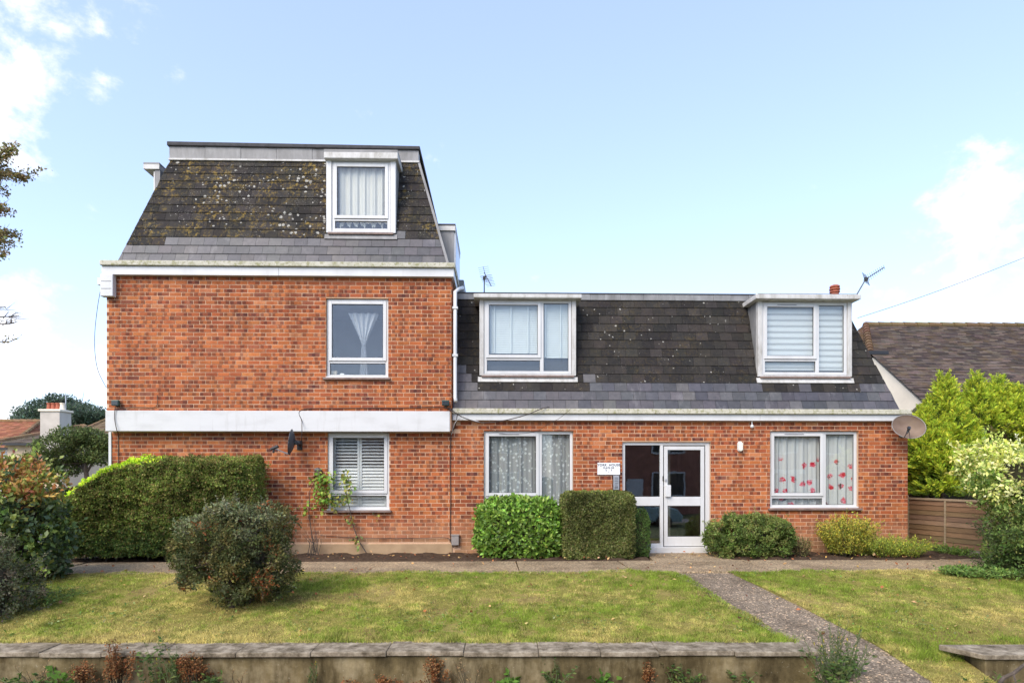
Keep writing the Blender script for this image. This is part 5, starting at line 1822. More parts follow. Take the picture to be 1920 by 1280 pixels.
for (xa, xb, lab) in ((-16, -7, 'brick house across the street facing the left wing'), (-5, 2.5, 'brick house across the street facing the lace-curtain window'), (4, 12.5, 'brick house with white bay across the street facing the entrance'), (15, 23, 'brick house across the street facing the right corner')):
    oh = far_house('opposite_house', lab, xa, xb, -21.0, -13.5, -.8, 4.6, 7.4, 'street_brick', [(.16, .08, .06), (.13, .07, .055)], hip=1.6)
    for (wx, wz) in ((xa + 1.2, .2), (xb - 3.2, .2), (xa + 1.2, 2.8), (xb - 3.2, 2.8)):
        b = MB(); bars(b, wx, wx + 2.0, wz, wz + 1.5, -13.499, -13.40, .09); b.box(wx + .95, wx + 1.05, -13.499, -13.41, wz + .09, wz + 1.41); b.build('window_frame', 'upvc', oh)
        b = MB(); b.box(wx + .09, wx + 1.91, -13.498, -13.46, wz + .09, wz + 1.41); b.build('window', 'dark_window', oh)
    b = MB(); b.box((xa + xb) / 2 - .5, (xa + xb) / 2 + .5, -13.499, -13.42, -.8, 1.3); b.build('door', 'board', oh)
    b = MB(); b.prism([(xa + 1.0, -13.39, -.8), (xa + 3.5, -13.39, -.8), (xa + 2.9, -12.6, -.8), (xa + 1.6, -12.6, -.8)][::-1], [(xa + 1.0, -13.39, .15), (xa + 3.5, -13.39, .15), (xa + 2.9, -12.6, .15), (xa + 1.6, -12.6, .15)][::-1]); b.build('bay_wall', 'render_white', oh)
    for (wa, wb_) in ((xa + 1.62, xa + 2.2), (xa + 2.3, xa + 2.88)):
        b = MB(); bars(b, wa, wb_, .16, 1.6, -12.68, -12.6, .07); b.build('bay_frame', 'upvc', oh)
    b = MB(); b.prism([(xa + .9, -13.39, 1.61), (xa + 3.6, -13.39, 1.61), (xa + 3.0, -12.5, 1.61), (xa + 1.5, -12.5, 1.61)][::-1], [(xa + .9, -13.39, 1.85), (xa + 3.6, -13.39, 1.85), (xa + 3.0, -12.5, 1.75), (xa + 1.5, -12.5, 1.75)][::-1]); b.build('bay_roof', 'render_white', oh)
# parked car beyond the hedge
def make_car(label, loc, rz, paint):
    """saloon: body, cabin glass, roof panel, four wheels, lamps; laid out about its own centre, then placed"""
    car = empty('parked_car', (0, 0, 0), label, 'car')
    def prof(y0, y1, pts, name, mat):
        b = MB(); b.prism([(p[0], y0, p[1]) for p in pts], [(p[0], y1, p[1]) for p in pts]); return b.build(name, mat, car, bevel=.05)
    prof(-.86, .86, [(-2.1, .3), (2.1, .3), (2.15, .62), (1.95, .88), (.95, .98), (-1.9, .98), (-2.12, .8)], 'body', paint)
    prof(-.74, .74, [(-1.75, .985), (.95, .985), (.25, 1.45), (-1.3, 1.45)], 'cabin', 'dark_window')
    prof(-.70, .70, [(-1.33, 1.452), (.28, 1.452), (.18, 1.49), (-1.2, 1.49)], 'roof_panel', paint)
    for sx in (-1.3, 1.3):
        for sy in (-.84, .84):
            b = MB(); b.tube([(sx, sy - .1, .32), (sx, sy + .1, .32)], .32, 16); b.build('wheel', 'tyre', car)
    for sy in (-.7, .7):
        b = MB(); b.box(-2.16, -2.1, sy - .12, sy + .12, .68, .82); b.build('tail_light', 'car_lamp', car)
    car.location = loc
    car.rotation_euler = (0, 0, rz)
    return car
cp = W(112, 915, 27)
make_car('dark parked car seen between the left shrub and the hedge', (cp.x, 27, -.50), math.radians(60), 'car_paint')
simple('car_teal', (0.30, 0.42, 0.42), 0.3, 0.04)
make_car('pale teal car parked across the street, mirrored in the entrance glass', (6.2, -4.6, -.90), 0.0, 'car_teal')

# ------------------------------------------------------------------ vegetation
def norm(a): return a / np.maximum(1e-9, np.linalg.norm(a, axis=-1, keepdims=True))
def lumps(P, seed, freqs=(1.3, 2.9, 5.7), amps=(1, .55, .35)):
    r = np.random.default_rng(seed)
    out_ = np.zeros(len(P))
    for f_, a_ in zip(freqs, amps):
        for _ in range(4):
            d = norm(r.normal(size=3)) * f_ * r.uniform(.7, 1.3)
            out_ += a_ / 4 * np.sin(P @ d * 2.2 + r.uniform(0, 6.28))
    return out_
def leaf_object(name, parent, P, D, Nn, L, Wd, colr, mat='leaf', fold=.18, simple_tri=False, stuff=False):
    """leaves as folded rhombs (or single blades): P base, D direction, Nn upper-side normal"""
    n = len(P)
    D = norm(D)
    S = norm(np.cross(D, Nn))
    U = np.cross(S, D)
    L = L[:, None]; Wd = Wd[:, None]
    if simple_tri:
        V_ = np.stack([P - S * Wd / 2, P + S * Wd / 2, P + D * L], 1)
        per, tri = 3, np.array([[0, 1, 2]])
    else:
        V_ = np.stack([P, P + D * L * .48 + S * Wd / 2 + U * Wd * fold, P + D * L, P + D * L * .48 - S * Wd / 2 + U * Wd * fold], 1)
        per, tri = 4, np.array([[0, 1, 2], [0, 2, 3]])
    nt_ = len(tri)
    me = bpy.data.meshes.new(name)
    me.vertices.add(n * per)
    me.vertices.foreach_set('co', V_.reshape(-1).astype(np.float32))
    idx = (np.arange(n)[:, None, None] * per + tri[None]).reshape(-1)
    me.loops.add(len(idx))
    me.loops.foreach_set('vertex_index', idx.astype(np.int32))
    me.polygons.add(n * nt_)
    me.polygons.foreach_set('loop_start', (np.arange(n * nt_) * 3).astype(np.int32))
    me.polygons.foreach_set('loop_total', np.full(n * nt_, 3, np.int32))
    at = me.color_attributes.new('Col', 'FLOAT_COLOR', 'POINT')
    c4 = np.ones((n, per, 4), np.float32)
    c4[:, :, :3] = np.clip(colr[:, None, :], 0, 1)
    at.data.foreach_set('color', c4.reshape(-1))
    me.materials.append(MATS[mat])
    me.update(calc_edges=True)
    o = link_obj(name, me, parent)
    if stuff: o['kind'] = 'stuff'
    return o
LEAF = 2.0
def pick_cols(n, pal, weights=None, var=.22):
    pal = np.array(pal)
    w_ = np.ones(len(pal)) if weights is None else np.array(weights, float)
    i = rng.choice(len(pal), n, p=w_ / w_.sum())
    c = LEAF * pal[i] * (1 + rng.normal(0, var, (n, 1))) * (1 + rng.normal(0, var * .35, (n, 3)))
    return np.clip(c, .003, 1)
def superell(dirs, r, e):
    a = np.abs(dirs / np.array(r)) ** e
    return 1.0 / (a.sum(-1) ** (1 / e))
def core_mesh(name, parent, c, r, e, seed, scale, mat='twig', zmin=None):
    """twiggy inner mass so that one does not see straight through"""
    import bmesh
    bm = bmesh.new()
    bmesh.ops.create_icosphere(bm, subdivisions=4, radius=1)
    P = np.array([v_.co[:] for v_ in bm.verts])
    rad = superell(P, r, e)[:, None] * scale * (1 + .10 * lumps(P * 2.2, seed)[:, None])
    Q = np.array(c) + P * rad
    if zmin is not None: Q[:, 2] = np.maximum(Q[:, 2], zmin)
    for v_, q in zip(bm.verts, Q): v_.co = q
    me = bpy.data.meshes.new(name); bm.to_mesh(me); bm.free()
    me.materials.append(MATS[mat])
    return link_obj(name, me, parent)
def bush(name, label, c, r, e, n, leaf, pal, wts=None, seed=1, lump=.10, depth=.10, base=0.0, mat='leaf', cat='shrub', top_pal=None, top_w=.0, spiky=0.0, aspect=.5, stems=6, core=.80, colour_fn=None, group=None, fine=.05, upbias=.35):
    """clipped or rounded shrub: leaves through the outer layer of a lumpy body, twiggy core, stems to the ground"""
    c = np.array(c, float); r = np.array(r, float)
    e_ = empty(name, (c[0], c[1], base), label, cat, group)
    core_mesh('inner_twigs', e_, c, r, e, seed, core, zmin=base + .05)
    # spread evenly over the body: over its bounding box when it is clipped square, over the ellipsoid when round
    if e > 3.5:
        areas = np.array([r[1] * r[2], r[0] * r[2], r[0] * r[1]])
        ax = rng.choice(3, n, p=areas / areas.sum())
        Q = rng.uniform(-1, 1, (n, 3))
        Q[np.arange(n), ax] = np.where(rng.random(n) < .5, -1, 1)
        d = norm(Q * r)
    else:
        d = norm(norm(rng.normal(size=(n, 3))) * r)
    R = superell(d, r, e)
    P0 = d * R[:, None]
    lm = lumps(P0, seed, (1.5, 3.4, 7.0), (1, .6, .45))
    fn = lumps(P0, seed + 5, (14, 25, 40), (1, .8, .6))
    R2 = R * (1 + lump * lm) + fine * fn - rng.exponential(depth, len(R)) * .5 + spiky * (rng.random(len(R)) ** 6)
    P = c + d * R2[:, None]
    ok = (P[:, 2] > base + .03)
    P, d = P[ok], d[ok]
    m_ = len(P)
    out_n = norm(np.sign(d) * np.abs(d / r) ** (e - 1) / r)
    Nn = norm(out_n + rng.normal(0, .55, (m_, 3)))
    D = norm(rng.normal(size=(m_, 3)) + out_n * .5 + np.array([0, 0, upbias]))
    L = leaf * rng.uniform(.65, 1.25, m_)
    C = pick_cols(m_, pal, wts)
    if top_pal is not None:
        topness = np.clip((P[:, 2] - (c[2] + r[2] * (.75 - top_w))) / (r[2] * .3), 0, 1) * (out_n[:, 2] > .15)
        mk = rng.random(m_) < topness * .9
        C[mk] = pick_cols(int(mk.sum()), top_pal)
    if colour_fn is not None:
        C = colour_fn(P, out_n, C)
    C = C * np.clip(1 + .40 * lumps(P, seed + 40, (3, 7, 15), (1, .9, .8)), .45, 1.7)[:, None]
    leaf_object('foliage', e_, P, D, Nn, L, L * aspect, C, mat)
    if stems:
        b = MB()
        for k in range(stems):
            a = random.uniform(0, 6.28); q = random.uniform(.05, .45)
            x0_, y0_ = c[0] + r[0] * q * math.cos(a), c[1] + r[1] * q * math.sin(a)
            x1_, y1_ = c[0] + r[0] * q * 1.6 * math.cos(a), c[1] + r[1] * q * 1.6 * math.sin(a)
            b.tube([(x0_, y0_, base - .05), ((x0_ + x1_) / 2 + random.uniform(-.05, .05), (y0_ + y1_) / 2, base + .2), (x1_, y1_, c[2])], [.02, .016, .008], 6)
        b.build('stems', 'bark', e_)
    return e_

G_HEDGE = [(.085, .115, .022), (.11, .14, .030), (.064, .090, .020), (.14, .145, .042), (.12, .095, .036)]
# long clipped hedge at the left: rounded left end, lime-green leaves where the sloping shoulder faces upward
hyc = 11.78
hL, hR = WX(101, 11.2), WX(466, 11.2)
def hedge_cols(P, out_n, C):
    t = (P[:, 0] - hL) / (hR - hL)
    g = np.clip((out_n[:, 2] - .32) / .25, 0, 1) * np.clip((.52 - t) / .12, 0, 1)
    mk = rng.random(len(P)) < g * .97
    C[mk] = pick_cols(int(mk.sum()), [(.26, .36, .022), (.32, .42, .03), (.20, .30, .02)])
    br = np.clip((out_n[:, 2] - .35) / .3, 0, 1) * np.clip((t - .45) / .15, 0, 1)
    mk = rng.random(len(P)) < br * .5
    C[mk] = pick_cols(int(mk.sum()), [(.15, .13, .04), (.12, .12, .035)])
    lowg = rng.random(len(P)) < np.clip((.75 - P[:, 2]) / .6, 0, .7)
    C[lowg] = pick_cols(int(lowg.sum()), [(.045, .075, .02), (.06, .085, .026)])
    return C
def long_hedge():
    e = empty('hedge', ((hL + hR) / 2, hyc, 0), 'long dark green clipped hedge in front of the left brick wall', 'hedge')
    n = 150000
    Lh = hR - hL
    ry, zt = .56, 1.86
    # cross-section is a superellipse; the height falls away towards the left end
    t = rng.random(n)
    t = np.where(rng.random(n) < .10, np.where(rng.random(n) < .5, t * .03, 1 - t * .03), t)
    th = rng.uniform(-.15, math.pi * 1.02, n)
    def hgt(t_): return np.where(t_ < .47, 1.10 + .76 * np.sin(np.clip(t_ / .47, 0, 1) * math.pi / 2) ** .9, zt)
    H = hgt(t)
    cy, sz = np.cos(th), np.sin(th)
    ex = 2 / 4.2
    yy = -np.sign(cy) * np.abs(cy) ** ex * ry
    zz = np.where(sz > 0, np.abs(sz) ** ex, -.3 * np.abs(sz)) 
    # spread points down the front face
    low = rng.random(n) < .62
    vz = rng.random(n)
    yy = np.where(low, -ry * (1 - .06 * (vz > .85) - .25 * np.clip(.14 - vz, 0, 1)), yy)
    z_ = np.where(low, .10 + vz * (H - .22), H * .5 + zz * H * .5)
    z_ = np.maximum(z_, .10 + .1 * rng.random(n))
    # rounded ends in plan
    endr = .34
    dist_end = np.minimum(t, 1 - t) * Lh
    sq = np.sqrt(np.clip(1 - (1 - np.clip(dist_end / endr, 0, 1)) ** 2, 0.02, 1))
    yy = yy * sq
    # end faces
    endm = rng.random(n) < .07
    yy = np.where(endm, rng.uniform(-ry, ry, n) * .8, yy)
    t = np.where(endm, np.where(rng.random(n) < .5, .0 + .02 * rng.random(n), 1 - .01 * rng.random(n)), t)
    z_ = np.where(endm, .12 + rng.random(n) * (hgt(t) - .2), z_)
    P = np.stack([hL + t * Lh, hyc + yy, z_], 1)
    onn = norm(np.stack([np.where(endm, np.where(t < .5, -1.0, 1.0), np.where(t < .4, -.35, 0)), yy / ry, np.clip((z_ - (hgt(t) - .22)) / .2, 0, 1.2) - .02], 1))
    lm = lumps(P, 3, (1.2, 3.0, 6.5), (1, .6, .5)); fn = lumps(P, 9, (13, 24, 41), (1, .8, .6))
    P = P + onn * (.05 * lm + .055 * fn - rng.exponential(.05, n))[:, None]
    Nn = norm(onn + rng.normal(0, .6, (n, 3)))
    D = norm(rng.normal(size=(n, 3)) + onn * .5 + np.array([0, 0, .3]))
    L = .043 * rng.uniform(.6, 1.25, n)
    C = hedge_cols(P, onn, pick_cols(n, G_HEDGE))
    C = C * np.clip(1 + .45 * lumps(P, 17, (2.2, 5, 11), (1, .9, .8)), .4, 1.8)[:, None]
    leaf_object('foliage', e, P, D, Nn, L, L * .55, C, 'leaf')
    b = MB()
    segs = 24
    prof = []
    for k in range(segs + 1):
        tt = k / segs
        h_ = float(hgt(np.array(tt))) - .14
        s_ = .3 if k in (0, segs) else 1
        x = hL + .12 + tt * (Lh - .24)
        prof.append([(x, hyc - (ry - .13) * s_, .13), (x, hyc - (ry - .10) * s_, h_ - .14), (x, hyc - (ry - .25) * s_, h_), (x, hyc + (ry - .25) * s_, h_), (x, hyc + (ry - .1) * s_, .13)])
    for k in range(segs):
        for j in range(5):
            j2 = (j + 1) % 5
            b.quad([prof[k][j], prof[k + 1][j], prof[k + 1][j2], prof[k][j2]])
    b.quad(prof[0]); b.quad(prof[-1][::-1])
    b.build('inner_twigs', 'twig', e)
    b = MB()
    for k in range(26):
        x = hL + .25 + (Lh - .5) * (k + random.random() * .6) / 26
        y = hyc - random.uniform(.1, .38)
        b.tube([(x, y, -.05), (x + random.uniform(-.08, .08), y, .15), (x + random.uniform(-.15, .15), y - .05, .4)], [.018, .014, .01], 5)
    b.build('stems', 'bark', e)
long_hedge()

def clump_shrub(name, label, c, r, e, nc, cr, per, leaf, pals, wts, seed, base, lump=.14, core=.72, aspect=.5, mat='leaf', cat='shrub', sprays=120, spray_len=.22, under=None, top=None, stems=8, zsq=.9, tilt=.6, fold=.18, hollow=-.36):
    """loose shrub: leaf clumps of one tint each over a lumpy body, with gaps between them and shoots standing out"""
    c = np.array(c, float); r = np.array(r, float)
    E = empty(name, (c[0], c[1], base), label, cat)
    core_mesh('inner_twigs', E, c, r * .55, e, seed, .80, zmin=base + .1)
    inner = int(nc * .7)
    d = norm(norm(rng.normal(size=(nc + inner, 3))) * r)
    shrink = np.concatenate([np.ones(nc), rng.uniform(.60, .86, inner)])
    nc = nc + inner
    on = norm(np.sign(d) * np.abs(d / r) ** (e - 1) / r)
    lm = lumps(d * r, seed, (1.7, 3.8, 7.5), (1, .8, .6))
    R = superell(d, r, e) * (1 + lump * lm) - rng.exponential(.04, nc)
    CC = c + d * (R * shrink)[:, None]
    ok = CC[:, 2] > base + .05
    ok &= (lm > hollow) | (shrink < .99)
    if under is not None: ok &= ~under(CC)
    CC, on, lm = CC[ok], on[ok], lm[ok]
    k = len(CC)
    rad = cr * rng.uniform(.6, 1.35, k)
    hd = norm(rng.normal(size=(k, per, 3)) + on[:, None] * .9 + np.array([0, 0, .25]))
    rr = rad[:, None] * (.35 + .65 * rng.random((k, per)) ** .6)
    P = (CC[:, None] + hd * rr[:, :, None] * np.array([1, 1, zsq])).reshape(-1, 3)
    tint = rng.choice(len(pals), k, p=np.array(wts) / sum(wts))
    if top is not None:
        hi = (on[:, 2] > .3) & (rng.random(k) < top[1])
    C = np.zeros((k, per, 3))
    for j, pl in enumerate(pals):
        q = np.where(tint == j)[0]
        C[q] = pick_cols(len(q) * per, pl, None, .2).reshape(len(q), per, 3)
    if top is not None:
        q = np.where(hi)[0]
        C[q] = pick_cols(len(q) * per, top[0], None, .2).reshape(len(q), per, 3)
    C = C.reshape(-1, 3)
    Nn = norm(hd.reshape(-1, 3) + rng.normal(0, tilt, (k * per, 3)) + np.array([0, 0, .2]))
    D = norm(rng.normal(size=(k * per, 3)) + hd.reshape(-1, 3) * .6 + np.array([0, 0, .15]))
    L = leaf * rng.uniform(.6, 1.3, k * per)
    if sprays:
        i = rng.integers(0, k, sprays); m_ = 12
        sdir = norm(on[i] + rng.normal(0, .45, (sprays, 3)) + np.array([0, 0, .35]))
        ln = spray_len * rng.uniform(.5, 1.3, sprays)
        t = (np.arange(m_) + .5) / m_
        P2 = CC[i][:, None] + sdir[:, None] * (rad[i][:, None] * .7 + ln[:, None] * t)[:, :, None] + rng.normal(0, leaf * .18, (sprays, m_, 3))
        D2 = norm(np.repeat(sdir, m_, 0) + rng.normal(0, .7, (sprays * m_, 3)))
        C2 = np.repeat(C.reshape(k, per, 3)[i, :1], m_, 1).reshape(-1, 3) * rng.uniform(.8, 1.25, (sprays * m_, 1))
        P = np.concatenate([P, P2.reshape(-1, 3)]); D = np.concatenate([D, D2]); C = np.concatenate([C, C2])
        Nn = np.concatenate([Nn, norm(rng.normal(0, .6, (sprays * m_, 3)) + np.array([0, -.3, .7]))]); L = np.concatenate([L, leaf * rng.uniform(.5, 1.0, sprays * m_)])
    ok = P[:, 2] > base + .01
    leaf_object('foliage', E, P[ok], D[ok], Nn[ok], L[ok], L[ok] * aspect, C[ok], mat, fold)
    b = MB()
    if sprays:
        for q in range(min(sprays, 160)):
            p0 = Vector(CC[i[q]]); p1 = p0 + Vector(sdir[q]) * float(ln[q] + rad[i[q]] * .7)
            b.tube([Vector(c) + (p0 - Vector(c)) * .7, p0, p1], [.006, .004, .0015], 4)
    for q in range(stems):
        a_ = random.uniform(0, 6.28); f_ = random.uniform(.08, .25)
        b.tube([(c[0] + r[0] * f_ * math.cos(a_), c[1] + r[1] * f_ * math.sin(a_), base - .06), (c[0] + r[0] * f_ * 1.8 * math.cos(a_), c[1] + r[1] * f_ * 1.8 * math.sin(a_), base + .3), (c[0] + r[0] * .55 * math.cos(a_), c[1] + r[1] * .55 * math.sin(a_), c[2])], [.024, .017, .008], 6)
    b.build('branches', 'bark', E)
    return E
# grey-green cotoneaster in the lawn
bz = float(lawn_z(8.45))
ccx = WX(447, 8.45)
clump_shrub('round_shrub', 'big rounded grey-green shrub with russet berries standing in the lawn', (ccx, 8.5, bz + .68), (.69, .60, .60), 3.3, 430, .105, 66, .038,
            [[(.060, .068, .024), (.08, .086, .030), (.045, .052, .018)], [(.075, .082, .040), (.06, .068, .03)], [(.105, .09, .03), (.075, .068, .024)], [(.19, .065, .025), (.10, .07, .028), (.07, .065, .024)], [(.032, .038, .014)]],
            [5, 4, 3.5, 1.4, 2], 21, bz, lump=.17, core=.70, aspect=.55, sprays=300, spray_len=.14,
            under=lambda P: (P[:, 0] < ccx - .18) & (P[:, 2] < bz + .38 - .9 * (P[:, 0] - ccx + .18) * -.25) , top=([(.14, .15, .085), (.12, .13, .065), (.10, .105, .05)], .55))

LAUREL = [(.085, .15, .022), (.12, .20, .03), (.065, .115, .02), (.15, .22, .04)]
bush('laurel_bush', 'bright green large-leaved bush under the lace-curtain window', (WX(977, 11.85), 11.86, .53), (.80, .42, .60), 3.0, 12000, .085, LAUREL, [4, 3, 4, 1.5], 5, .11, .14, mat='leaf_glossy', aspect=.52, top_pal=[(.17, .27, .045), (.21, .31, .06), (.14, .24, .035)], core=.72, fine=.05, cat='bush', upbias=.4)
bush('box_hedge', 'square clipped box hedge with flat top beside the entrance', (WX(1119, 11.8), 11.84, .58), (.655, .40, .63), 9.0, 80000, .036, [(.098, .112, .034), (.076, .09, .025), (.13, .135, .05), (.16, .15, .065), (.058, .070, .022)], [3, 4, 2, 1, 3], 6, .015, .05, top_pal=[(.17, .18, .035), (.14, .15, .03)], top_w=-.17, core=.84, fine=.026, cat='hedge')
bush('small_bush', 'small dark green bush tucked between the box hedge and the door', (WX(1194, 12.0), 11.98, .42), (.21, .25, .49), 4.0, 14000, .030, [(.05, .085, .022), (.07, .11, .03), (.04, .065, .02)], None, 7, .05, .06, core=.8, fine=.02, cat='bush')
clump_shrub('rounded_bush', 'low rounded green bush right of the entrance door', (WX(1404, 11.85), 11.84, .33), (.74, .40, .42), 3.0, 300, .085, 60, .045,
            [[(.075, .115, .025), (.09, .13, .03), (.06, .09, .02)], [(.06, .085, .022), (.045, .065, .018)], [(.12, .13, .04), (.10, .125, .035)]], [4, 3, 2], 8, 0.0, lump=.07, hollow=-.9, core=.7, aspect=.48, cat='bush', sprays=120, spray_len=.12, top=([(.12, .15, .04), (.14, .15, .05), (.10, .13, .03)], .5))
def tufts(name, label, c, r, nst, h, leaf, pal, cat='plant', base=0.0, lean=.25, perstem=26, flowers=None, aspect=.4):
    """loose plant: many thin stems carrying leaves"""
    e = empty(name, (c[0], c[1], base), label, cat)
    a = rng.uniform(0, 6.28, nst); q = np.sqrt(rng.random(nst))
    B0 = np.stack([c[0] + r[0] * .55 * q * np.cos(a), c[1] + r[1] * .55 * q * np.sin(a), np.full(nst, base)], 1)
    hh = h * rng.uniform(.55, 1.0, nst) * (1 - .25 * q)
    T = B0 + np.stack([r[0] * .5 * q * np.cos(a) + rng.normal(0, lean * .3, nst) * hh, r[1] * .5 * q * np.sin(a) + rng.normal(0, lean * .3, nst) * hh, hh], 1)
    s = rng.uniform(.12, 1.0, (nst, perstem))
    bend = np.stack([np.zeros(nst), np.zeros(nst), hh * .12], 1)
    P = B0[:, None] + (T - B0)[:, None] * s[:, :, None] + bend[:, None] * (np.sin(s * math.pi))[:, :, None] + rng.normal(0, .012, (nst, perstem, 3))
    P = P.reshape(-1, 3)
    m_ = len(P)
    D = norm(rng.normal(size=(m_, 3)) + np.array([0, 0, .45])); Nn = norm(rng.normal(size=(m_, 3)) * .6 + np.array([0, -.3, .8]))
    L = leaf * rng.uniform(.6, 1.3, m_)
    leaf_object('foliage', e, P, D, Nn, L, L * aspect, pick_cols(m_, pal), 'leaf')
    b = MB()
    for i in range(min(nst, 90)):
        p0, p1 = Vector(B0[i]), Vector(T[i])
        b.tube([p0, p0.lerp(p1, .5) + Vector((0, 0, hh[i] * .1)), p1], [.004, .003, .0015], 4)
    b.build('stems', 'twig', e)
    if flowers:
        k = flowers[1]
        i = rng.integers(0, nst, k)
        P = T[i] + rng.normal(0, .02, (k, 3))
        D = norm(rng.normal(size=(k, 3)) + np.array([0, -.3, .6])); Nn = norm(rng.normal(size=(k, 3)))
        leaf_object('flowers', e, P, D, Nn, np.full(k, .022), np.full(k, .02), pick_cols(k, [flowers[0]], None, .1), 'leaf', stuff=True)
    return e
tufts('dry_plant', 'thin dry brown plant at the right end of the rounded bush', (WX(1500, 11.85), 11.85), (.24, .26), 70, .5, .035, [(.13, .11, .045), (.10, .11, .04), (.16, .12, .06)])
YEL = [(.20, .20, .03), (.25, .23, .035), (.14, .16, .03), (.11, .13, .028), (.30, .25, .05)]
tufts('yellow_shrub', 'upright yellow-green shrub under the right ground-floor window', (WX(1588, 11.85), 11.86), (.56, .42), 330, .90, .035, YEL, 'shrub', perstem=44, lean=.35, flowers=((.45, .36, .04), 350), aspect=.5)
tufts('ground_cover', 'low yellow-green plants spreading to the corner of the house', (WX(1672, 11.75), 11.78), (.85, .48), 420, .46, .034, [(.16, .20, .03), (.21, .22, .035), (.11, .15, .03)], 'plant', perstem=24, lean=.5, flowers=((.42, .36, .05), 160))
tufts('ground_cover', 'low green weeds along the foot of the fence', (8.75, 12.1), (.30, .95), 150, .20, .04, [(.07, .12, .025), (.10, .15, .03)], 'plant', perstem=14)

# shrubs on the left edge
clump_shrub('left_shrub', 'tall shrub with red-tipped green leaves at the left edge', (WX(14, 9.5), 9.6, .78), (.76, .62, .92), 2.5, 230, .15, 34, .088,
            [[(.08, .12, .028), (.11, .155, .035), (.06, .09, .026)], [(.05, .075, .03), (.04, .06, .028)], [(.15, .17, .04), (.12, .15, .035)]], [4, 4, 2], 31, -.03, lump=.13, core=.72, aspect=.6, hollow=-.9, mat='leaf_glossy', sprays=90, spray_len=.25,
            top=([(.25, .10, .04), (.28, .17, .05), (.21, .20, .045), (.15, .18, .04)], .85))
clump_shrub('grey_shrub', 'low grey-green shrub in the bottom left corner', (WX(-30, 7.9), 7.95, .16), (.50, .50, .62), 2.3, 170, .10, 55, .038,
            [[(.09, .10, .05), (.12, .12, .07)], [(.075, .085, .04)], [(.15, .12, .085), (.10, .09, .05)], [(.045, .055, .024)]], [4, 3, 2, 2], 33, -.27, lump=.16, sprays=90, spray_len=.16)
tufts('long_grass', 'tuft of long weeds at the foot of the left shrubs', (WX(45, 8.6), 8.7), (.75, .8), 300, .17, .05, [(.075, .12, .03), (.10, .15, .035), (.06, .10, .03)], 'grass', base=-.17, perstem=10, aspect=.2)

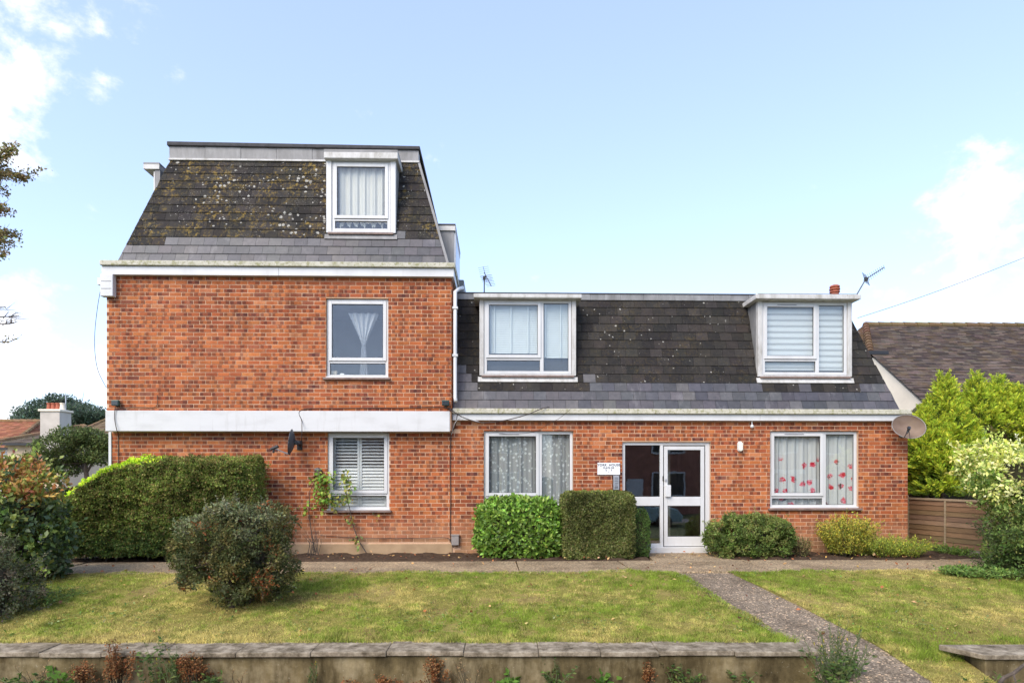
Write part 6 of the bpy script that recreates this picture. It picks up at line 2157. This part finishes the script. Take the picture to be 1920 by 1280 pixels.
# golden conifer with three tops
def conifer():
    e = empty('golden_conifer', (10.2, 14.4, 0), 'golden-green conifer with three pointed tops behind the fence', 'tree')
    Dc = 14.3
    # domes: centre pixel, half-width (m), top pixel row
    cones = [(1769, 700, .95, 14.2), (1831, 698, .85, 14.5), (1872, 702, .85, 14.6), (1738, 762, .62, 13.9), (1905, 722, .75, 14.4), (1768, 815, .52, 13.4)]
    Ps, Ds, Ns, Cs, Ls = [], [], [], [], []
    b = MB()
    for ci, (px, py, rad, Dq) in enumerate(cones):
        top = W(px, py, Dq)
        n = 760 if ci < 3 else 420
        zz = rng.random(n) ** .62                          # 0 top .. 1 low
        hgt_ = 2.1 if ci < 3 else (1.25 if ci != 5 else 1.15)
        a = rng.uniform(0, 6.28, n)
        rr = rad * (zz ** 1.15) * (1 + .22 * np.sin(a * 3 + ci) * zz)
        o_ = np.stack([top.x + rr * np.cos(a) * .80, Dq + rr * np.sin(a) * .80, top.z - .12 - zz * hgt_], 1)
        hc = W(1832, 838, Dq)                                # bare brown hollow on the street side
        hol = (((o_[:, 0] - hc.x) / .48) ** 2 + ((o_[:, 2] - hc.z) / .40) ** 2 < 1) | ((o_[:, 0] < W(1722, 800, Dq).x + .25) & (o_[:, 2] < 1.45) & (rng.random(n) < .75))
        o_, a, zz = o_[~hol], a[~hol], zz[~hol]
        n = len(a)
        outw = np.stack([np.cos(a), np.sin(a), np.zeros(n)], 1)
        sdir = norm(outw * (.35 + .75 * zz[:, None]) + np.array([0, 0, 1.0]) * (1.05 - .55 * zz[:, None]) + rng.normal(0, .18, (n, 3)))
        k = 52
        ln = rng.uniform(.24, .46, n) * (.55 + .5 * zz)
        s = rng.random((n, k)) ** .8
        lat = norm(np.cross(sdir, outw + rng.normal(0, .5, (n, 3))))
        sp = rng.normal(0, .33, (n, k)) * (1.05 - s)
        P = o_[:, None] + sdir[:, None] * (ln[:, None] * s)[:, :, None] + lat[:, None] * (ln[:, None] * sp * .55)[:, :, None] + rng.normal(0, .012, (n, k, 3))
        D = norm(sdir[:, None] + lat[:, None] * (np.sign(sp) * .75)[:, :, None] + rng.normal(0, .22, (n, k, 3)))
        tip = np.repeat(s.reshape(-1, 1), 1, 1)[:, 0]
        C = np.where((tip + rng.normal(0, .15, len(tip)))[:, None] > .42, pick_cols(len(tip), [(.24, .28, .026), (.30, .32, .03), (.18, .24, .024)]), pick_cols(len(tip), [(.085, .13, .02), (.11, .16, .022)]))
        Ps.append(P.reshape(-1, 3)); Ds.append(D.reshape(-1, 3)); Cs.append(C)
        Ns.append(np.repeat(norm(outw + np.array([0, 0, .5]) + rng.normal(0, .4, (n, 3))), k, 0)); Ls.append(np.repeat(ln, k) * .30 * rng.uniform(.6, 1.2, n * k))
        b.tube([(top.x, Dq, max(0, top.z - 3.3)), (top.x, Dq, top.z - .3)], [.05, .012], 6)
    P, D, Nn, C, L = map(np.concatenate, (Ps, Ds, Ns, Cs, Ls))
    leaf_object('crown', e, P, D, Nn, L, L * .24, C, 'leaf')
    # dead brown inner twigs below the green
    n = 9000
    P = np.stack([rng.uniform(9.0, 11.6, n), rng.uniform(13.9, 15.3, n), rng.uniform(.2, 2.7, n)], 1)
    D = norm(rng.normal(size=(n, 3)) + np.array([0, -.3, .1]))
    leaf_object('dead_twigs', e, P, D, rng.normal(size=(n, 3)), rng.uniform(.10, .24, n), np.full(n, .012), pick_cols(n, [(.075, .05, .032), (.05, .035, .025), (.11, .075, .05)]), 'leaf')
    for k in range(9):
        x, y = random.uniform(9.2, 11.4), random.uniform(14.0, 14.9)
        b.tube([(x, y, -.05), (x + random.uniform(-.1, .1), y, 1.1), (x + random.uniform(-.25, .25), y, 2.5)], [.06, .045, .02], 7)
    b.build('trunk', 'bark', e)
    core_mesh('inner_twigs', e, (10.4, 14.75, 1.5), (1.35, .55, 1.9), 3, 44, .9, zmin=0)
conifer()

# variegated shrub and the climber mass below it
clump_shrub('variegated_shrub', 'cream and green variegated shrub in front of the fence', (WX(1930, 10.3), 10.4, 1.45), (1.0, .55, .64), 2.4, 200, .16, 44, .078,
            [[(.40, .41, .15), (.48, .47, .22), (.13, .19, .04), (.34, .36, .10)], [(.10, .15, .035), (.13, .18, .04), (.36, .36, .12)], [(.07, .115, .028), (.09, .14, .03)]], [5, 3, 1.6], 51, .55, lump=.14, core=.70, aspect=.52, sprays=90, spray_len=.26, stems=0, top=([(.42, .43, .13), (.50, .49, .22), (.30, .34, .07)], .6))
clump_shrub('ivy_shrub', 'dark green loose leafy shrub at the right edge of the lawn', (WX(1985, 9.55), 9.85, .36), (.88, .62, .78), 2.2, 330, .14, 46, .055,
            [[(.06, .095, .025), (.08, .12, .03), (.05, .08, .022)], [(.045, .07, .02), (.035, .055, .018)], [(.10, .14, .035), (.12, .15, .04)]], [4, 4, 2], 53, -.08, lump=.18, core=.66, aspect=.5, sprays=170, spray_len=.30)
tufts('ground_ivy', 'spreading green ground cover at the right edge of the lawn', (WX(1875, 9.4), 9.75), (.7, .45), 240, .16, .05, [(.07, .12, .03), (.10, .15, .035)], 'plant', base=-.04, perstem=12, aspect=.5)

# two climbers by the shuttered window
def climber(label, stem_px, clusters, pal, D=YL - .10):
    e = empty('climbing_plant', tuple(W(stem_px[0][0], stem_px[0][1], D)), label, 'plant')
    b = MB()
    pts = [W(x, y, D + random.uniform(-.03, .03)) for x, y in stem_px]
    b.tube(pts, [.012 - .009 * i / len(pts) for i in range(len(pts))], 6)
    for (x, y, r_, n) in clusters:
        b.tube([W(x, y + r_ * .4, D), W(x + random.uniform(-4, 4), y, D), W(x, y - r_ * .8, D - .05)], [.005, .004, .002], 5)
    b.build('stems', 'bark', e)
    P = []
    for (x, y, r_, n) in clusters:
        c_ = W(x, y, D - .03)
        rm = r_ * D / F
        P.append(np.array(c_) + rng.normal(0, 1, (n, 3)) * np.array([rm * .48, .05, rm * .55]))
    P = np.concatenate(P); m_ = len(P)
    D_ = norm(rng.normal(size=(m_, 3)) + np.array([0, -.4, -.25])); Nn = norm(rng.normal(0, .6, (m_, 3)) + np.array([0, -.8, .6]))
    L = .085 * rng.uniform(.5, 1.2, m_)
    leaf_object('foliage', e, P, D_, Nn, L, L * .72, pick_cols(m_, pal), 'leaf')
    return e
climber('leafy green climber against the left side of the shuttered window', [(590, 1035), (585, 1005), (579, 960), (581, 920), (597, 890), (600, 878)], [(598, 900, 16, 70), (606, 920, 16, 60), (612, 935, 14, 50), (600, 945, 16, 35), (575, 955, 14, 16), (622, 895, 10, 22)], [(.11, .19, .03), (.15, .23, .04), (.08, .14, .028), (.22, .24, .05)])
climber('thin climber with yellowing leaves across the shuttered window', [(687, 1036), (672, 1012), (662, 985), (656, 955), (650, 930), (648, 900), (645, 885)], [(645, 892, 10, 34), (653, 908, 12, 34), (648, 935, 14, 44), (632, 942, 16, 46), (655, 975, 10, 20), (668, 1012, 10, 26), (705, 967, 6, 5)], [(.12, .16, .05), (.20, .20, .05), (.26, .21, .05), (.09, .13, .04)])
b = MB()
e = empty('bare_plant', tuple(W(588, 1040, YL - .2)), 'leafless grey-brown stems at the foot of the wall beside the rounded shrub', 'plant')
for k in range(14):
    x = 585 + random.uniform(-12, 12)
    b.tube([W(x, 1042, YL - .2), W(x + random.uniform(-8, 8), 1018, YL - .22), W(x + random.uniform(-18, 18), random.uniform(985, 1003), YL - .18)], [.006, .004, .0015], 5)
b.build('stems', 'bark', e)
b = MB()
e = empty('bird_box', tuple(W(596, 886, YL - .06)), 'little weathered nest box on the brick above the leafy climber', 'nest box')
c = W(596, 886, YL - .06)
b.box(c.x - .05, c.x + .05, YL - .11, YL - .002, c.z - .06, c.z + .05, (.16, .12, .09)); b.build('box', 'fence_wood', e, bevel=.004)
b = MB(); b.prism([(c.x - .07, YL - .13, c.z + .051), (c.x + .07, YL - .13, c.z + .051), (c.x + .07, YL - .002, c.z + .051), (c.x - .07, YL - .002, c.z + .051)], [(c.x - .005, YL - .13, c.z + .10), (c.x + .005, YL - .13, c.z + .10), (c.x + .005, YL - .002, c.z + .10), (c.x - .005, YL - .002, c.z + .10)], (.22, .20, .19)); b.build('roof', 'fence_wood', e)
b = MB(); b.tube([(c.x, YL - .112, c.z - .005), (c.x, YL - .109, c.z - .005)], .016, 10); b.build('entrance_hole', 'black_metal', e)

# background trees at the left
def tree(name, label, base, trunk_h, crowns, n, leaf, pal, cat='tree', branch=10, mat='leaf', flat=.55, aspect=.45, tr=.12, hang=0.0):
    """trunk with limbs reaching into leaf clumps (x, y, z, radius)"""
    e = empty(name, tuple(base), label, cat)
    base = Vector(base)
    b = MB()
    top = base + Vector((0, 0, trunk_h))
    b.tube([base - Vector((0, 0, .2)), base + Vector((.05, 0, trunk_h * .5)), top], [tr, tr * .8, tr * .6], 9)
    for cl in crowns:
        c_ = Vector(cl[:3])
        mid = top.lerp(c_, .5) + Vector((random.uniform(-.2, .2), random.uniform(-.2, .2), random.uniform(0, .2))) * cl[3]
        b.tube([top - Vector((0, 0, trunk_h * random.uniform(0, .35))), mid, c_], [tr * .5, tr * .3, tr * .08], 6)
        for k in range(branch):
            d = Vector((random.gauss(0, 1), random.gauss(0, 1), random.gauss(0, .6))).normalized() * cl[3] * random.uniform(.6, 1)
            b.tube([mid.lerp(c_, random.random()), c_ + d * .55, c_ + d], [tr * .12, tr * .07, tr * .02], 4)
    b.build('trunk', 'bark', e)
    P = []
    for cl in crowns:
        m_ = int(n * cl[3] ** 2 / sum(q[3] ** 2 for q in crowns))
        d = norm(rng.normal(size=(m_, 3)))
        rad = cl[3] * (.55 + .45 * rng.random(m_) ** .5) * (1 + .22 * lumps(d * 2, int(abs(cl[0] * 10)) + 3, (1.6, 3.6, 6), (1, .8, .6)))
        P.append(np.array(cl[:3]) + d * rad[:, None] * np.array([1, 1, flat]))
    P = np.concatenate(P); m_ = len(P)
    D = norm(rng.normal(size=(m_, 3)) + np.array([0, 0, .3 - hang])); Nn = norm(rng.normal(0, .6, (m_, 3)) + np.array([0, -.3, .8]))
    L = leaf * rng.uniform(.6, 1.3, m_)
    leaf_object('crown', e, P, D, Nn, L, L * aspect, pick_cols(m_, pal), mat)
    return e
Dt = 20.0
cl = []
for (px, py, r_) in ((70, 860, .62), (100, 835, .75), (135, 818, .80), (170, 822, .75), (195, 832, .65), (120, 858, .70), (160, 852, .75), (190, 858, .6), (85, 878, .55), (130, 880, .5), (60, 872, .45), (215, 835, .6)):
    p = W(px, py, Dt + random.uniform(-.6, .6)); cl.append((p.x, p.y, p.z, r_ * .72))
tree('round_tree', 'dark green rounded tree standing left of the brick corner', W(160, 938, Dt), 1.2, cl, 16000, .085, [(.05, .07, .022), (.07, .09, .028), (.09, .11, .04), (.04, .055, .02)], tr=.09, branch=9)
Dt = 72.0
cl = []
for (px, py, r_) in ((112, 748, 1.6), (95, 762, 2.6), (130, 762, 2.6), (70, 775, 2.4), (150, 774, 3.0), (110, 778, 3.2), (50, 785, 1.8), (175, 782, 2.6), (80, 792, 3.0), (140, 792, 3.2), (190, 792, 2.0), (40, 795, 1.4)):
    p = W(px, py, Dt + random.uniform(-2, 2)); cl.append((p.x, p.y, p.z, r_ * .9))
tree('cedar_tree', 'wide blue-green cedar rising behind the white chimney', W(115, 925, Dt), 6.0, cl, 15000, .42, [(.045, .065, .045), (.06, .085, .055), (.035, .05, .035)], tr=.45, branch=8, flat=.30, aspect=.30)
# half-bare tree whose branch ends reach into the picture at the left
def edge_tree():
    Db = 13.6
    e = empty('bare_tree', (-12.6, Db, -.3), 'half-bare tree with brown leaves reaching in at the left edge', 'tree')
    b = MB()
    trunk = [Vector((-12.6, Db, -.5)), Vector((-12.5, Db, 2)), Vector((-12.45, Db, 4.4)), Vector((-12.5, Db, 7.2))]
    b.tube(trunk, [.16, .13, .10, .05], 9)
    Ps = []
    def limb(p0, target, leafy, nleaf, twigs):
        mid = p0.lerp(target, .5) + Vector((0, 0, random.uniform(.05, .3)))
        b.tube([p0, mid, target], [.045, .025, .006], 6)
        for k in range(twigs):
            q = p0.lerp(target, random.uniform(.4, 1)) if random.random() < .4 else mid.lerp(target, random.random())
            d = Vector((random.uniform(.1, .6), random.uniform(-.4, .4), random.uniform(-.12, .38))) * random.uniform(.35, .9)
            m1 = q + d * .5 + Vector((random.uniform(-.06, .06), 0, random.uniform(-.06, .06)))
            b.tube([q, m1, q + d], [.009, .006, .002], 4)
            b.tube([m1, m1 + Vector((random.uniform(.05, .2), random.uniform(-.1, .1), random.uniform(-.02, .16)))], [.004, .0015], 4)
            if leafy:
                for _ in range(nleaf * 3):
                    Ps.append(np.array(q + d * random.uniform(.3, 1.05)) + rng.normal(0, .05, 3))
    for (px, py, lf, nl, tw) in ((18, 290, 1, 16, 22), (30, 330, 1, 16, 20), (5, 355, 1, 16, 20), (8, 395, 1, 10, 12), (16, 440, 1, 14, 22), (2, 455, 1, 14, 22), (5, 480, 1, 10, 16), (36, 592, 0, 0, 18), (26, 606, 0, 0, 16), (22, 640, 1, 2, 18), (10, 575, 0, 0, 10), (-40, 300, 1, 16, 30), (-50, 400, 1, 16, 30), (-60, 500, 1, 12, 20)):
        t = W(px, py, Db + random.uniform(-.3, .3))
        limb(trunk[1].lerp(trunk[3], min(1, max(0, (t.z - 2.4) / 5.2))), t, lf, nl, tw)
    b.build('trunk', 'bark', e)
    P = np.array(Ps); m_ = len(P)
    leaf_object('crown', e, P, rng.normal(size=(m_, 3)), rng.normal(size=(m_, 3)), .075 * rng.uniform(.5, 1.2, m_), .045 * rng.uniform(.6, 1.2, m_), pick_cols(m_, [(.14, .10, .045), (.17, .13, .05), (.10, .08, .04), (.12, .13, .045)]), 'leaf')
edge_tree()

# ------------------------------------------------------------------ lawn grass, fallen leaves
def patch(P):
    Q = np.stack([P[:, 0], P[:, 1] * 1.5, P[:, 0] * 0], 1)
    return lumps(Q, 71, (.5, 1.1, 2.4, 5.5), (1, .9, .7, .6))
def grass(n, x0, x1, y0, y1, test, seed):
    r = np.random.default_rng(seed)
    P = np.stack([r.uniform(x0, x1, n), r.uniform(y0, y1, n)], 1)
    P = P[test(P)]
    m_ = len(P)
    z = lawn_z(P[:, 1]) + .02 * np.sin(P[:, 0] * 1.7 + P[:, 1] * 2.3) * .5 + .012 * np.sin(P[:, 0] * 4.1 - P[:, 1] * 3.1) + .008
    P3 = np.stack([P[:, 0], P[:, 1], z], 1)
    g = patch(P3)
    D = norm(r.normal(0, .65, (m_, 3)) * np.array([1, 1, .2]) + np.array([0, 0, 1.0]))
    L = r.uniform(.018, .040, m_) * (1 + .25 * np.clip(-g, -.5, 1.5))
    edge = np.exp(-((P[:, 1] - np.where(P[:, 0] < 3.4, wall_rear(P[:, 0]), 6.9)) / .14) ** 2)
    L *= 1 + .8 * edge
    fine_ = lumps(np.stack([P[:, 0], P[:, 1], P[:, 0] * 0], 1), 73, (9, 17, 30), (1, 1, .8))
    t = np.clip(.40 + .8 * g + .35 * fine_ + r.normal(0, .28, m_), 0, 1)[:, None]
    L *= np.clip(1 + .7 * lumps(np.stack([P[:, 0], P[:, 1], P[:, 0] * 0], 1), 75, (6, 13, 26), (1, 1, 1)), .4, 2.2)
    green = np.array([.235, .315, .042]); straw = np.array([.58, .48, .17])
    C = green * (1 - t) + straw * t
    C *= np.clip(1 + .28 * lumps(np.stack([P[:, 0], P[:, 1], P[:, 0] * 0], 1), 74, (8, 15, 28), (1, 1, .8))[:, None] + r.normal(0, .30, (m_, 1)), .3, 2)
    bare = np.clip((lumps(np.stack([P[:, 0], P[:, 1] * 1.6, P[:, 0] * 0], 1), 77, (1.2, 2.6, 6), (1, .8, .6)) - .75) / .3, 0, 1)
    for (bx, by, br) in ((1800, 1196, .55), (1880, 1190, .5), (1720, 1170, .3), (380, 1165, .45), (905, 1150, .35)):
        q = on_lawn(bx, by)
        bare = np.maximum(bare, np.exp(-(((P[:, 0] - q.x) / br) ** 2 + ((P[:, 1] - q.y) / (br * .45)) ** 2)) * (.9 if bx > 1700 else .55))
    mk = r.random(m_) < bare * .75
    L[mk] *= .55
    C[mk] = np.array([.33, .22, .12]) * r.uniform(.6, 1.3, (int(mk.sum()), 1))
    return P3, D, r.normal(size=(m_, 3)) * .3 + np.array([0, -1, .3]), L, r.uniform(.004, .008, m_), C
def in_lawn(P):
    y, x = P[:, 1], P[:, 0]
    pl = pl0.x + (pl1.x - pl0.x) * (y - pl0.y) / (pl1.y - pl0.y)
    pr = pr0.x + (pr1.x - pr0.x) * (y - pr0.y) / (pr1.y - pr0.y)
    left = (x < pl + .03) & (y > wall_rear(x) - .02) & (x > -8.8)
    right = (x > pr - .03) & (y > 6.05) & (x < 9.2) & ~((x > 5.0) & (y < 6.84))
    dens = rng.random(len(P)) < np.clip((12.5 - y) / 5.0, .35, 1)
    return (left | right) & (y < PATH_F + .02) & dens
G = grass(700000, -8.8, 9.2, 6.05, PATH_F + .02, in_lawn, 5)
o = leaf_object('grass', None, *G[:5], G[5], 'grass_blade', simple_tri=True)
set_props(o, 'short yellowing lawn grass on both sides of the entrance path', 'grass', kind='stuff')
# clover and broad weeds in the turf
n = 9000
P = np.stack([rng.uniform(-8, 8.8, n), rng.uniform(7.3, PATH_F, n)], 1)
P = P[in_lawn(P)]
cl_ = lumps(np.stack([P[:, 0], P[:, 1], P[:, 0] * 0], 1), 90, (1.5, 3.2, 8), (1, 1, .8)) > .42
P = P[cl_]; m_ = len(P)
P3 = np.stack([P[:, 0], P[:, 1], lawn_z(P[:, 1]) + .03], 1)
o = leaf_object('turf_weeds', None, P3, norm(rng.normal(size=(m_, 3)) * np.array([1, 1, .3])), norm(rng.normal(0, .3, (m_, 3)) + np.array([0, 0, 1])), .045 * rng.uniform(.5, 1.2, m_), .026 * rng.uniform(.6, 1.2, m_), pick_cols(m_, [(.10, .15, .035), (.075, .12, .03), (.13, .15, .06)]), 'leaf')
set_props(o, 'darker clover and broad-leaved weeds scattered through the lawn', 'weeds', kind='stuff')
# fallen leaves: on the lawn and path (few), and banked against the foot of the wall (many)
n = 300
P = np.stack([rng.uniform(-7.5, 8.5, n), rng.uniform(7.3, 11.3, n)], 1)
P3 = np.stack([P[:, 0], P[:, 1], lawn_z(P[:, 1]) + .03], 1)
n2 = 3400
X2 = rng.uniform(-7, 7.6, n2)
P4 = np.stack([X2, 6.9 - rng.exponential(.16, n2), -.755 + rng.exponential(.016, n2)], 1)
P4 = P4[(P4[:, 1] > 5.4)]
n3 = 260
P5 = np.stack([rng.uniform(-5, 8, n3), rng.uniform(11.35, 12.25, n3), np.full(n3, .05)], 1)
P = np.concatenate([P3, P4, P5]); m_ = len(P)
o = leaf_object('fallen_leaves', None, P, norm(rng.normal(size=(m_, 3)) * np.array([1, 1, .35])), norm(rng.normal(0, .5, (m_, 3)) + np.array([0, 0, 1])), .062 * rng.uniform(.5, 1.25, m_), .045 * rng.uniform(.5, 1.2, m_), pick_cols(m_, [(.28, .10, .045), (.20, .075, .035), (.33, .20, .08), (.13, .06, .035), (.36, .24, .12)]), 'leaf')
set_props(o, 'brown fallen leaves on the lawn and banked along the foot of the wall', 'leaves', kind='stuff')

# ------------------------------------------------------------------ weeds in front of the garden wall
def weed(name, label, px, top_py, nst, kind, spread=.16, D=6.78, group=None):
    base = W(px, 1292, D); base.z = -.77
    top = W(px, top_py, D).z
    h = top - base.z
    e = empty(name, (base.x, base.y, base.z), label, 'weed', group)
    b = MB(); P, Dv, C, L = [], [], [], []
    for i in range(int(nst * 1.7)):
        hh = h * random.uniform(.45, 1.0)
        a = random.uniform(0, 6.28)
        bs = Vector((base.x + random.uniform(-.4, .4) * spread, base.y + random.uniform(-.3, .3) * spread, base.z))
        tp = bs + Vector((spread * random.gauss(0, .55), spread * random.gauss(0, .3), hh))
        mid = bs.lerp(tp, .5) + Vector((random.gauss(0, .02), random.gauss(0, .02), .03))
        r0 = .0045 if kind != 'dock' else .0055
        b.tube([bs, mid, tp], [r0, r0 * .7, r0 * .25], 5)
        if kind == 'dock':
            for k in range(95):
                t = random.uniform(.45, 1)
                q = (bs.lerp(mid, t * 2) if t < .5 else mid.lerp(tp, t * 2 - 1))
                P.append(q + Vector((random.gauss(0, .020), random.gauss(0, .02), random.gauss(0, .012))))
                Dv.append((random.gauss(0, 1), random.gauss(0, 1), random.uniform(-.6, .8)))
                C.append(jit(random.choice([(.24, .09, .035), (.32, .14, .05), (.17, .07, .03), (.34, .20, .09)]), .2)); L.append(random.uniform(.012, .028))
        elif kind == 'leafy':
            for k in range(16):
                t = random.uniform(.1, 1)
                q = (bs.lerp(mid, t * 2) if t < .5 else mid.lerp(tp, t * 2 - 1))
                P.append(q); d = Vector((random.gauss(0, 1), random.gauss(0, 1), random.uniform(-.3, .7)))
                Dv.append(tuple(d)); C.append(jit(random.choice([(.085, .15, .035), (.12, .19, .045), (.065, .12, .035), (.16, .19, .06)]), .2)); L.append(random.uniform(.03, .075))
        elif kind == 'broad':
            for k in range(5):
                t = random.uniform(.3, 1)
                q = bs.lerp(tp, t)
                P.append(q); Dv.append((random.gauss(0, 1), random.gauss(0, .8), random.uniform(0, .6)))
                C.append(jit(random.choice([(.11, .22, .035), (.14, .26, .045), (.09, .18, .03)]), .12)); L.append(random.uniform(.06, .11))
        elif kind == 'stalk':
            for k in range(26):
                t = random.uniform(.3, 1)
                q = (bs.lerp(mid, t * 2) if t < .5 else mid.lerp(tp, t * 2 - 1))
                d = Vector((random.gauss(0, .5), random.gauss(0, .5), 1))
                P.append(q); Dv.append(tuple(d)); yel = random.random() < .10 and t > .7
                C.append((.55, .42, .03) if yel else jit(random.choice([(.11, .15, .05), (.15, .18, .07), (.09, .13, .045)]), .2)); L.append(random.uniform(.02, .05))
        elif kind == 'straw':
            for k in range(10):
                q = mid.lerp(tp, random.random())
                P.append(q); Dv.append((random.gauss(0, .5), random.gauss(0, .4), random.uniform(.2, 1)))
                C.append(jit((.36, .25, .13), .2)); L.append(random.uniform(.02, .05))
    b.tube([base - Vector((0, 0, .03)), base + Vector((0, 0, .02))], .008, 5)
    b.build('stems', 'twig' if kind in ('dock', 'straw') else 'leaf_stem', e)
    P = np.array([tuple(p) for p in P]); m_ = len(P)
    asp = {'dock': .7, 'leafy': .38, 'broad': .75, 'stalk': .18, 'straw': .25}[kind]
    leaf_object('foliage', e, P, np.array(Dv), norm(rng.normal(0, .7, (m_, 3)) + np.array([0, -.5, .7])), np.array(L), np.array(L) * asp, np.array(C), 'leaf')
    return e
simple('leaf_stem', (.10, .13, .045), 0.6, 0.2)
WEEDS = [(75, 1236, 4, 'straw', .25, 'pale dry stems at the wall below the bottom left shrub'),
         (62, 1258, 14, 'leafy', .55, 'low feathery green weeds at the far left foot of the wall'),
         (122, 1250, 4, 'broad', .20, 'bright broad-leaved weed near the left end of the wall'),
         (158, 1238, 5, 'dock', .10, 'small brown seed head beside the bright broad leaves'),
         (217, 1188, 11, 'dock', .16, 'tallest rust-brown dead dock overtopping the coping'),
         (300, 1196, 9, 'leafy', .26, 'tall green weed rising over the coping at the left'),
         (330, 1205, 8, 'stalk', .22, 'green wiry stalks beside the tall green weed'),
         (366, 1218, 10, 'dock', .13, 'rust-brown dock right of the tall green weed'),
         (402, 1258, 8, 'leafy', .14, 'low light green weed right of the rust-brown docks'),
         (455, 1240, 2, 'straw', .25, 'two pale bent straws leaning on the wall'),
         (582, 1236, 4, 'stalk', .10, 'lone thin green weed on the wall left of centre'),
         (760, 1266, 12, 'dock', .45, 'low mass of russet dead leaves at the wall foot'),
         (818, 1232, 6, 'dock', .12, 'slim brown dead stems near the middle of the wall'),
         (880, 1226, 4, 'straw', .12, 'tall pale dead stems near the middle of the wall'),
         (942, 1256, 5, 'broad', .16, 'small bright leafy weed near the middle of the wall'),
         (1035, 1218, 7, 'leafy', .18, 'green trailing weed climbing to the coping joint'),
         (1126, 1254, 4, 'broad', .14, 'small upright green weed right of the trailing weed'),
         (1216, 1238, 4, 'dock', .08, 'lone thin brown seed stalk on the right half of the wall'),
         (1282, 1240, 10, 'leafy', .26, 'bushy green weed on the right half of the wall'),
         (1378, 1252, 6, 'leafy', .22, 'low green weed below the pale patch of render')]
for (px, tp, n, kd, sp, lab) in WEEDS:
    weed('weed', lab, px, tp, n, kd, sp, group='weeds along the foot of the garden wall')
# the big clump at the gate end of the wall
weed('weed_clump', 'tall wiry weeds with small yellow flowers at the gate end of the wall', 1568, 1160, 34, 'stalk', .30, D=6.55)
weed('weed_clump', 'dense leafy weeds at the foot of the wiry stalks by the path', 1580, 1214, 34, 'leafy', .36, D=6.5)
weed('weed', 'green creeper at the foot of the short wall stub', 1835, 1262, 10, 'leafy', .35, D=6.35)
b = MB()
e = empty('fallen_branch', tuple(W(1890, 1285, 6.2)), 'bent dry branch leaning on the short wall stub', 'branch')
b.tube([W(1868, 1290, 6.2), W(1882, 1270, 6.25), W(1900, 1262, 6.2), W(1930, 1238, 6.2)], [.016, .02, .018, .014], 7)
b.build('limb', 'bark', e)
b = MB(); b.tube([W(1900, 1262, 6.2), W(1905, 1280, 6.15)], [.012, .006], 6); b.build('side_twig', 'bark', e)

# things of one kind share a group
GROUPS = {'floodlight': 'green box lights on the upper wall', 'satellite_dish': 'satellite dishes on the house', 'tv_aerial': 'tv aerials on the low roof',
          'opposite_house': 'houses across the street', 'cable': 'cables on the front wall', 'wire': 'wires at the ends of the house', 'venetian_blind': 'venetian blinds in the left low dormer',
          'roller_blind': 'striped blinds in the right dormer', 'window_shutter': 'louvred shutters of the ground-floor window', 'parked_car': 'parked cars',
          'garden_wall': 'garden walls along the street', 'climbing_plant': 'climbers by the shuttered window', 'bungalow': 'houses beyond the hedge', 'ground_cover': 'low plants by the right corner', 'weed_clump': 'weeds at the gate end of the wall'}
for o in list(COL.objects):
    if o.parent is None and o.get('category') and not o.get('group'):
        g_ = GROUPS.get(o.name.split('.')[0])
        if g_: o['group'] = g_
